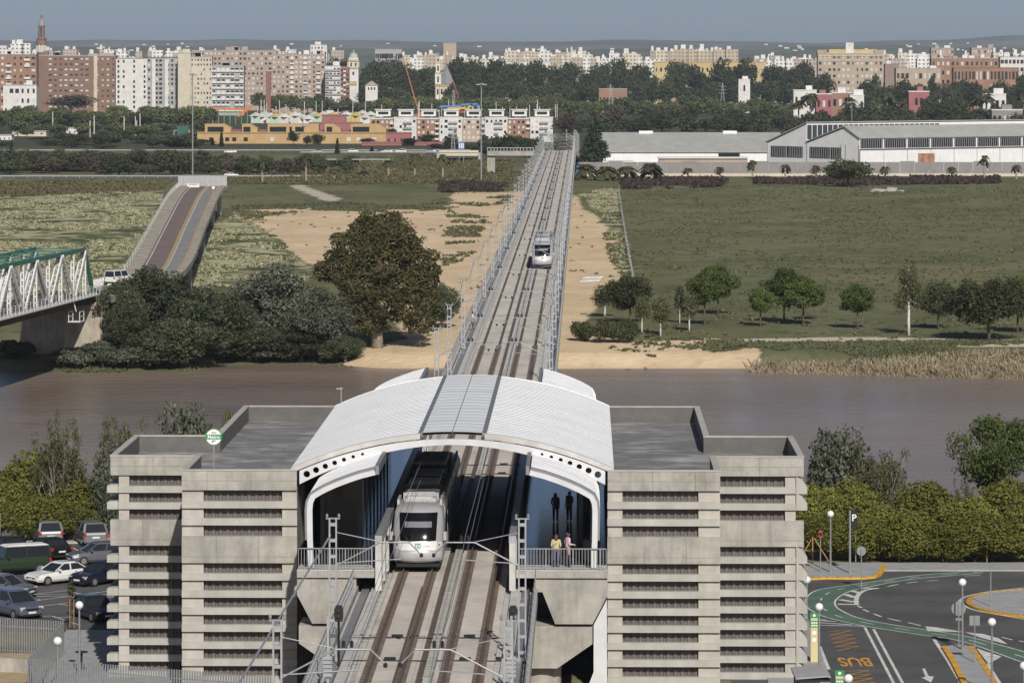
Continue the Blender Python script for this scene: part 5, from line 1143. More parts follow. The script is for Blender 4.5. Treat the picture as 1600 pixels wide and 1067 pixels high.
for a, b, wa in ((320,361,[(324,349)]),(378,402,[(380,391)]),(418,498,[(421,447),(452,456),(461,475)]),(507,532,[(510,519)]),(548,603,[(551,577)])):
    m = MB().prism([(xo(a),Hh(208)),(xo(b),Hh(208)),(xo(b),Hh(201)),(xo(b)-(3 if b-a<60 else .0),Hh(194)),(xo(a),Hh(194))], 1, 12, 'y').ob('roof_monitor', CM['ochre'], t)
    for c, d in wa: MB().box(xo(c),xo(d),.93,1.05,Hh(207),Hh(198.5)).ob('window', M['glassd'], m)
for a, b in ((361,378),(403,417),(489,506),(530,547)): MB().prism([(2,Hh(208)),(9,Hh(208)),(9,Hh(203))], xo(a), xo(b), 'x').ob('tiled_roof', CM['rose'], t)
for p_ in (330,355,366,384,425,545,560,585): MB().box(xo(p_)-.8,xo(p_)+.8,-.06,.1,Hh(221),Hh(215)).ob('window', M['glassd'] if p_ < 400 else CM['blind'], t)
for lb, a, b, y, D, c in (('rose pink hall with a small gable behind the ochre school',483,565,193,1760,'rose'),('taller rose pink block with stepped top behind the school',503,540,181,1790,'rose'),('rose pink wing joined to the ochre school',603,642,209,1640,'rose'),('low rose pink wall building beside the motorway',565,694,224,1625,'rose'),('low cream warehouse among the street trees',19,72,206,1950,'cream'),('white kiosk among the street trees',90,121,201,1930,'white'),('pale green shed at the street corner',-10,18,212,1800,'white')):
    t, W = broot('school_wing' if c=='rose' else 'low_building', lb, a, b, D); H = hgt(y,D); MB().box(-W/2,W/2,0,9,-1,H).ob('wall', CM[c], t); MB().box(-W/2-.2,W/2+.2,-.2,9.2,H,H+.4).ob('roof', CM[c if c=='rose' else 'grey'], t)
    for i in range(4): MB().box(-W/2+W*(i+.35)/4,-W/2+W*(i+.6)/4,-.06,.1,H*.45,H*.72).ob('window', M['glassd'], t)
# ---- hotel and right-hand blocks
t = block('large tan hotel with rows of small square windows and a white roof tower', 1278, 1380, 84, 3000, CM['tan'], 8, 14, .4, .42, blinds=.6, roofs=0, slabs=CM['cream'])
W = 102*3000/FP; H = hgt(84,3000); MB().box(-W*.07, W*.05, 2, 9, H+.5, hgt(67,3000)).ob('roof_tower', CM['white'], t); MB().box(-W*.33, W*.4, 2.5, 9.5, H+.5, H+3).ob('attic', CM['yellow'], t)
for s_ in (-1,1): MB().box(s_*W*.44-3.4, s_*W*.44+3.4, -.4, 8, H+.5, hgt(78.5,3000)).ob('corner_pavilion', CM['tan'], t)
for y_ in (88, 95): MB().box(-W/2-.3, W/2+.3, -.5, 0, hgt(y_+.7,3000), hgt(y_-.3,3000)).ob('string_course', CM['cream'], t)
t = block('long yellow building with an orange roof edge in the park', 1022, 1196, 98, 3200, CM['yellow'], 3, 24, .3, .3, roofs=0, slabs=CM['terrac'], blinds=.3)
t = block('brick red office building with a colonnade of tall windows', 1490, 1592, 107, 2850, CM['terrac'], 3, 18, .55, .6, blinds=.2, roofs=0, slabs=CM['red'])
block('orange brick block with white balconies behind the red office', 1455, 1560, 92, 3050, CM['terrac'], 5, 14, .4, .4, roofs=3)
block('white and glass office end beside the red office', 1563, 1600, 90, 3000, CM['white'], 6, 6, .8, .5, roofs=1, blinds=.1)
block('pale brick school block between the hotel and the red office', 1400, 1470, 108, 2900, CM['tan'], 3, 10, .5, .4, roofs=1)
for lb, a, b, y in (('brown twin tower block on the right skyline',1455,1490,76),('second brown tower block behind the orange brick block',1518,1556,76)): block(lb, a, b, y, 3400, CM['pink'], 8, 8, .4, .4, blinds=.5, roofs=2)
for lb, a, b, y, D, c in (('white villa wall with red side in the housing estate',1240,1276,142,2150,'white'),('crimson and white house near the lamp mast',1275,1300,148,2100,'rose'),('orange brick house in the housing estate',1300,1335,146,2120,'terrac'),('crimson house with white edge between the pines',1420,1452,144,2120,'rose'),('white house front in the housing estate',1328,1350,150,2080,'white'),('white slab house at the end of the estate',1536,1572,148,2100,'white'),('white colonnade villa in the park',1154,1172,125,2780,'white'),('grey concrete shed behind the white hangar',1550,1598,173,1800,'fence')):
    block(lb, a, b, y, D, CM[c], 2, max(3,int((b-a)/8)), .5, .4, depth=9, name='estate_house', roofs=1, slabs=CM['white'])
block('red and grey pavilion roof among the park trees', 936, 980, 140, 2720, CM['terrac'], 1, 8, .5, .4, depth=9, name='pavilion', roofs=0)
block('grey glass office block behind the eucalyptus', 586, 628, 78, 3600, CM['grey'], 4, 12, .9, .4, roofs=0, blinds=.1, cat='building')
block('tan water tower block on the skyline', 693, 713, 68, 3700, CM['tan'], 0, 0, roofs=0)
block('long white modern hall right of the church', 764, 860, 97, 3300, CM['white'], 2, 16, .8, .35, roofs=0, blinds=.1)
# ---- skyline blocks
rs = random.Random(21); SKY = 'flat roofed blocks of the far skyline'
def sky(n, x0, x1, t0, t1, d0, d1, w0, w1, pal, lab):
    for i in range(n):
        D = rs.uniform(d0, d1); px = x0+(x1-x0)*(i+.5)/n + rs.uniform(-.6,.6)*(x1-x0)/n; wp = rs.uniform(w0, w1); c = rs.choice(pal)
        t, W = broot('skyline_block', lab, px-wp/2, px+wp/2, D, 'building', lab); H = hgt(rs.uniform(t0,t1), D)
        MB().box(-W/2,W/2,0,12,-1,H).ob('wall', FM[c], t); MB().box(-W/2+W*.1,-W/2+W*rs.uniform(.3,.5),3,8,H,H+rs.uniform(2,4)).ob('roof_hut', CM['white'], t)
sky(60, -20, 530, 77, 92, 3500, 5000, 8, 22, ['white','white','cream','white','pink','tan'], 'pale flat roofed block on the skyline behind the brown brick block')
sky(4, 0, 48, 68, 73, 3300, 3500, 14, 26, ['white'], 'white roofed block on the skyline beside the slender brick tower')
sky(30, 625, 800, 84, 97, 3500, 4600, 8, 20, ['white','white','cream','yellow','tan'], 'pale flat roofed block on the skyline right of the church')
sky(34, 790, 930, 78, 99, 3500, 4600, 7, 18, ['cream','yellow','tan','white','cream'], 'cream tower block on the skyline above the park')
sky(14, 895, 1020, 82, 96, 3350, 3800, 14, 26, ['cream','white','tan'], 'cream and white block on the skyline left of the long yellow building')
sky(13, 1016, 1152, 76, 82, 3500, 3700, 14, 24, ['tan','tan','cream'], 'tan block on the skyline above the long yellow building')
sky(20, 1180, 1285, 86, 100, 3300, 4000, 10, 24, ['white','white','pink'], 'low white block on the skyline left of the hotel')
sky(40, 1375, 1620, 82, 102, 3200, 4400, 9, 24, ['white','pink','brick','cream','white'], 'mixed red and white block on the skyline right of the hotel')
vg = MB().box(-6,6,-5,5,-2,6).mesh('farmhouse', CM['white'])
for i in range(46):                        # white farmhouses on the hills
    px = rs.choice([rs.uniform(1150,1600), rs.uniform(0,1600), rs.uniform(80,300)]); D = rs.uniform(8300, 9300)
    o = link('farmhouse', vg, None, AT(px, rs.uniform(68,80), D)); o.scale = (rs.uniform(.25,.8), 1, rs.uniform(.2,.4)); tag(o, 'tiny white farmhouse on the distant hillside', 'house', 'white farmhouses on the hills')
# ---- hangars
def Hw(px, py, D): return AT(px, py, D)
c0 = AT(1343, 272, 1321); ha = R(36)
t = thing('aircraft_hangar', 'big white hangar with sawtooth gables and clerestory windows', 'hangar', (c0.x, c0.y, ZF), ha)
WH = wallmat('hangar_white', (.80,.80,.81), .05); LH = 120
pr_ = [(0,-1),(0,11.3),(7,14.6),(26,9.4),(26,15.6),(46,9.0),(46,-1)]
MB().prism(pr_, 0, LH, 'x').ob('wall', WH, t)
for (a, b) in (((-.5,11.25),(7.2,14.9)),((6.9,14.9),(26,9.7)),((25.6,15.9),(46.6,9.2))):
    MB().add([(-.5,a[0],a[1]),(LH+.5,a[0],a[1]),(LH+.5,b[0],b[1]),(-.5,b[0],b[1]),(-.5,a[0],a[1]+.3),(LH+.5,a[0],a[1]+.3),(LH+.5,b[0],b[1]+.3),(-.5,b[0],b[1]+.3)], [(0,3,2,1),(4,5,6,7),(0,1,5,4),(1,2,6,5),(2,3,7,6),(3,0,4,7)]).ob('roof', CM['roofg'], t)
n = 12
for i in range(n):
    a = LH*i/n; cw = MB().box(a+.35, a+LH/n-.35, -.08, .05, 8.1, 10.9).ob('clerestory_window', M['glassd'], t)
    for k in range(10): MB().box(a+.35+k*.93+.4, a+.35+k*.93+.55, -.14, -.08, 8.1, 10.9).ob('mullion', CM['grey'], cw)
    dp = MB().box(a+.12, a+LH/n-.12, -.25, -.02, -.2, 7.4).ob('door_leaf', WH, t)
    MB().box(a-.1, a+.1, -.3, 0, -.2, 7.5).ob('door_post', CM['grey'], t)
MB().box(0, LH, -.4, -.0, 7.5, 7.9).ob('door_track', CM['darkgrey'], t)
M['rustp'] = mat('rust_patch', (.36,.19,.12), .8, var=.6, scale=.8)
MB().box(24.5, 31.5, -.34, -.26, 1.0, 6.2).ob('rusty_panel', M['rustp'], t)
for y0, y1 in ((9, 14), (14.4, 24.5), (28, 36), (36.4, 44)):
    MB().box(-.08, .05, y0, y1, 4.6, 8.2).ob('gable_window', M['glassd'], t)
    for k in range(int((y1-y0)/.9)): MB().box(-.14, -.08, y0+.4+k*.9, y0+.55+k*.9, 4.6, 8.2).ob('mullion', CM['grey'], t)
for y_ in (0.1, 6.5, 8.6, 25.6, 45.6): MB().box(-.16, .0, y_, y_+.3, -.2, 9.2).ob('frame_post', CM['grey'], t)
for i in range(26): MB().box(i*2.2+.2, i*2.2+2.0, 25.85, 25.97, 10.6, 15.2).ob('monitor_pane', M['glassb'], t)
t = thing('storage_hall', 'long low hall with a pale grey sheet roof behind the sheds', 'hall', ((1075-800)*1420/FP, 1420, ZF)); k_ = 1420/FP
w0, w1 = -140*k_, 150*k_; H = hgt(237,1420)
MB().box(w0, w1, 0, 34, -1, H).ob('wall', WH, t); Hr = HC-(207-YH)*1440/FP-ZF
MB().prism([(-.6,H),(20,Hr),(40,H),(40,H-.3),(20,Hr-.35),(-.6,H-.3)], w0-.5, w1, 'x').ob('roof', CM['roofg'], t)
for p_ in (1012,1145): MB().box((p_-1075-11)*k_, (p_-1075+11)*k_, 18.5, 22, Hr-.5, Hr+.5).ob('roof_vent', WH, t)
MB().box((1165-15-1075)*k_-6,(1165-1075)*k_-2,-.1,.1,H-2.6,H-.6).ob('window', M['glassd'], t)
for nm_, lb, a, b, y0, y1, D, c in (('blue_shed','low blue sheet shed beside the cedar',900,942,254,263,1345,'bluem'),('white_shed','small white shed beside the blue one',943,989,252,264,1340,'white'),('flat_annex','long flat white annex in front of the storage hall',1030,1168,246,258,1350,'white')):
    t, W = broot(nm_, lb, a, b, D); MB().box(-W/2,W/2,0,8,-1,hgt(y0,D)-.4).ob('wall', CM['tan'] if c=='white' and a > 1000 else CM[c], t); MB().box(-W/2-.3,W/2+.3,-.6,8.3,hgt(y0,D)-.4,hgt(y0,D)).ob('roof', CM[c], t)
    MB().box(-W*.3,-W*.22,-.06,.1,.2,2.0).ob('door', CM['grey'], t)
fn = thing('hangar_fence', 'long grey panel fence in front of the hangars', 'fence', (0, 1296, ZF)); x0, x1 = (905-800)*1296/FP, (1680-800)*1296/FP; n = 34
MB().box(x0, x1, -.2, .2, -1, .9).ob('plinth', CM['cream'], fn)
for i in range(n):
    a = x0+(x1-x0)*i/n; b = x0+(x1-x0)*(i+1)/n; MB().box(a+.05, b-.05, -.1, .1, .9, 4.4+.3*(i%5==2)).ob('panel', CM['fence'], fn)
# ---- motorway with cars, guard rails, masts and signs
mw = MB().box((-80-800)*1500/FP, (735-800)*1500/FP, 1489, 1522, -1.1, -.55).ob('motorway', M['asphalt']); struct(mw)
def guardrail(label, x0, x1, Y, z, group):
    t = thing('guard_rail', label, 'guard rail', (0, Y, z), 0, group); a, b = (x0-800)*Y/FP, (x1-800)*Y/FP; MB().box(a, b, -.05, .05, .5, .9).ob('rail', M['galv_d'], t); pm = MB().box(-.08,.08,-.08,.08,-.3,.6).mesh('post', M['galv_d'])
    for i in range(int((b-a)/4)+1): link('post', pm, t, (a+4*i, .12, 0))
guardrail('far guard rail of the motorway', -60, 735, 1521, -.55, None); guardrail('near guard rail of the motorway', 470, 735, 1488, -.55, None); guardrail('guard rail of the slip road below the slope', 488, 610, 1400, -1.0, None); guardrail('long low guard rail of the meadow road', -60, 505, 1272, -2.9, None)
struct(MB().box((-80-800)*1285/FP, (800-800)*1285/FP, 1274, 1286, -3.4, -2.75).ob('meadow_road', M['asphalt']))
ov = thing('road_overpass', 'concrete overpass end with a dark underpass beside the motorway', 'overpass', ((715-800)*1495/FP, 1495, -3.2))
MB().box(-6.5,7.5,-8,22,2.0,3.2).ob('deck_slab', CM['cream'], ov); MB().box(-6.5,7.5,-8.3,-8,3.2,4.0).ob('parapet', CM['cream'], ov); MB().box(-7.4,-6.5,-8,22,-1,3.0).ob('abutment', M['conc'], ov); MB().box(7.5,8.6,-9,22,-1,3.2).ob('abutment', M['conc'], ov)
wv = thing('curved_flyover', 'grey flyover with parapet posts beside the end of the viaduct', 'flyover', ((815-800)*1330/FP, 1330, ZF)); MB().box(-11,4,0,8,5.6,7.0).ob('deck', M['conc'], wv); MB().box(-11,-8.5,1,7,-1,5.6).ob('pier', M['conc'], wv)
MB().box(-11,4,-.2,.1,8.0,8.2).ob('top_rail', M['galv'], wv)
for i in range(15): MB().box(-11+i*1.05,-10.8+i*1.05,-.15,.05,7.0,8.0).ob('parapet_post', M['galv'], wv)
def mastlamp(label, px, base, top, heads=6, r_=.16, D=None):
    D = D or G(px, base, ZF)[1]; X = (px-800)*D/FP; h = (base-top)*D/FP; t = thing('floodlight_mast', label, 'light mast', (X, D, HC-(base-YH)*D/FP))
    MB().tube([(0,0,-.3),(0,0,h)], [r_*1.6, r_], 8).ob('pole', M['galv'], t); MB().lathe([(.2,h-.1),(.9,h),(.9,h+.2),(.2,h+.3)], 10).ob('head_ring', M['galv_d'], t)
    for i in range(heads): q = 2*math.pi*i/heads; MB().cbox(1.3*math.cos(q), 1.3*math.sin(q), h-.25, .7, .5, .3).ob('floodlight', M['galv_d'], t)
mastlamp('tall floodlight mast behind the barrier at the ramp end', 301, 273, 117); mastlamp('tall floodlight mast beside the embankment palms', 752, 285, 132); mastlamp('floodlight mast in front of the white hangar', 1331, 262, 160, r_=.11)
mastlamp('slim lamp post near the ochre school', 475, 237, 198, 2, .1); mastlamp('slim lamp post behind the overpass', 861, 245, 212, 2, .1)
fp = MB().tube([(0,0,-.3),(0,0,9)], .16, 5).mesh('flagpole', CM['white'])
for i in range(46):
    px = rs.uniform(395, 880) if i < 38 else rs.uniform(20, 250); D = rs.uniform(2380, 2480) if i < 38 else rs.uniform(1900, 2000); X = (px-800)*D/FP; o = link('white_pole', fp, None, (X, D, ZF)); o.scale = (1.3,1.3,rs.uniform(.7,1.4)); tag(o, 'thin white pole of the fairground in front of the avenue trees' if i < 38 else 'thin white lamp pole among the street trees', 'pole', 'fairground poles' if i < 38 else 'street poles')
M['tent'] = [mat('tent_'+k, c, .8, var=.1) for k, c in (('mint',(.42,.52,.46)),('pale',(.55,.52,.46)),('yellow',(.50,.40,.16)),('white',(.62,.62,.60)))]
for i in range(26):
    px = 400+i*7.5+rs.uniform(-2,2); D = rs.uniform(2250, 2420); X = (px-800)*D/FP; t = thing('fair_tent', 'small coloured fairground tent behind the rose pink hall', 'tent', (X, D, ZF), 0, 'fairground tents'); h = rs.uniform(3,4.5); m_ = rs.choice(M['tent'])
    MB().box(-2.6,2.6,-2,2,0,h).ob('wall', rs.choice(M['tent']), t); MB().lathe([(4.2,h),(.1,h+2.2)], 4).ob('roof', m_, t)
t = thing('fair_ride', 'green and orange fairground ride frame behind the ochre school', 'fair ride', ((360-800)*2300/FP, 2300, ZF)); M['ride_g'] = mat('ride_green', (.12,.36,.14), .6, var=0); M['ride_o'] = mat('ride_orange', (.55,.17,.05), .6, var=0)
for i in range(7): MB().box(-10+i*3.2,-9.7+i*3.2,-.2,.2,0,hgt(172-i%3,2300)).ob('post', M['ride_g'], t)
MB().beam((-11,0,hgt(170,2300)),(8,0,hgt(171,2300)),.8,1.2).ob('beam', M['ride_o'], t); MB().beam((4,0,hgt(182,2300)),(12,0,hgt(166,2300)),.8,1.4).ob('beam', M['ride_o'], t)
t = thing('water_slide', 'blue and yellow water slide above the row houses', 'slide', ((720-800)*2000/FP, 2000, ZF)); M['sl_b'] = mat('slide_blue', (.10,.20,.5), .5, var=0); M['sl_y'] = mat('slide_yellow', (.55,.40,.05), .5, var=0)
k_ = 2000/FP; hh = lambda y: hgt(y, 2000)
for x0, y0, x1, y1, m_ in ((-33,167,0,166,'sl_b'),(0,164,26,163,'sl_b'),(-20,170,8,169,'sl_y'),(8,172,18,163,'sl_y'),(26,163,28,176,'sl_b')): MB().beam((x0*k_,0,hh(y0)),(x1*k_,0,hh(y1)),1.0,1.0).ob('chute', M[m_], t)
for x_ in (-30,-18,-6,6,18,27): MB().box(x_*k_-.15,x_*k_+.15,-.15,.15,0,hh(165)).ob('post', M['galv'], t)
t = thing('road_sign', 'blue motorway sign with white lettering beside the overpass', 'sign', ((721-800)*1460/FP, 1460, ZF)); M['sg_blue'] = mat('sign_blue', (.05,.16,.42), .5, var=0)
MB().box(-1.1,1.1,0,.1,hgt(234,1460),hgt(222,1460)).ob('panel', M['sg_blue'], t)
for x_ in (-.7,0,.6): MB().box(x_-.18,x_+.18,-.02,-.005,hgt(232,1460),hgt(224,1460)).ob('lettering', M['sg_white'], t)
for x_ in (-.8,.8): MB().box(x_-.06,x_+.06,.1,.2,0,hgt(222,1460)).ob('post', M['galv'], t)
t = thing('gantry_sign', 'dark green gantry road sign before the white slab block', 'sign', ((285-800)*1700/FP, 1700, ZF)); hh = lambda y: hgt(y, 1700); M['sg_dg'] = mat('sign_dark_green', (.03,.10,.08), .5, var=0)
MB().box(-2.2,2.4,0,.15,hh(213),hh(197)).ob('panel', M['sg_dg'], t)
for x_ in (-3.4,2.8): MB().box(x_-.15,x_+.15,0,.3,0,hh(204)).ob('post', M['galv'], t)
MB().beam((-3.4,.2,hh(204)),(2.8,.2,hh(204)),.25,.25).ob('beam', M['galv'], t)
def pylon(label, px, base, top, D):
    X = (px-800)*D/FP; z = HC-(base-YH)*D/FP; h = (base-top)*D/FP; t = thing('power_pylon', label, 'pylon', (X, D, z)); b_ = h*.09
    for sx in (-1,1):
        for sy in (-1,1): MB().beam((sx*b_,sy*b_,-.5),(sx*.12,sy*.12,h),.16,.16).ob('leg', M['galv_d'], t)
    for i in range(9):
        f0, f1 = i/9, (i+1)/9; w0, w1 = b_*(1-f0)+.1, b_*(1-f1)+.1; MB().beam((-w0,-w0,h*f0),(w1,-w1,h*f1),.12,.12).ob('brace', M['galv_d'], t)
    for f in (.62,.75,.88): MB().beam((-h*.13,0,h*f),(h*.13,0,h*f),.18,.18).ob('cross_arm', M['galv_d'], t)
pylon('steel lattice power pylon among the avenue trees', 1129, 172, 130, 2500); pylon('small lattice pylon left of the cedar top', 954, 172, 132, 2450); pylon('lattice pylon in front of the church', 709, 170, 140, 2550); pylon('lattice pylon before the row houses', 708, 240, 200, 1560)
# ================================================================== IRON BRIDGE, PIER AND ROAD RAMP
M['bgreen'] = mat('bridge_green_paint', (.045,.16,.125), .5, var=.15); M['bwhite'] = mat('bridge_white_paint', (.66,.66,.64), .55, var=.12, scale=2); M['stone'] = mat('weathered_stone', (.40,.35,.28), .9, var=.2, scale=.5, bmp=.3, bs=2, streak=.3); M['bdark'] = mat('dark_girder', (.06,.045,.04), .8, var=.3)
ZB = 3.7; pR = Vector((-53.9, 535, 0)); dirb = Vector((-6.1, -51, 0)).normalized(); angb = math.atan2(dirb.y, dirb.x)
br = thing('iron_truss_bridge', 'old iron truss bridge with white lattice sides and green top chords', 'bridge', pR, angb)
HT, WB, PL, NP = 5.9, 6.4, 6.7, 20          # local x along the bridge from the pier, local y to the camera's right side is +
for y0, s_ in ((0, 1), (-WB, -1)):
    MB().box(4.7, PL*NP, y0-.22, y0+.22, ZB+HT-.32, ZB+HT+.18).ob('top_chord', M['bgreen'], br)
    MB().box(-.5, PL*NP, y0-.25, y0+.25, ZB-1.1, ZB+.05).ob('bottom_girder', M['bdark'], br)
    MB().box(-.5, PL*NP, y0+s_*.26, y0+s_*.34, ZB-.35, ZB+.12).ob('deck_edge', M['bwhite'], br)
    MB().beam((0, y0, ZB), (5.0, y0, ZB+HT), .45, .45).ob('end_post', M['bgreen'], br)
    def lattice(x0, z0, x1, z1, nm_):
        p, q = Vector((x0, y0, z0)), Vector((x1, y0, z1)); d = (q-p); n_ = Vector((0, .27, 0))
        m = MB(); m.beam(p-n_, q-n_, .18, .5); m.beam(p+n_, q+n_, .18, .5); k = 9
        for i in range(k):
            a, b = p.lerp(q, i/k), p.lerp(q, (i+1)/k); m.beam(a+(n_ if i%2 else -n_), b-(n_ if i%2 else -n_), .06, .08)
        m.ob(nm_, M['bwhite'], br)
    for i in range(NP-1):
        x = 5.0+i*PL
        if i % 2 == 0: lattice(x+.2, ZB+HT-.3, x+PL-.3, ZB, 'diagonal')
        else: lattice(x-.2+.3, ZB, x+PL-.2, ZB+HT-.3, 'diagonal')
        m = MB(); xx = x+PL*.0
        for e in (-.17,.17): m.box(xx-.12, xx+.12, y0+e-.08, y0+e+.08, ZB, ZB+HT-.32)
        for k in range(6): m.box(xx-.07, xx+.05, y0-.12, y0+.12, ZB+.5+k*.8, ZB+.66+k*.8)
        m.ob('vertical', M['bwhite'], br)
    rl = MB()
    for z_ in (.45, .8, 1.1): rl.beam((-.5, y0+s_*.9, ZB+z_), (PL*NP, y0+s_*.9, ZB+z_), .05, .05)
    rl.box(-.5, PL*NP, y0+s_*.3 if s_ > 0 else y0-1.0, y0+1.0 if s_ > 0 else y0-.3, ZB-.2, ZB-.05)
    for i in range(70): rl.box(i*1.9-.03, i*1.9+.03, y0+s_*.9-.03, y0+s_*.9+.03, ZB-.1, ZB+1.12)
    rl.ob('walkway_railing', M['bwhite'], br)
for i in range(NP):
    x = 5.0+i*PL; MB().beam((x, 0, ZB+HT), (x, -WB, ZB+HT), .25, .12).ob('top_strut', M['bgreen'], br)
    if i % 2 == 0: MB().beam((x, 0, ZB+HT), (x+PL*2, -WB, ZB+HT), .12, .05).ob('top_brace', M['bgreen'], br); MB().beam((x, -WB, ZB+HT), (x+PL*2, 0, ZB+HT), .12, .045).ob('top_brace', M['bgreen'], br)
MB().box(-.5, PL*NP, -WB+.25, -.25, ZB-.35, ZB-.02).ob('road_deck', M['asphalt'], br)
pi_ = thing('bridge_pier', 'weathered stone pier carrying the end of the iron bridge', 'pier', pR, angb)
def taper(x0,x1,y0,y1,z0,z1,t): return MB().add([(x0-t,y0-t,z0),(x1+t,y0-t,z0),(x1+t,y1+t,z0),(x0-t,y1+t,z0),(x0,y0,z1),(x1,y0,z1),(x1,y1,z1),(x0,y1,z1)], [(0,3,2,1),(4,5,6,7),(0,1,5,4),(1,2,6,5),(2,3,7,6),(3,0,4,7)])
taper(-2.2, 2.4, -8.6, 2.6, -9, ZB-1.9, .9).ob('shaft', M['stone'], pi_); MB().box(-2.5, 2.7, -8.9, 2.9, ZB-1.9, ZB-1.35).ob('cap', M['stone'], pi_); MB().box(-1.2, 1.6, -7.6, .8, ZB-1.35, ZB-1.1).ob('bearing', M['stone'], pi_)
t = thing('inspection_cradle', 'white inspection cradle hanging below the iron bridge deck', 'cradle', pR + dirb*14, angb)
cr = MB(); 
for x_ in (-1.2, 1.2):
    for y_ in (.3, 1.7): cr.beam((x_, y_, 1.0), (x_, y_, 2.2), .08, .08)
for z_ in (1.0, 1.6, 2.2): cr.beam((-1.2,1.7,z_),(1.2,1.7,z_),.08,.08); cr.beam((-1.2,.3,z_),(1.2,.3,z_),.08,.08)
cr.box(-1.3,1.3,.2,1.8,.92,1.0); cr.beam((0,1.0,2.2),(0,.6,ZB),.1,.1); cr.ob('cage', M['bwhite'], t)
# ramp road
Lp = [G(*p, ZB) for p in ((146,449),(160,445),(186,436),(232,360),(262,308),(280,290))]; Rp = [G(*p, ZB) for p in ((174,463),(210,452),(290,421),(322,352),(342,305),(353,290))]
def subd(P, n=5): return smoothline([tuple(p) for p in P], n)
Lp, Rp = subd(Lp), subd(Rp); rp = thing('road_ramp', 'disused road ramp with red lane and yellow dashes rising behind the iron bridge', 'ramp')
def across(f, i): a, b = Lp[i], Rp[i]; return (a[0]+(b[0]-a[0])*f, a[1]+(b[1]-a[1])*f)
def rband(name, f0, f1, z, m, th=.0, rng_=None, step=None):
    mb = MB(); I = list(range(len(Lp)-1)) if rng_ is None else rng_
    for i in I:
        a, b, c, d = across(f0,i), across(f1,i), across(f1,i+1), across(f0,i+1)
        if th: mb.add([(*p,z-th) for p in (a,b,c,d)] + [(*p,z) for p in (a,b,c,d)], [(0,3,2,1),(4,5,6,7),(0,1,5,4),(1,2,6,5),(2,3,7,6),(3,0,4,7)])
        else: mb.add([(*p,z) for p in (a,b,c,d)], [(0,1,2,3)])
    return mb.ob(name, m, rp)
M['redlane'] = mat('worn_red_asphalt', (.185,.135,.128), .9, var=.2, scale=.3); M['greylane'] = mat('worn_grey_asphalt', (.24,.235,.23), .9, var=.2, scale=.3); M['walk'] = mat('mossy_footway', (.36,.32,.25), .9, var=.35, scale=.5)
M['ydash'] = mat('faded_yellow_paint', (.58,.40,.07), .8, var=.25, scale=1)
rband('deck', 0, 1, ZB-.15, M['conc'], .7); rband('footway', .0, .24, ZB-.0, M['walk'], .149); rband('footway', .86, 1., ZB-.0, M['walk'], .149)
rband('red_lane', .242, .58, ZB-.144, M['redlane']); rband('grey_lane', .58, .858, ZB-.144, M['greylane']); rband('edge_line', .262, .278, ZB-.138, M['white_line']); rband('edge_line', .838, .85, ZB-.138, M['yellow_line']); rband('centre_line', .625, .64, ZB-.138, M['white_line'])
for i in range(0, len(Lp)-1): 
    a = [across(.56, i), across(.612, i)]; b = [across(.56, i+1), across(.612, i+1)]
    for k in range(6):
        l = lambda p, q, t: (p[0]+(q[0]-p[0])*t, p[1]+(q[1]-p[1])*t); t0, t1 = k/6, k/6+.085
        MB().add([(*l(a[0],b[0],t0),ZB-.136),(*l(a[1],b[1],t0),ZB-.136),(*l(a[1],b[1],t1),ZB-.136),(*l(a[0],b[0],t1),ZB-.136)], [(0,1,2,3)]).ob('yellow_dash', M['ydash'], rp)
for f in (.012,):
    m = MB(); 
    for i in range(len(Lp)-1):
        for z_ in (.5, 1.0): m.beam((*across(f,i), ZB+z_), (*across(f,i+1), ZB+z_), .06, .06)
        for k in range(4): p = Vector(across(f,i)).lerp(Vector(across(f,i+1)), k/4); m.box(p.x-.05,p.x+.05,p.y-.05,p.y+.05,ZB-.02,ZB+1.02)
    m.ob('railing', M['bwhite'], rp)
for i in range(8, len(Lp)-1, 4):
    a, b = Vector(across(.12,i)), Vector(across(.88,i)); m = MB(); m.beam((*a, ZB-1.2), (*b, ZB-1.2), 1.0, .8)
    for q in (a, b): m.cyl(q.x, q.y, ZF-1, ZB-1.2, .5, 10)
    m.ob('pier', M['conc'], rp)
t = thing('barrier_hoarding', 'grey corrugated metal hoarding closing the end of the ramp', 'barrier', (0,0,0)); p0, p1 = Vector(across(-.02, len(Lp)-1)), Vector(across(1.02, len(Lp)-1)); n = 9
for i in range(n): a, b = p0.lerp(p1, i/n), p0.lerp(p1, (i+.97)/n); MB().beam((*a, ZB+.95), (*b, ZB+.95), .12, 2.5).ob('panel', M['galv'], t)
for i in range(n+1): a = p0.lerp(p1, min(i/n,.995)); MB().box(a.x-.08,a.x+.08,a.y+.1,a.y+.25,ZB-.4,ZB+2.3).ob('post', M['galv_d'], t)
t = thing('road_block', 'white barrier block standing before the hoarding', 'barrier', (*across(.33, len(Lp)-2), ZB-.14)); MB().prism([(-.35,0),(.35,0),(.2,.5),(.15,.9),(-.15,.9),(-.2,.5)], -1.4, 1.4, 'x').ob('block', CM['white'], t); MB().box(-1.0,1.0,-.22,-.18,.6,.75).ob('red_stripe', M['red_l'], t)
t = thing('speed_sign', 'small round white traffic sign beside the ramp footway', 'sign', (*across(.93, len(Lp)-7), ZB)); MB().cyl(0,0,0,2.4,.05,6).ob('post', M['galv'], t); MB().tube([(0,.02,2.5),(0,-.02,2.5)], .42, 18).ob('disc', M['red_l'], t); MB().tube([(0,-.022,2.5),(0,-.03,2.5)], .32, 18).ob('face', M['sg_white'], t)
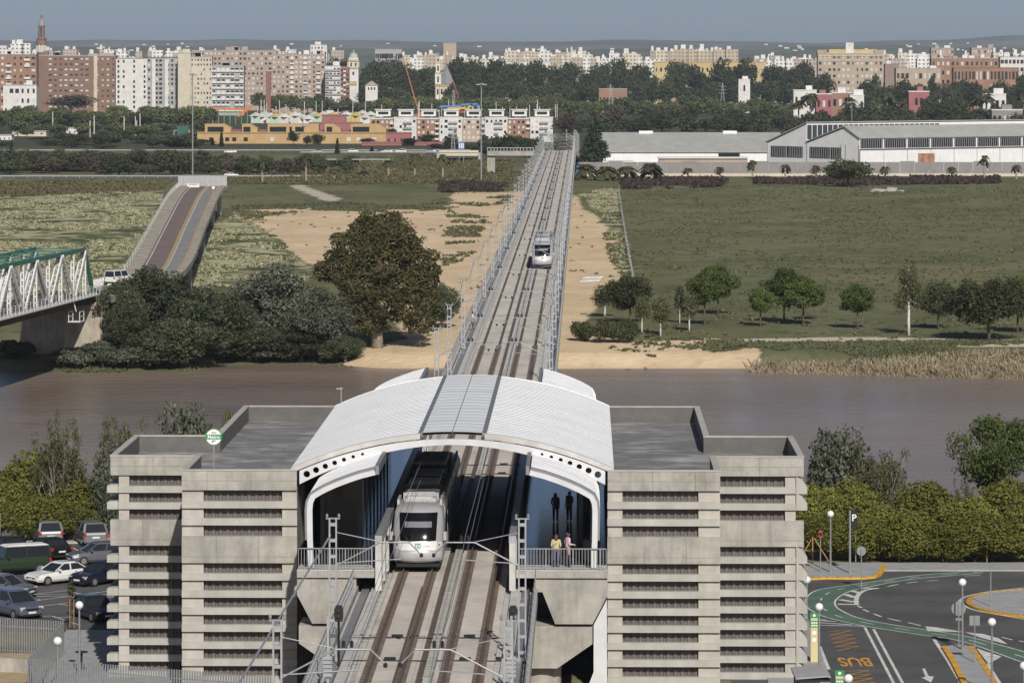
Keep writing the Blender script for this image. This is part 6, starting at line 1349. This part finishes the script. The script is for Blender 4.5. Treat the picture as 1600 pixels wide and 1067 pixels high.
# ================================================================== CARS
def paint(n, c, metal=.3): return mat('paint_'+n, c, .28, metal, var=.0, coat=.6)
PC = {k: paint(k, c, me_) for k, c, me_ in (('silver',(.42,.43,.45),.6),('silver2',(.36,.37,.40),.6),('black',(.012,.012,.014),.1),('grey',(.24,.25,.28),.6),('green',(.025,.042,.022),.0),('white',(.74,.74,.72),.0),('navy',(.014,.018,.034),.2),('beige',(.22,.20,.17),.5),('blue',(.17,.19,.25),.5),('olive',(.045,.04,.034),.5))}
M['rim'] = mat('alloy_rim', (.45,.46,.47), .35, .7, var=0); M['plate'] = mat('number_plate', (.75,.75,.75), .5, var=0); M['amber'] = mat('amber_lens', (.55,.22,.03), .3, var=0)
def make_car(name, label, kind, pm, loc, psi, roofm=None, group=None, L=None, cat='car'):
    t = thing(name, label, cat, (loc[0], loc[1], loc[2] if len(loc) > 2 else .016), R(psi), group)
    # length, width, height, bonnet z, belt z, cabin: (screen base, roof front, roof rear, rear base), bonnet nose z, tail z
    P = dict(hatch=(3.85,1.66,1.44,.86,.92,(.85,.15,-1.45,-1.80),.70,.95), mpv=(4.25,1.75,1.64,.98,1.02,(1.15,.35,-1.70,-2.02),.78,1.02), sedan=(4.55,1.74,1.40,.86,.90,(.80,.05,-1.15,-1.72),.68,.96), coupe=(4.3,1.70,1.36,.82,.88,(.75,0.0,-1.10,-1.80),.64,.93), suv=(4.6,1.78,1.98,1.12,1.18,(.95,.70,-2.20,-2.26),1.05,1.15))[kind]
    Ln, Wd, Ht, zb, zs, (c0,c1,c2,c3), zn, ztl = P; hw = Wd/2; gz_ = .26 if kind != 'suv' else .42
    st = [(Ln/2, .80, zn*.86, gz_+.08), (Ln/2-.10, .93, zn, gz_), (Ln/2-.45, .99, zn+.10, gz_-.02), (c0, 1.0, zb, gz_-.04), (c0-.35, 1., zs, gz_-.04), (0, 1., zs, gz_-.04), (c3+.25, 1., zs+.02, gz_-.04), (c3-.02 if c3-.02 > -Ln/2+.16 else -Ln/2+.16, .99, ztl, gz_-.02), (-Ln/2+.06, .94, ztl-.05, gz_), (-Ln/2, .84, ztl-.18, gz_+.08)]
    m = MB(); W = 8
    for x, f, zt, zl in st:
        y = hw*f; m.v += [(x,-y*.90,zl),(x,-y,zl+.14),(x,-y,(zl+zt)*.55),(x,-y*.93,zt),(x,y*.93,zt),(x,y,(zl+zt)*.55),(x,y,zl+.14),(x,y*.90,zl)]
    for j in range(len(st)-1): m.f += [(j*W+i, j*W+(i+1)%W, (j+1)*W+(i+1)%W, (j+1)*W+i) for i in range(W)]
    m.f += [tuple(range(W)), tuple(range((len(st)-1)*W, len(st)*W))[::-1]]; body = m.ob('body', pm, t, True)
    me_ = body.data; me_.polygons.foreach_set("use_smooth", [False]*len(me_.polygons))
    rw = hw*.76; bw = hw*.925; zg = Ht-.07
    g = MB(); g.v = [(c0,-bw,zs-.03),(c0,bw,zs-.03),(c3,bw,zs),(c3,-bw,zs),(c1,-rw,zg),(c1,rw,zg),(c2,rw,zg),(c2,-rw,zg)]; g.f = [(0,1,5,4),(1,2,6,5),(2,3,7,6),(3,0,4,7),(4,5,6,7)]; g.ob('glass', M['glassd'], t)
    r_ = MB(); r_.v = [(c1+.10,-rw*1.02,zg-.03),(c1+.10,rw*1.02,zg-.03),(c2-.06,rw*1.02,zg-.03),(c2-.06,-rw*1.02,zg-.03),(c1-.15,-rw*.86,Ht),(c1-.15,rw*.86,Ht),(c2+.15,rw*.86,Ht),(c2+.15,-rw*.86,Ht)]; r_.f = [(0,1,5,4),(1,2,6,5),(2,3,7,6),(3,0,4,7),(4,5,6,7)]; r_.ob('roof', roofm or pm, t)
    for s_ in (-1, 1):
        for xb, xt, w_ in ((c0, c1, .07), ((c0+c3)*.5+.05, (c1+c2)*.5+.05, .09), (c3+.02, c2, .16 if kind != 'suv' else .12)):
            MB().beam((xb, s_*bw*1.0, zs-.02), (xt, s_*rw*1.01, zg), w_, .05).ob('pillar', pm, t)
        MB().cbox(c0-.25, s_*(hw+.09), zs-.0, .12, .2, .14).ob('mirror', pm, t)
        for x_ in (Ln/2-.78, -Ln/2+.80):
            wr = .31 if kind != 'suv' else .38
            wl = MB().tube([(x_, s_*(hw-.20), wr), (x_, s_*(hw+.012), wr)], wr, 16).ob('wheel', M['rubber'], t); MB().tube([(x_, s_*(hw+.006), wr), (x_, s_*(hw+.024), wr)], wr*.62, 12).ob('rim', M['rim'], wl)
        MB().box(Ln/2-.30, Ln/2-.03, min(s_*hw*.55,s_*hw*.90), max(s_*hw*.55,s_*hw*.90), zn-.15, zn+.005).ob('headlight', M['lamp_l'], t)
        MB().box(-Ln/2-.012, -Ln/2+.14, min(s_*hw*.76,s_*hw*.955), max(s_*hw*.76,s_*hw*.955), ztl-.30, ztl-.07).ob('tail_light', M['red_l'], t)
        MB().box((c0+c3)*.5-.42, (c0+c3)*.5-.26, s_*hw*1.0-.012, s_*hw*1.0+.012, zs-.14, zs-.11).ob('door_handle', M['rubber'], t)
    MB().box(Ln/2-.02, Ln/2+.012, -.26, .26, gz_+.12, gz_+.23).ob('number_plate', M['plate'], t); MB().box(-Ln/2-.014, -Ln/2+.02, -.26, .26, ztl-.42, ztl-.31).ob('number_plate', M['plate'], t)
    MB().box(Ln/2-.03, Ln/2+.008, -hw*.5, hw*.5, zn-.22, zn-.10).ob('grille', M['black'], t)
    MB().box(-Ln/2-.02, Ln/2+.015, -hw*.78, hw*.78, gz_-.02, gz_+.07).ob('under_tray', M['rubber'], t)
    return t
def pk(px, py): return G(px, py, 0.016)
make_car('parked_car', 'silver minivan parked with its rear to us beside the hedge', 'mpv', PC['silver'], pk(72,847), 106)
make_car('parked_car', 'darker silver minivan parked next to the concrete block by the hedge', 'mpv', PC['silver2'], pk(140,849), 108)
make_car('parked_car', 'black saloon behind the green off roader', 'sedan', PC['black'], pk(72,870), 125)
make_car('parked_car', 'black car cut by the frame next to the black saloon', 'sedan', PC['black'], pk(8,868), 125)
make_car('parked_car', 'grey hatchback half hidden by the concrete fins', 'hatch', PC['grey'], pk(150,880), 205)
make_car('off_roader', 'dark green long off roader with a white roof', 'suv', PC['green'], pk(22,897), 205, CM['white'])
make_car('parked_car', 'white coupe standing in the middle of the car park', 'coupe', PC['white'], pk(90,910), 222)
make_car('parked_car', 'navy blue saloon beside the white coupe', 'sedan', PC['navy'], pk(158,911), 232)
make_car('parked_car', 'beige grey car cut by the frame below the off roader', 'hatch', PC['beige'], pk(8,932), -22)
make_car('parked_car', 'blue grey minivan parked behind the slatted fence', 'mpv', PC['blue'], pk(22,962), -52)
make_car('parked_car', 'dark olive saloon nosing out beside the globe lamp', 'sedan', PC['olive'], pk(148,966), -62)
for i, (px, c, k, lb) in enumerate(((495,'grey','hatch','grey car on the motorway behind the palms'),(551,'white','hatch','white hatchback alone on the motorway'),(604,'white','sedan','white saloon on the motorway before the rose wing'),(596,'navy','hatch','dark car behind the white saloon on the motorway'),(626,'white','mpv','white van like car on the motorway'),(673,'blue','hatch','blue car nearing the overpass'),(360,'white','sedan','white car on the motorway by the cypresses'))):
    make_car('passing_car', lb, k, PC[c], ((px-800)*1500/FP, 1500+ (6 if i % 2 else 0), -.53), 0 if i % 2 else 180)
make_car('passing_car', 'white car on the meadow road behind the ramp', 'sedan', PC['white'], ((362-800)*1280/FP, 1280, -2.73), 0)
make_car('passing_car', 'pale van waiting at the end of the iron bridge', 'suv', PC['white'], (*across(.16, 8), ZB+.02), 60)
# ================================================================== STREET LAMPS, SIGNS, SHELTERS, FENCES
def lamp(label, X, D, h=3.72, z=.12):
    t = thing('globe_lamp', label, 'street lamp', (X, D, z-.12)); MB().tube([(0,0,0),(0,0,h)], [.07,.05], 8).ob('pole', M['galv_d'], t); MB().cyl(0,0,0,.3,.11,8).ob('base', M['galv_d'], t)
    MB().lathe([(.05,h-.04),(.10,h),(.10,h+.06)], 10).ob('collar', M['galv_d'], t); MB().ball((0,0,h+.24), .225, 18, 12).ob('globe', M['globe'], t, True)
for px, py, lb in ((1297.7,802.8,'globe lamp on the kerbed pavement beside the parking sign'),(1260.7,905.5,'globe lamp close to the concrete block corner'),(1280,947.9,'globe lamp beside the yellow stop pillar'),(1503.8,909.5,'globe lamp on the tip of the median island'),(1549.8,971.5,'globe lamp on the bus lane side of the median island'),(1325.6,1059.7,'globe lamp beside the lower bus shelter'),(1600,1040,'globe lamp past the median island'),(124,945,'globe lamp on the forecourt beside the staked sapling'),(90,1001,'globe lamp rising behind the slatted fence')):
    D = (HC-3.96)*FP/(py-YH); lamp(lb, (px-800)*D/FP, D)
def post(name, label, bx_, by_, top, cat='sign', r_=.035):
    X, D = G(bx_, by_, .1); h = (by_-top)*D/FP; t = thing(name, label, cat, (X, D, 0.01)); MB().cyl(0,0,0,h,r_,8).ob('post', M['galv'], t); return t, h
M['sg_back'] = mat('grey_sign_back', (.27,.28,.29), .5, .4, var=.06)
t, h = post('round_sign', 'back of a round road sign beside the green cycle lane', 1345.9, 919, 856); MB().tube([(0,.05,h-.1),(0,.03,h-.1)], .30, 20).ob('disc', M['sg_back'], t)
t, h = post('round_sign', 'back of a large round road sign with a small plate on the median', 1498, 1009, 941); MB().tube([(0,.06,h-.25),(0,.04,h-.25)], .42, 22).ob('disc', M['sg_back'], t); MB().box(-.28,.28,.04,.06,h-.95,h-.8).ob('plate', M['sg_back'], t)
t, h = post('square_sign', 'back of a square road sign on the median island', 1523, 1035, 959); MB().box(-.29,.29,.04,.06,h-.55,h).ob('panel', M['sg_back'], t)
t, h = post('bare_pole', 'bare grey pole on the roundabout island', 1548, 948, 879, 'pole')
t, h = post('parking_sign', 'tall black parking sign with a white letter P', 1328, 896, 795, 'sign', .07); MB().box(.08,.46,-.05,.05,h-1.15,h).ob('panel', M['black'], t); o = link('lettering', text_mesh("P", .62, M['sg_white'], 0, .01), t); o.rotation_euler = (R(90),0,0); o.location = (.27,-.056,h-.5)
t, h = post('meter_post', 'slim post with a dark red box at the pavement corner', 1282, 893, 835, 'post'); MB().box(-.12,.12,-.1,.1,h-.1,h+.35).ob('box', M['boom_r'], t); MB().box(-.09,.09,-.11,-.1,h,h+.25).ob('panel', M['black'], t)
t = thing('stake_tripod', 'wooden stakes propping a young tree on the pavement', 'stakes', (*G(1270,880,.12), .12))
for a, b in (((0,0,0),(0,.1,1.75)),((.1,0,1.7),(1.1,0,.1)),((-.1,0,1.6),(-.8,.2,.3))): MB().beam(a, b, .05, .05).ob('stake', M['stake'], t)
for i, px in enumerate((1337,1405,1473,1542,1610)):
    X = (px-800)*279.6/FP; o = MB().tube([(0,0,0),(0,0,1.95)], .035, 6).ob('fence_post', M['galv_d']); o.location = (X, 279.6, .1); tag(o, 'thin grey wire fence post in front of the bus road hedge', 'post', 'hedge fence posts by the bus road')
for i, px in enumerate((0,63,125)):
    X = (px-800)*291.9/FP; o = MB().tube([(0,0,0),(0,0,1.95)], .035, 6).ob('fence_post', M['galv_d']); o.location = (X, 291.9, .1); tag(o, 'thin grey wire fence post in front of the car park hedge', 'post', 'hedge fence posts by the car park')
M['totem'] = mat('cream_pillar', (.60,.52,.28), .5, var=.03)
def totem(label, X, D):
    t = thing('stop_pillar', label, 'pillar', (X, D, .12)); MB().box(-.2,.2,-.1,.1,0,1.95).ob('panel', M['totem'], t); MB().box(-.24,.24,-.12,.12,1.952,2.32).ob('green_block', M['sg_green'], t); MB().box(-.2,.2,-.1,.1,2.322,2.48).ob('cream_block', M['totem'], t); MB().box(-.24,.24,-.12,.12,2.482,2.75).ob('green_head', M['sg_green'], t)
    for z_ in (2.05,2.2): 
        for x_ in (-.12,0,.12): MB().box(x_-.045,x_+.045,-.126,-.121,z_-.04,z_+.05).ob('mark', M['sg_white'], t)
    MB().tube([(0,-.121,2.62),(0,-.127,2.62)], .08, 10).ob('roundel', M['sg_white'], t); MB().tube([(0,-.101,1.65),(0,-.107,1.65)], .12, 12).ob('roundel', M['sg_white'], t); MB().tube([(0,-.101,1.25),(0,-.107,1.25)], .12, 12).ob('roundel', M['sg_white'], t)
totem('cream and green stop pillar beside the upper bus shelter', 16.95, 233.4); totem('cream and green stop pillar beside the lower bus shelter', 16.65, 211.5)
def shelter(label, X, D):
    t = thing('bus_shelter', label, 'bus shelter', (X, D, .12)); m = MB(); m.prism([(-.9,2.30),(.7,2.42),(.9,2.36),(.9,2.30),(.7,2.34),(-.9,2.22)], -1.9, 1.9, 'y'); m.ob('roof', CM['grey'], t)
    MB().box(-.86,.86,-1.85,1.85,2.1,2.21).ob('fascia', M['black'], t)
    for y_ in (-1.7, 0, 1.7): MB().box(-.75,-.65,y_-.05,y_+.05,0,2.1).ob('post', M['black'], t)
    for y_ in (-1.6, .1): MB().box(-.71,-.69,y_,y_+1.5,.25,2.0).ob('glass_panel', M['glassb'], t)
    MB().box(-.6,.6,1.7,1.85,.1,2.1).ob('advert_panel', M['sg_white'], t); MB().box(-.6,-.2,-1.2,1.2,.45,.52).ob('bench', M['galv_d'], t)
shelter('grey roofed bus shelter beside the globe lamps, upper of two', 15.75, 236.2); shelter('grey roofed bus shelter with a black fascia, lower of two', 15.35, 213.8)
# slatted fences round the ramp at the left
def slatfence(label, p, q, z0, z1, pitch=.155, w_=.075, cap=True):
    p, q = Vector(p), Vector(q); d = q-p; n = int(d.length/pitch); t = thing('slatted_fence', label, 'fence', (p.x, p.y, 0), math.atan2(d.y, d.x)); L_ = d.length
    sm = MB().box(-w_/2, w_/2, -.02, .02, z0, z1).mesh('slat', M['galv'])
    for i in range(n+1): link('slat', sm, t, (i*L_/n, 0, 0))
    for z_ in (z0+.12, z1-.5): MB().box(0, L_, .021, .06, z_, z_+.06).ob('rail', M['galv_d'], t)
    return t
slatfence('grey slatted fence on the low wall in front of the blue grey minivan', (-33, 239.4), (-25.5, 236.4), .0, 2.0)
slatfence('grey slatted fence running from the low wall to the front corner', (-25.8, 221.9), (-25.45, 236.2), .0, 2.0, .12)
slatfence('grey slatted fence across the foot of the concrete block', (-25.8, 221.8), (-12.5, 215.2), .0, 2.0)
w_ = MB().box(-36, -25.85, 236.2, 239, -.05, .02); t = thing('retaining_wall', 'low concrete retaining wall under the slatted fence', 'wall', (0,0,0))
MB().box(-36,-25.9,222.3,235.9,-.04,.25).ob('sandy_fill', mat('sandy_soil', (.40,.31,.18), .95, var=.2, scale=1)
, t); MB().prism([(-36,239.0),(-25.6,236.0),(-25.6,235.7),(-36,238.7)], -.05, .05, 'z').ob('coping', M['conc_fin'], t)
MB().prism([(-36,231.2),(-26.2,228.2),(-26.2,228.5),(-36,231.5)], .0, 1.0, 'z').ob('wall', M['conc'], t)
t = thing('ramp_handrail', 'light grey sloping handrail behind the front slatted fence', 'handrail', (0,0,0)); MB().tube([(-25,217.5,1.0),(-24.6,226,1.6)], .05, 8).ob('rail', M['galv'], t)
for y_ in (218, 222, 225.8): MB().cyl(-25+.047*(y_-217.5), y_, 0, 1.0+.07*(y_-217.5), .03, 6).ob('post', M['galv'], t)
t = thing('round_bollard_table', 'small dark round stand on the forecourt beside the globe lamp', 'stand', (-23.9, 231, .1)); MB().lathe([(.3,0),(.3,.05),(.06,.08),(.06,.85),(.35,.9),(.35,.95),(.01,.96)], 14).ob('stand', M['rubber'], t)
# wire fence beside the sand strip
t = thing('wire_fence', 'thin wire fence dividing the sand strip from the meadow', 'fence', (0,0,0)); pts = [G(*p, ZF) for p in smoothline([(967,300),(972,340),(980,390),(986,425),(990,450)], 7)]
for i, p in enumerate(pts): MB().box(p[0]-.06,p[0]+.06,p[1]-.06,p[1]+.06,gz(*p)-.2,gz(*p)+2.1).ob('post', M['galv_d'], t)
for z_ in (.6,1.3,2.0):
    m = MB()
    for a, b in zip(pts, pts[1:]): m.beam((*a,gz(*a)+z_),(*b,gz(*b)+z_),.05,.05)
    m.ob('wire', M['galv_d'], t)
t = thing('concrete_ruin', 'broken pale concrete slab lying on the meadow', 'slab', (*G(1378,300,ZF), ZF)); MB().prism([(-3.5,0),(3.8,0),(4.2,1.1),(1.5,1.3),(1.2,.7),(-2,1.0)], -1, 2, 'y').ob('slab', M['conc'], t); MB().box(4.2,6,-1,.5,0,.5).ob('rubble', M['conc'], t)
for lb, px, py in (('tilted concrete slab at the edge of the sand strip',925,436),('second flat concrete slab beside the tilted one',921,441)):
    o = MB().prism([(-1.8,0),(1.6,.1),(1.9,.5),(-1.5,.35)], -1.2, 1.2, 'y').ob('concrete_slab', M['deck_grey']); o.location = (*G(px,py,ZF), gz(*G(px,py,ZF))); tag(o, lb, 'slab')
# ================================================================== PEOPLE
def person(label, loc, rz, h, shirt, legs, hair, skin=(.42,.26,.18), skirt=False, bag=None, arms=((.08,.05),(-.08,.05)), belt=None, z_off=0):
    s = h/1.72
    J = dict(pel=(0,0,.95,.135,.10), wai=(0,0,1.12,.125,.09), che=(0,0,1.33,.15,.10), nk0=(0,0,1.47,.06,.06), nk=(0,-.005,1.53,.05,.05), hd=(0,-.015,1.62,.085,.095), top=(0,.0,1.71,.06,.07))
    for sd__, nme in ((-1,'l'),(1,'r')):
        ax, ay = arms[0 if sd__ < 0 else 1]
        J.update({nme+'hip':(sd__*.10,0,.90,.09,.09), nme+'kn':(sd__*.11,-.02,.50,.062,.062), nme+'an':(sd__*.11,.02,.09,.042,.045), nme+'to':(sd__*.13,-.13,.04,.04,.032),
                  nme+'sh':(sd__*.175,0,1.42,.06,.06), nme+'el':(sd__*.225,.05,1.14,.043,.043), nme+'wr':(sd__*.2+ax*.4,-.05+ay*-1.6,.95 if ay < .1 else 1.12,.028,.028), nme+'ha':(sd__*.19+ax*.55,-.08+ay*-2.0,.87 if ay < .1 else 1.12,.032,.022)})
    E = [('pel','wai'),('wai','che'),('che','nk0'),('nk0','nk'),('nk','hd'),('hd','top')]
    for q in 'lr': E += [('pel',q+'hip'),(q+'hip',q+'kn'),(q+'kn',q+'an'),(q+'an',q+'to'),('che',q+'sh'),(q+'sh',q+'el'),(q+'el',q+'wr'),(q+'wr',q+'ha')]
    for q in 'lr':
        hx, hy, hz = J[q+'ha'][:3]
        for k in range(5):
            n_ = f'{q}f{k}'; o_ = (k-2)*.016; J[n_] = (hx+o_*.4, hy+o_-.01, hz-(.085 if k else .04)+.01*abs(k-2), .009, .009); E.append((q+'ha', n_))
    nm_ = list(J); me = bpy.data.meshes.new('person'); me.from_pydata([(J[k][0]*s*1.08, J[k][1]*s, J[k][2]*s) for k in nm_], [(nm_.index(a), nm_.index(b)) for a, b in E], [])
    o = bpy.data.objects.new('tmp', me); COL.objects.link(o); md = o.modifiers.new('skin','SKIN'); md.use_smooth_shade = True
    for i, k in enumerate(nm_): me.skin_vertices[0].data[i].radius = (J[k][3]*s*(1.3 if 'f' not in k else 1), J[k][4]*s*(1.3 if 'f' not in k else 1)); me.skin_vertices[0].data[i].use_root = (k == 'pel')
    o.modifiers.new('sub','SUBSURF').levels = 1
    m2 = bpy.data.meshes.new_from_object(o.evaluated_get(bpy.context.evaluated_depsgraph_get())); bpy.data.objects.remove(o)
    m2.materials.clear()
    mats_ = [mat('skin', skin, .6, var=0), mat('shirt', shirt, .85, var=.08), mat('trousers', legs, .85, var=.1), mat('hair', hair, .6, var=.1), M['rubber']]
    for x in mats_: m2.materials.append(x)
    for p in m2.polygons:
        c = p.center/s; z = c.z
        p.material_index = 4 if z < .075 else 2 if z < (.98 if abs(c.x) < .19 else 0) else 1 if (z < 1.48 and not (abs(c.x) > .15 and z < 1.10)) else 0
        if abs(c.x) > .165 and .7 < z < 1.08: p.material_index = 0
        if z > 1.52 and (c.y > .015 or z > 1.665): p.material_index = 3
    po = link('person', m2, None, loc, rz); po.name = 'person'; tag(po, label, 'person')
    hb = MB(); hb.lathe([(.02,1.735),(.075,1.71),(.098,1.65),(.1,1.58),(.085,1.53)] if not skirt else [(.02,1.735),(.08,1.71),(.105,1.64),(.11,1.5),(.09,1.42)], 12, (0,.022,0)); hm = hb.mesh('hair', mats_[3], True); ho = link('hair', hm, po); ho.scale = (s,s,s)
    fc = MB()
    for x_ in (-.03,.03): fc.ball((x_,-.105,1.635), .010, 6, 4)
    fo = fc.ob('eyes', M['rubber'], po); fo.scale = (s,s,s); nb = MB(); nb.lathe([(.016,1.585),(.012,1.60),(.004,1.63)], 6, (0,-.112,0)); n2 = nb.ob('nose', mats_[0], po); n2.scale = (s,s,s)
    if bag: b = MB(); b.tube([(-.17,-.02,1.45),(0,.115,1.25),(.17,.06,1.0)], .015, 5); bo = b.ob('bag_strap', M['rubber'], po); bo.scale = (s,s,s)
    if belt: b = MB(); b.lathe([(.15,.93),(.155,.98),(.15,1.03)], 14); bo = b.ob('belt_scarf', mat('pink_cloth', belt, .8, var=0), po); bo.scale = (s,s*.8,s)
    return po
def onplat(px, v): D = 212+v; return ((px-800)*D/FP, D, 7.9)
person('woman in a yellow top and blue jeans standing at the platform railing', onplat(869, 1.2), R(175), 1.66, (.50,.46,.24), (.06,.09,.17), (.10,.045,.025), skirt=True, bag=True, belt=(.45,.08,.16))
person('man in a pale pink shirt and dark trousers beside the woman in yellow', onplat(887, 1.3), R(115), 1.76, (.58,.42,.50), (.018,.02,.03), (.06,.02,.02), arms=((.1,.12),(-.1,.12)))
person('dark dressed person with long hair waiting deep under the canopy', onplat(868, 22), R(20), 1.62, (.09,.085,.09), (.06,.06,.075), (.012,.01,.01), skirt=True)
person('dark dressed person in a coat waiting beside the long haired one', onplat(889.5, 22.5), R(-40), 1.66, (.11,.105,.11), (.06,.06,.07), (.015,.012,.01))
for px, py, lb, sh_, h in ((966,534,'walker in grey and dark trousers on the river path',(.30,.31,.33),1.75),(988,536,'walker in a red top on the river path',(.40,.03,.04),1.6)):
    X, D = G(px, py, -4.0); person(lb, (X, D, gz(X, D)-.02), R(160), h, sh_, (.02,.02,.025), (.02,.015,.01))
X, D = RW(-4.1, 205, 0).x, RW(-4.1, 205, 0).y; person('track worker in a white shirt on the viaduct walkway', (X, D, 6.80), R(90), 1.75, (.6,.6,.6), (.02,.02,.025), (.02,.015,.01))
# ================================================================== HAZE
mz, tz, Bz, Nz, Lz = nm('thin_haze'); Nz.remove(Bz); pv = Nz.new("ShaderNodeVolumePrincipled"); pv.inputs["Color"].default_value = (.72,.84,1,1); pv.inputs["Density"].default_value = 4.0e-5; pv.inputs["Anisotropy"].default_value = 0.0
Lz.new(pv.outputs[0], Nz["Material Output"].inputs["Volume"])
hz = MB().box(-7500, 7500, -120, 16500, -12, 175).ob('haze', mz); tag(hz, 'thin bluish haze lying over the whole valley', 'haze', None, 'stuff')
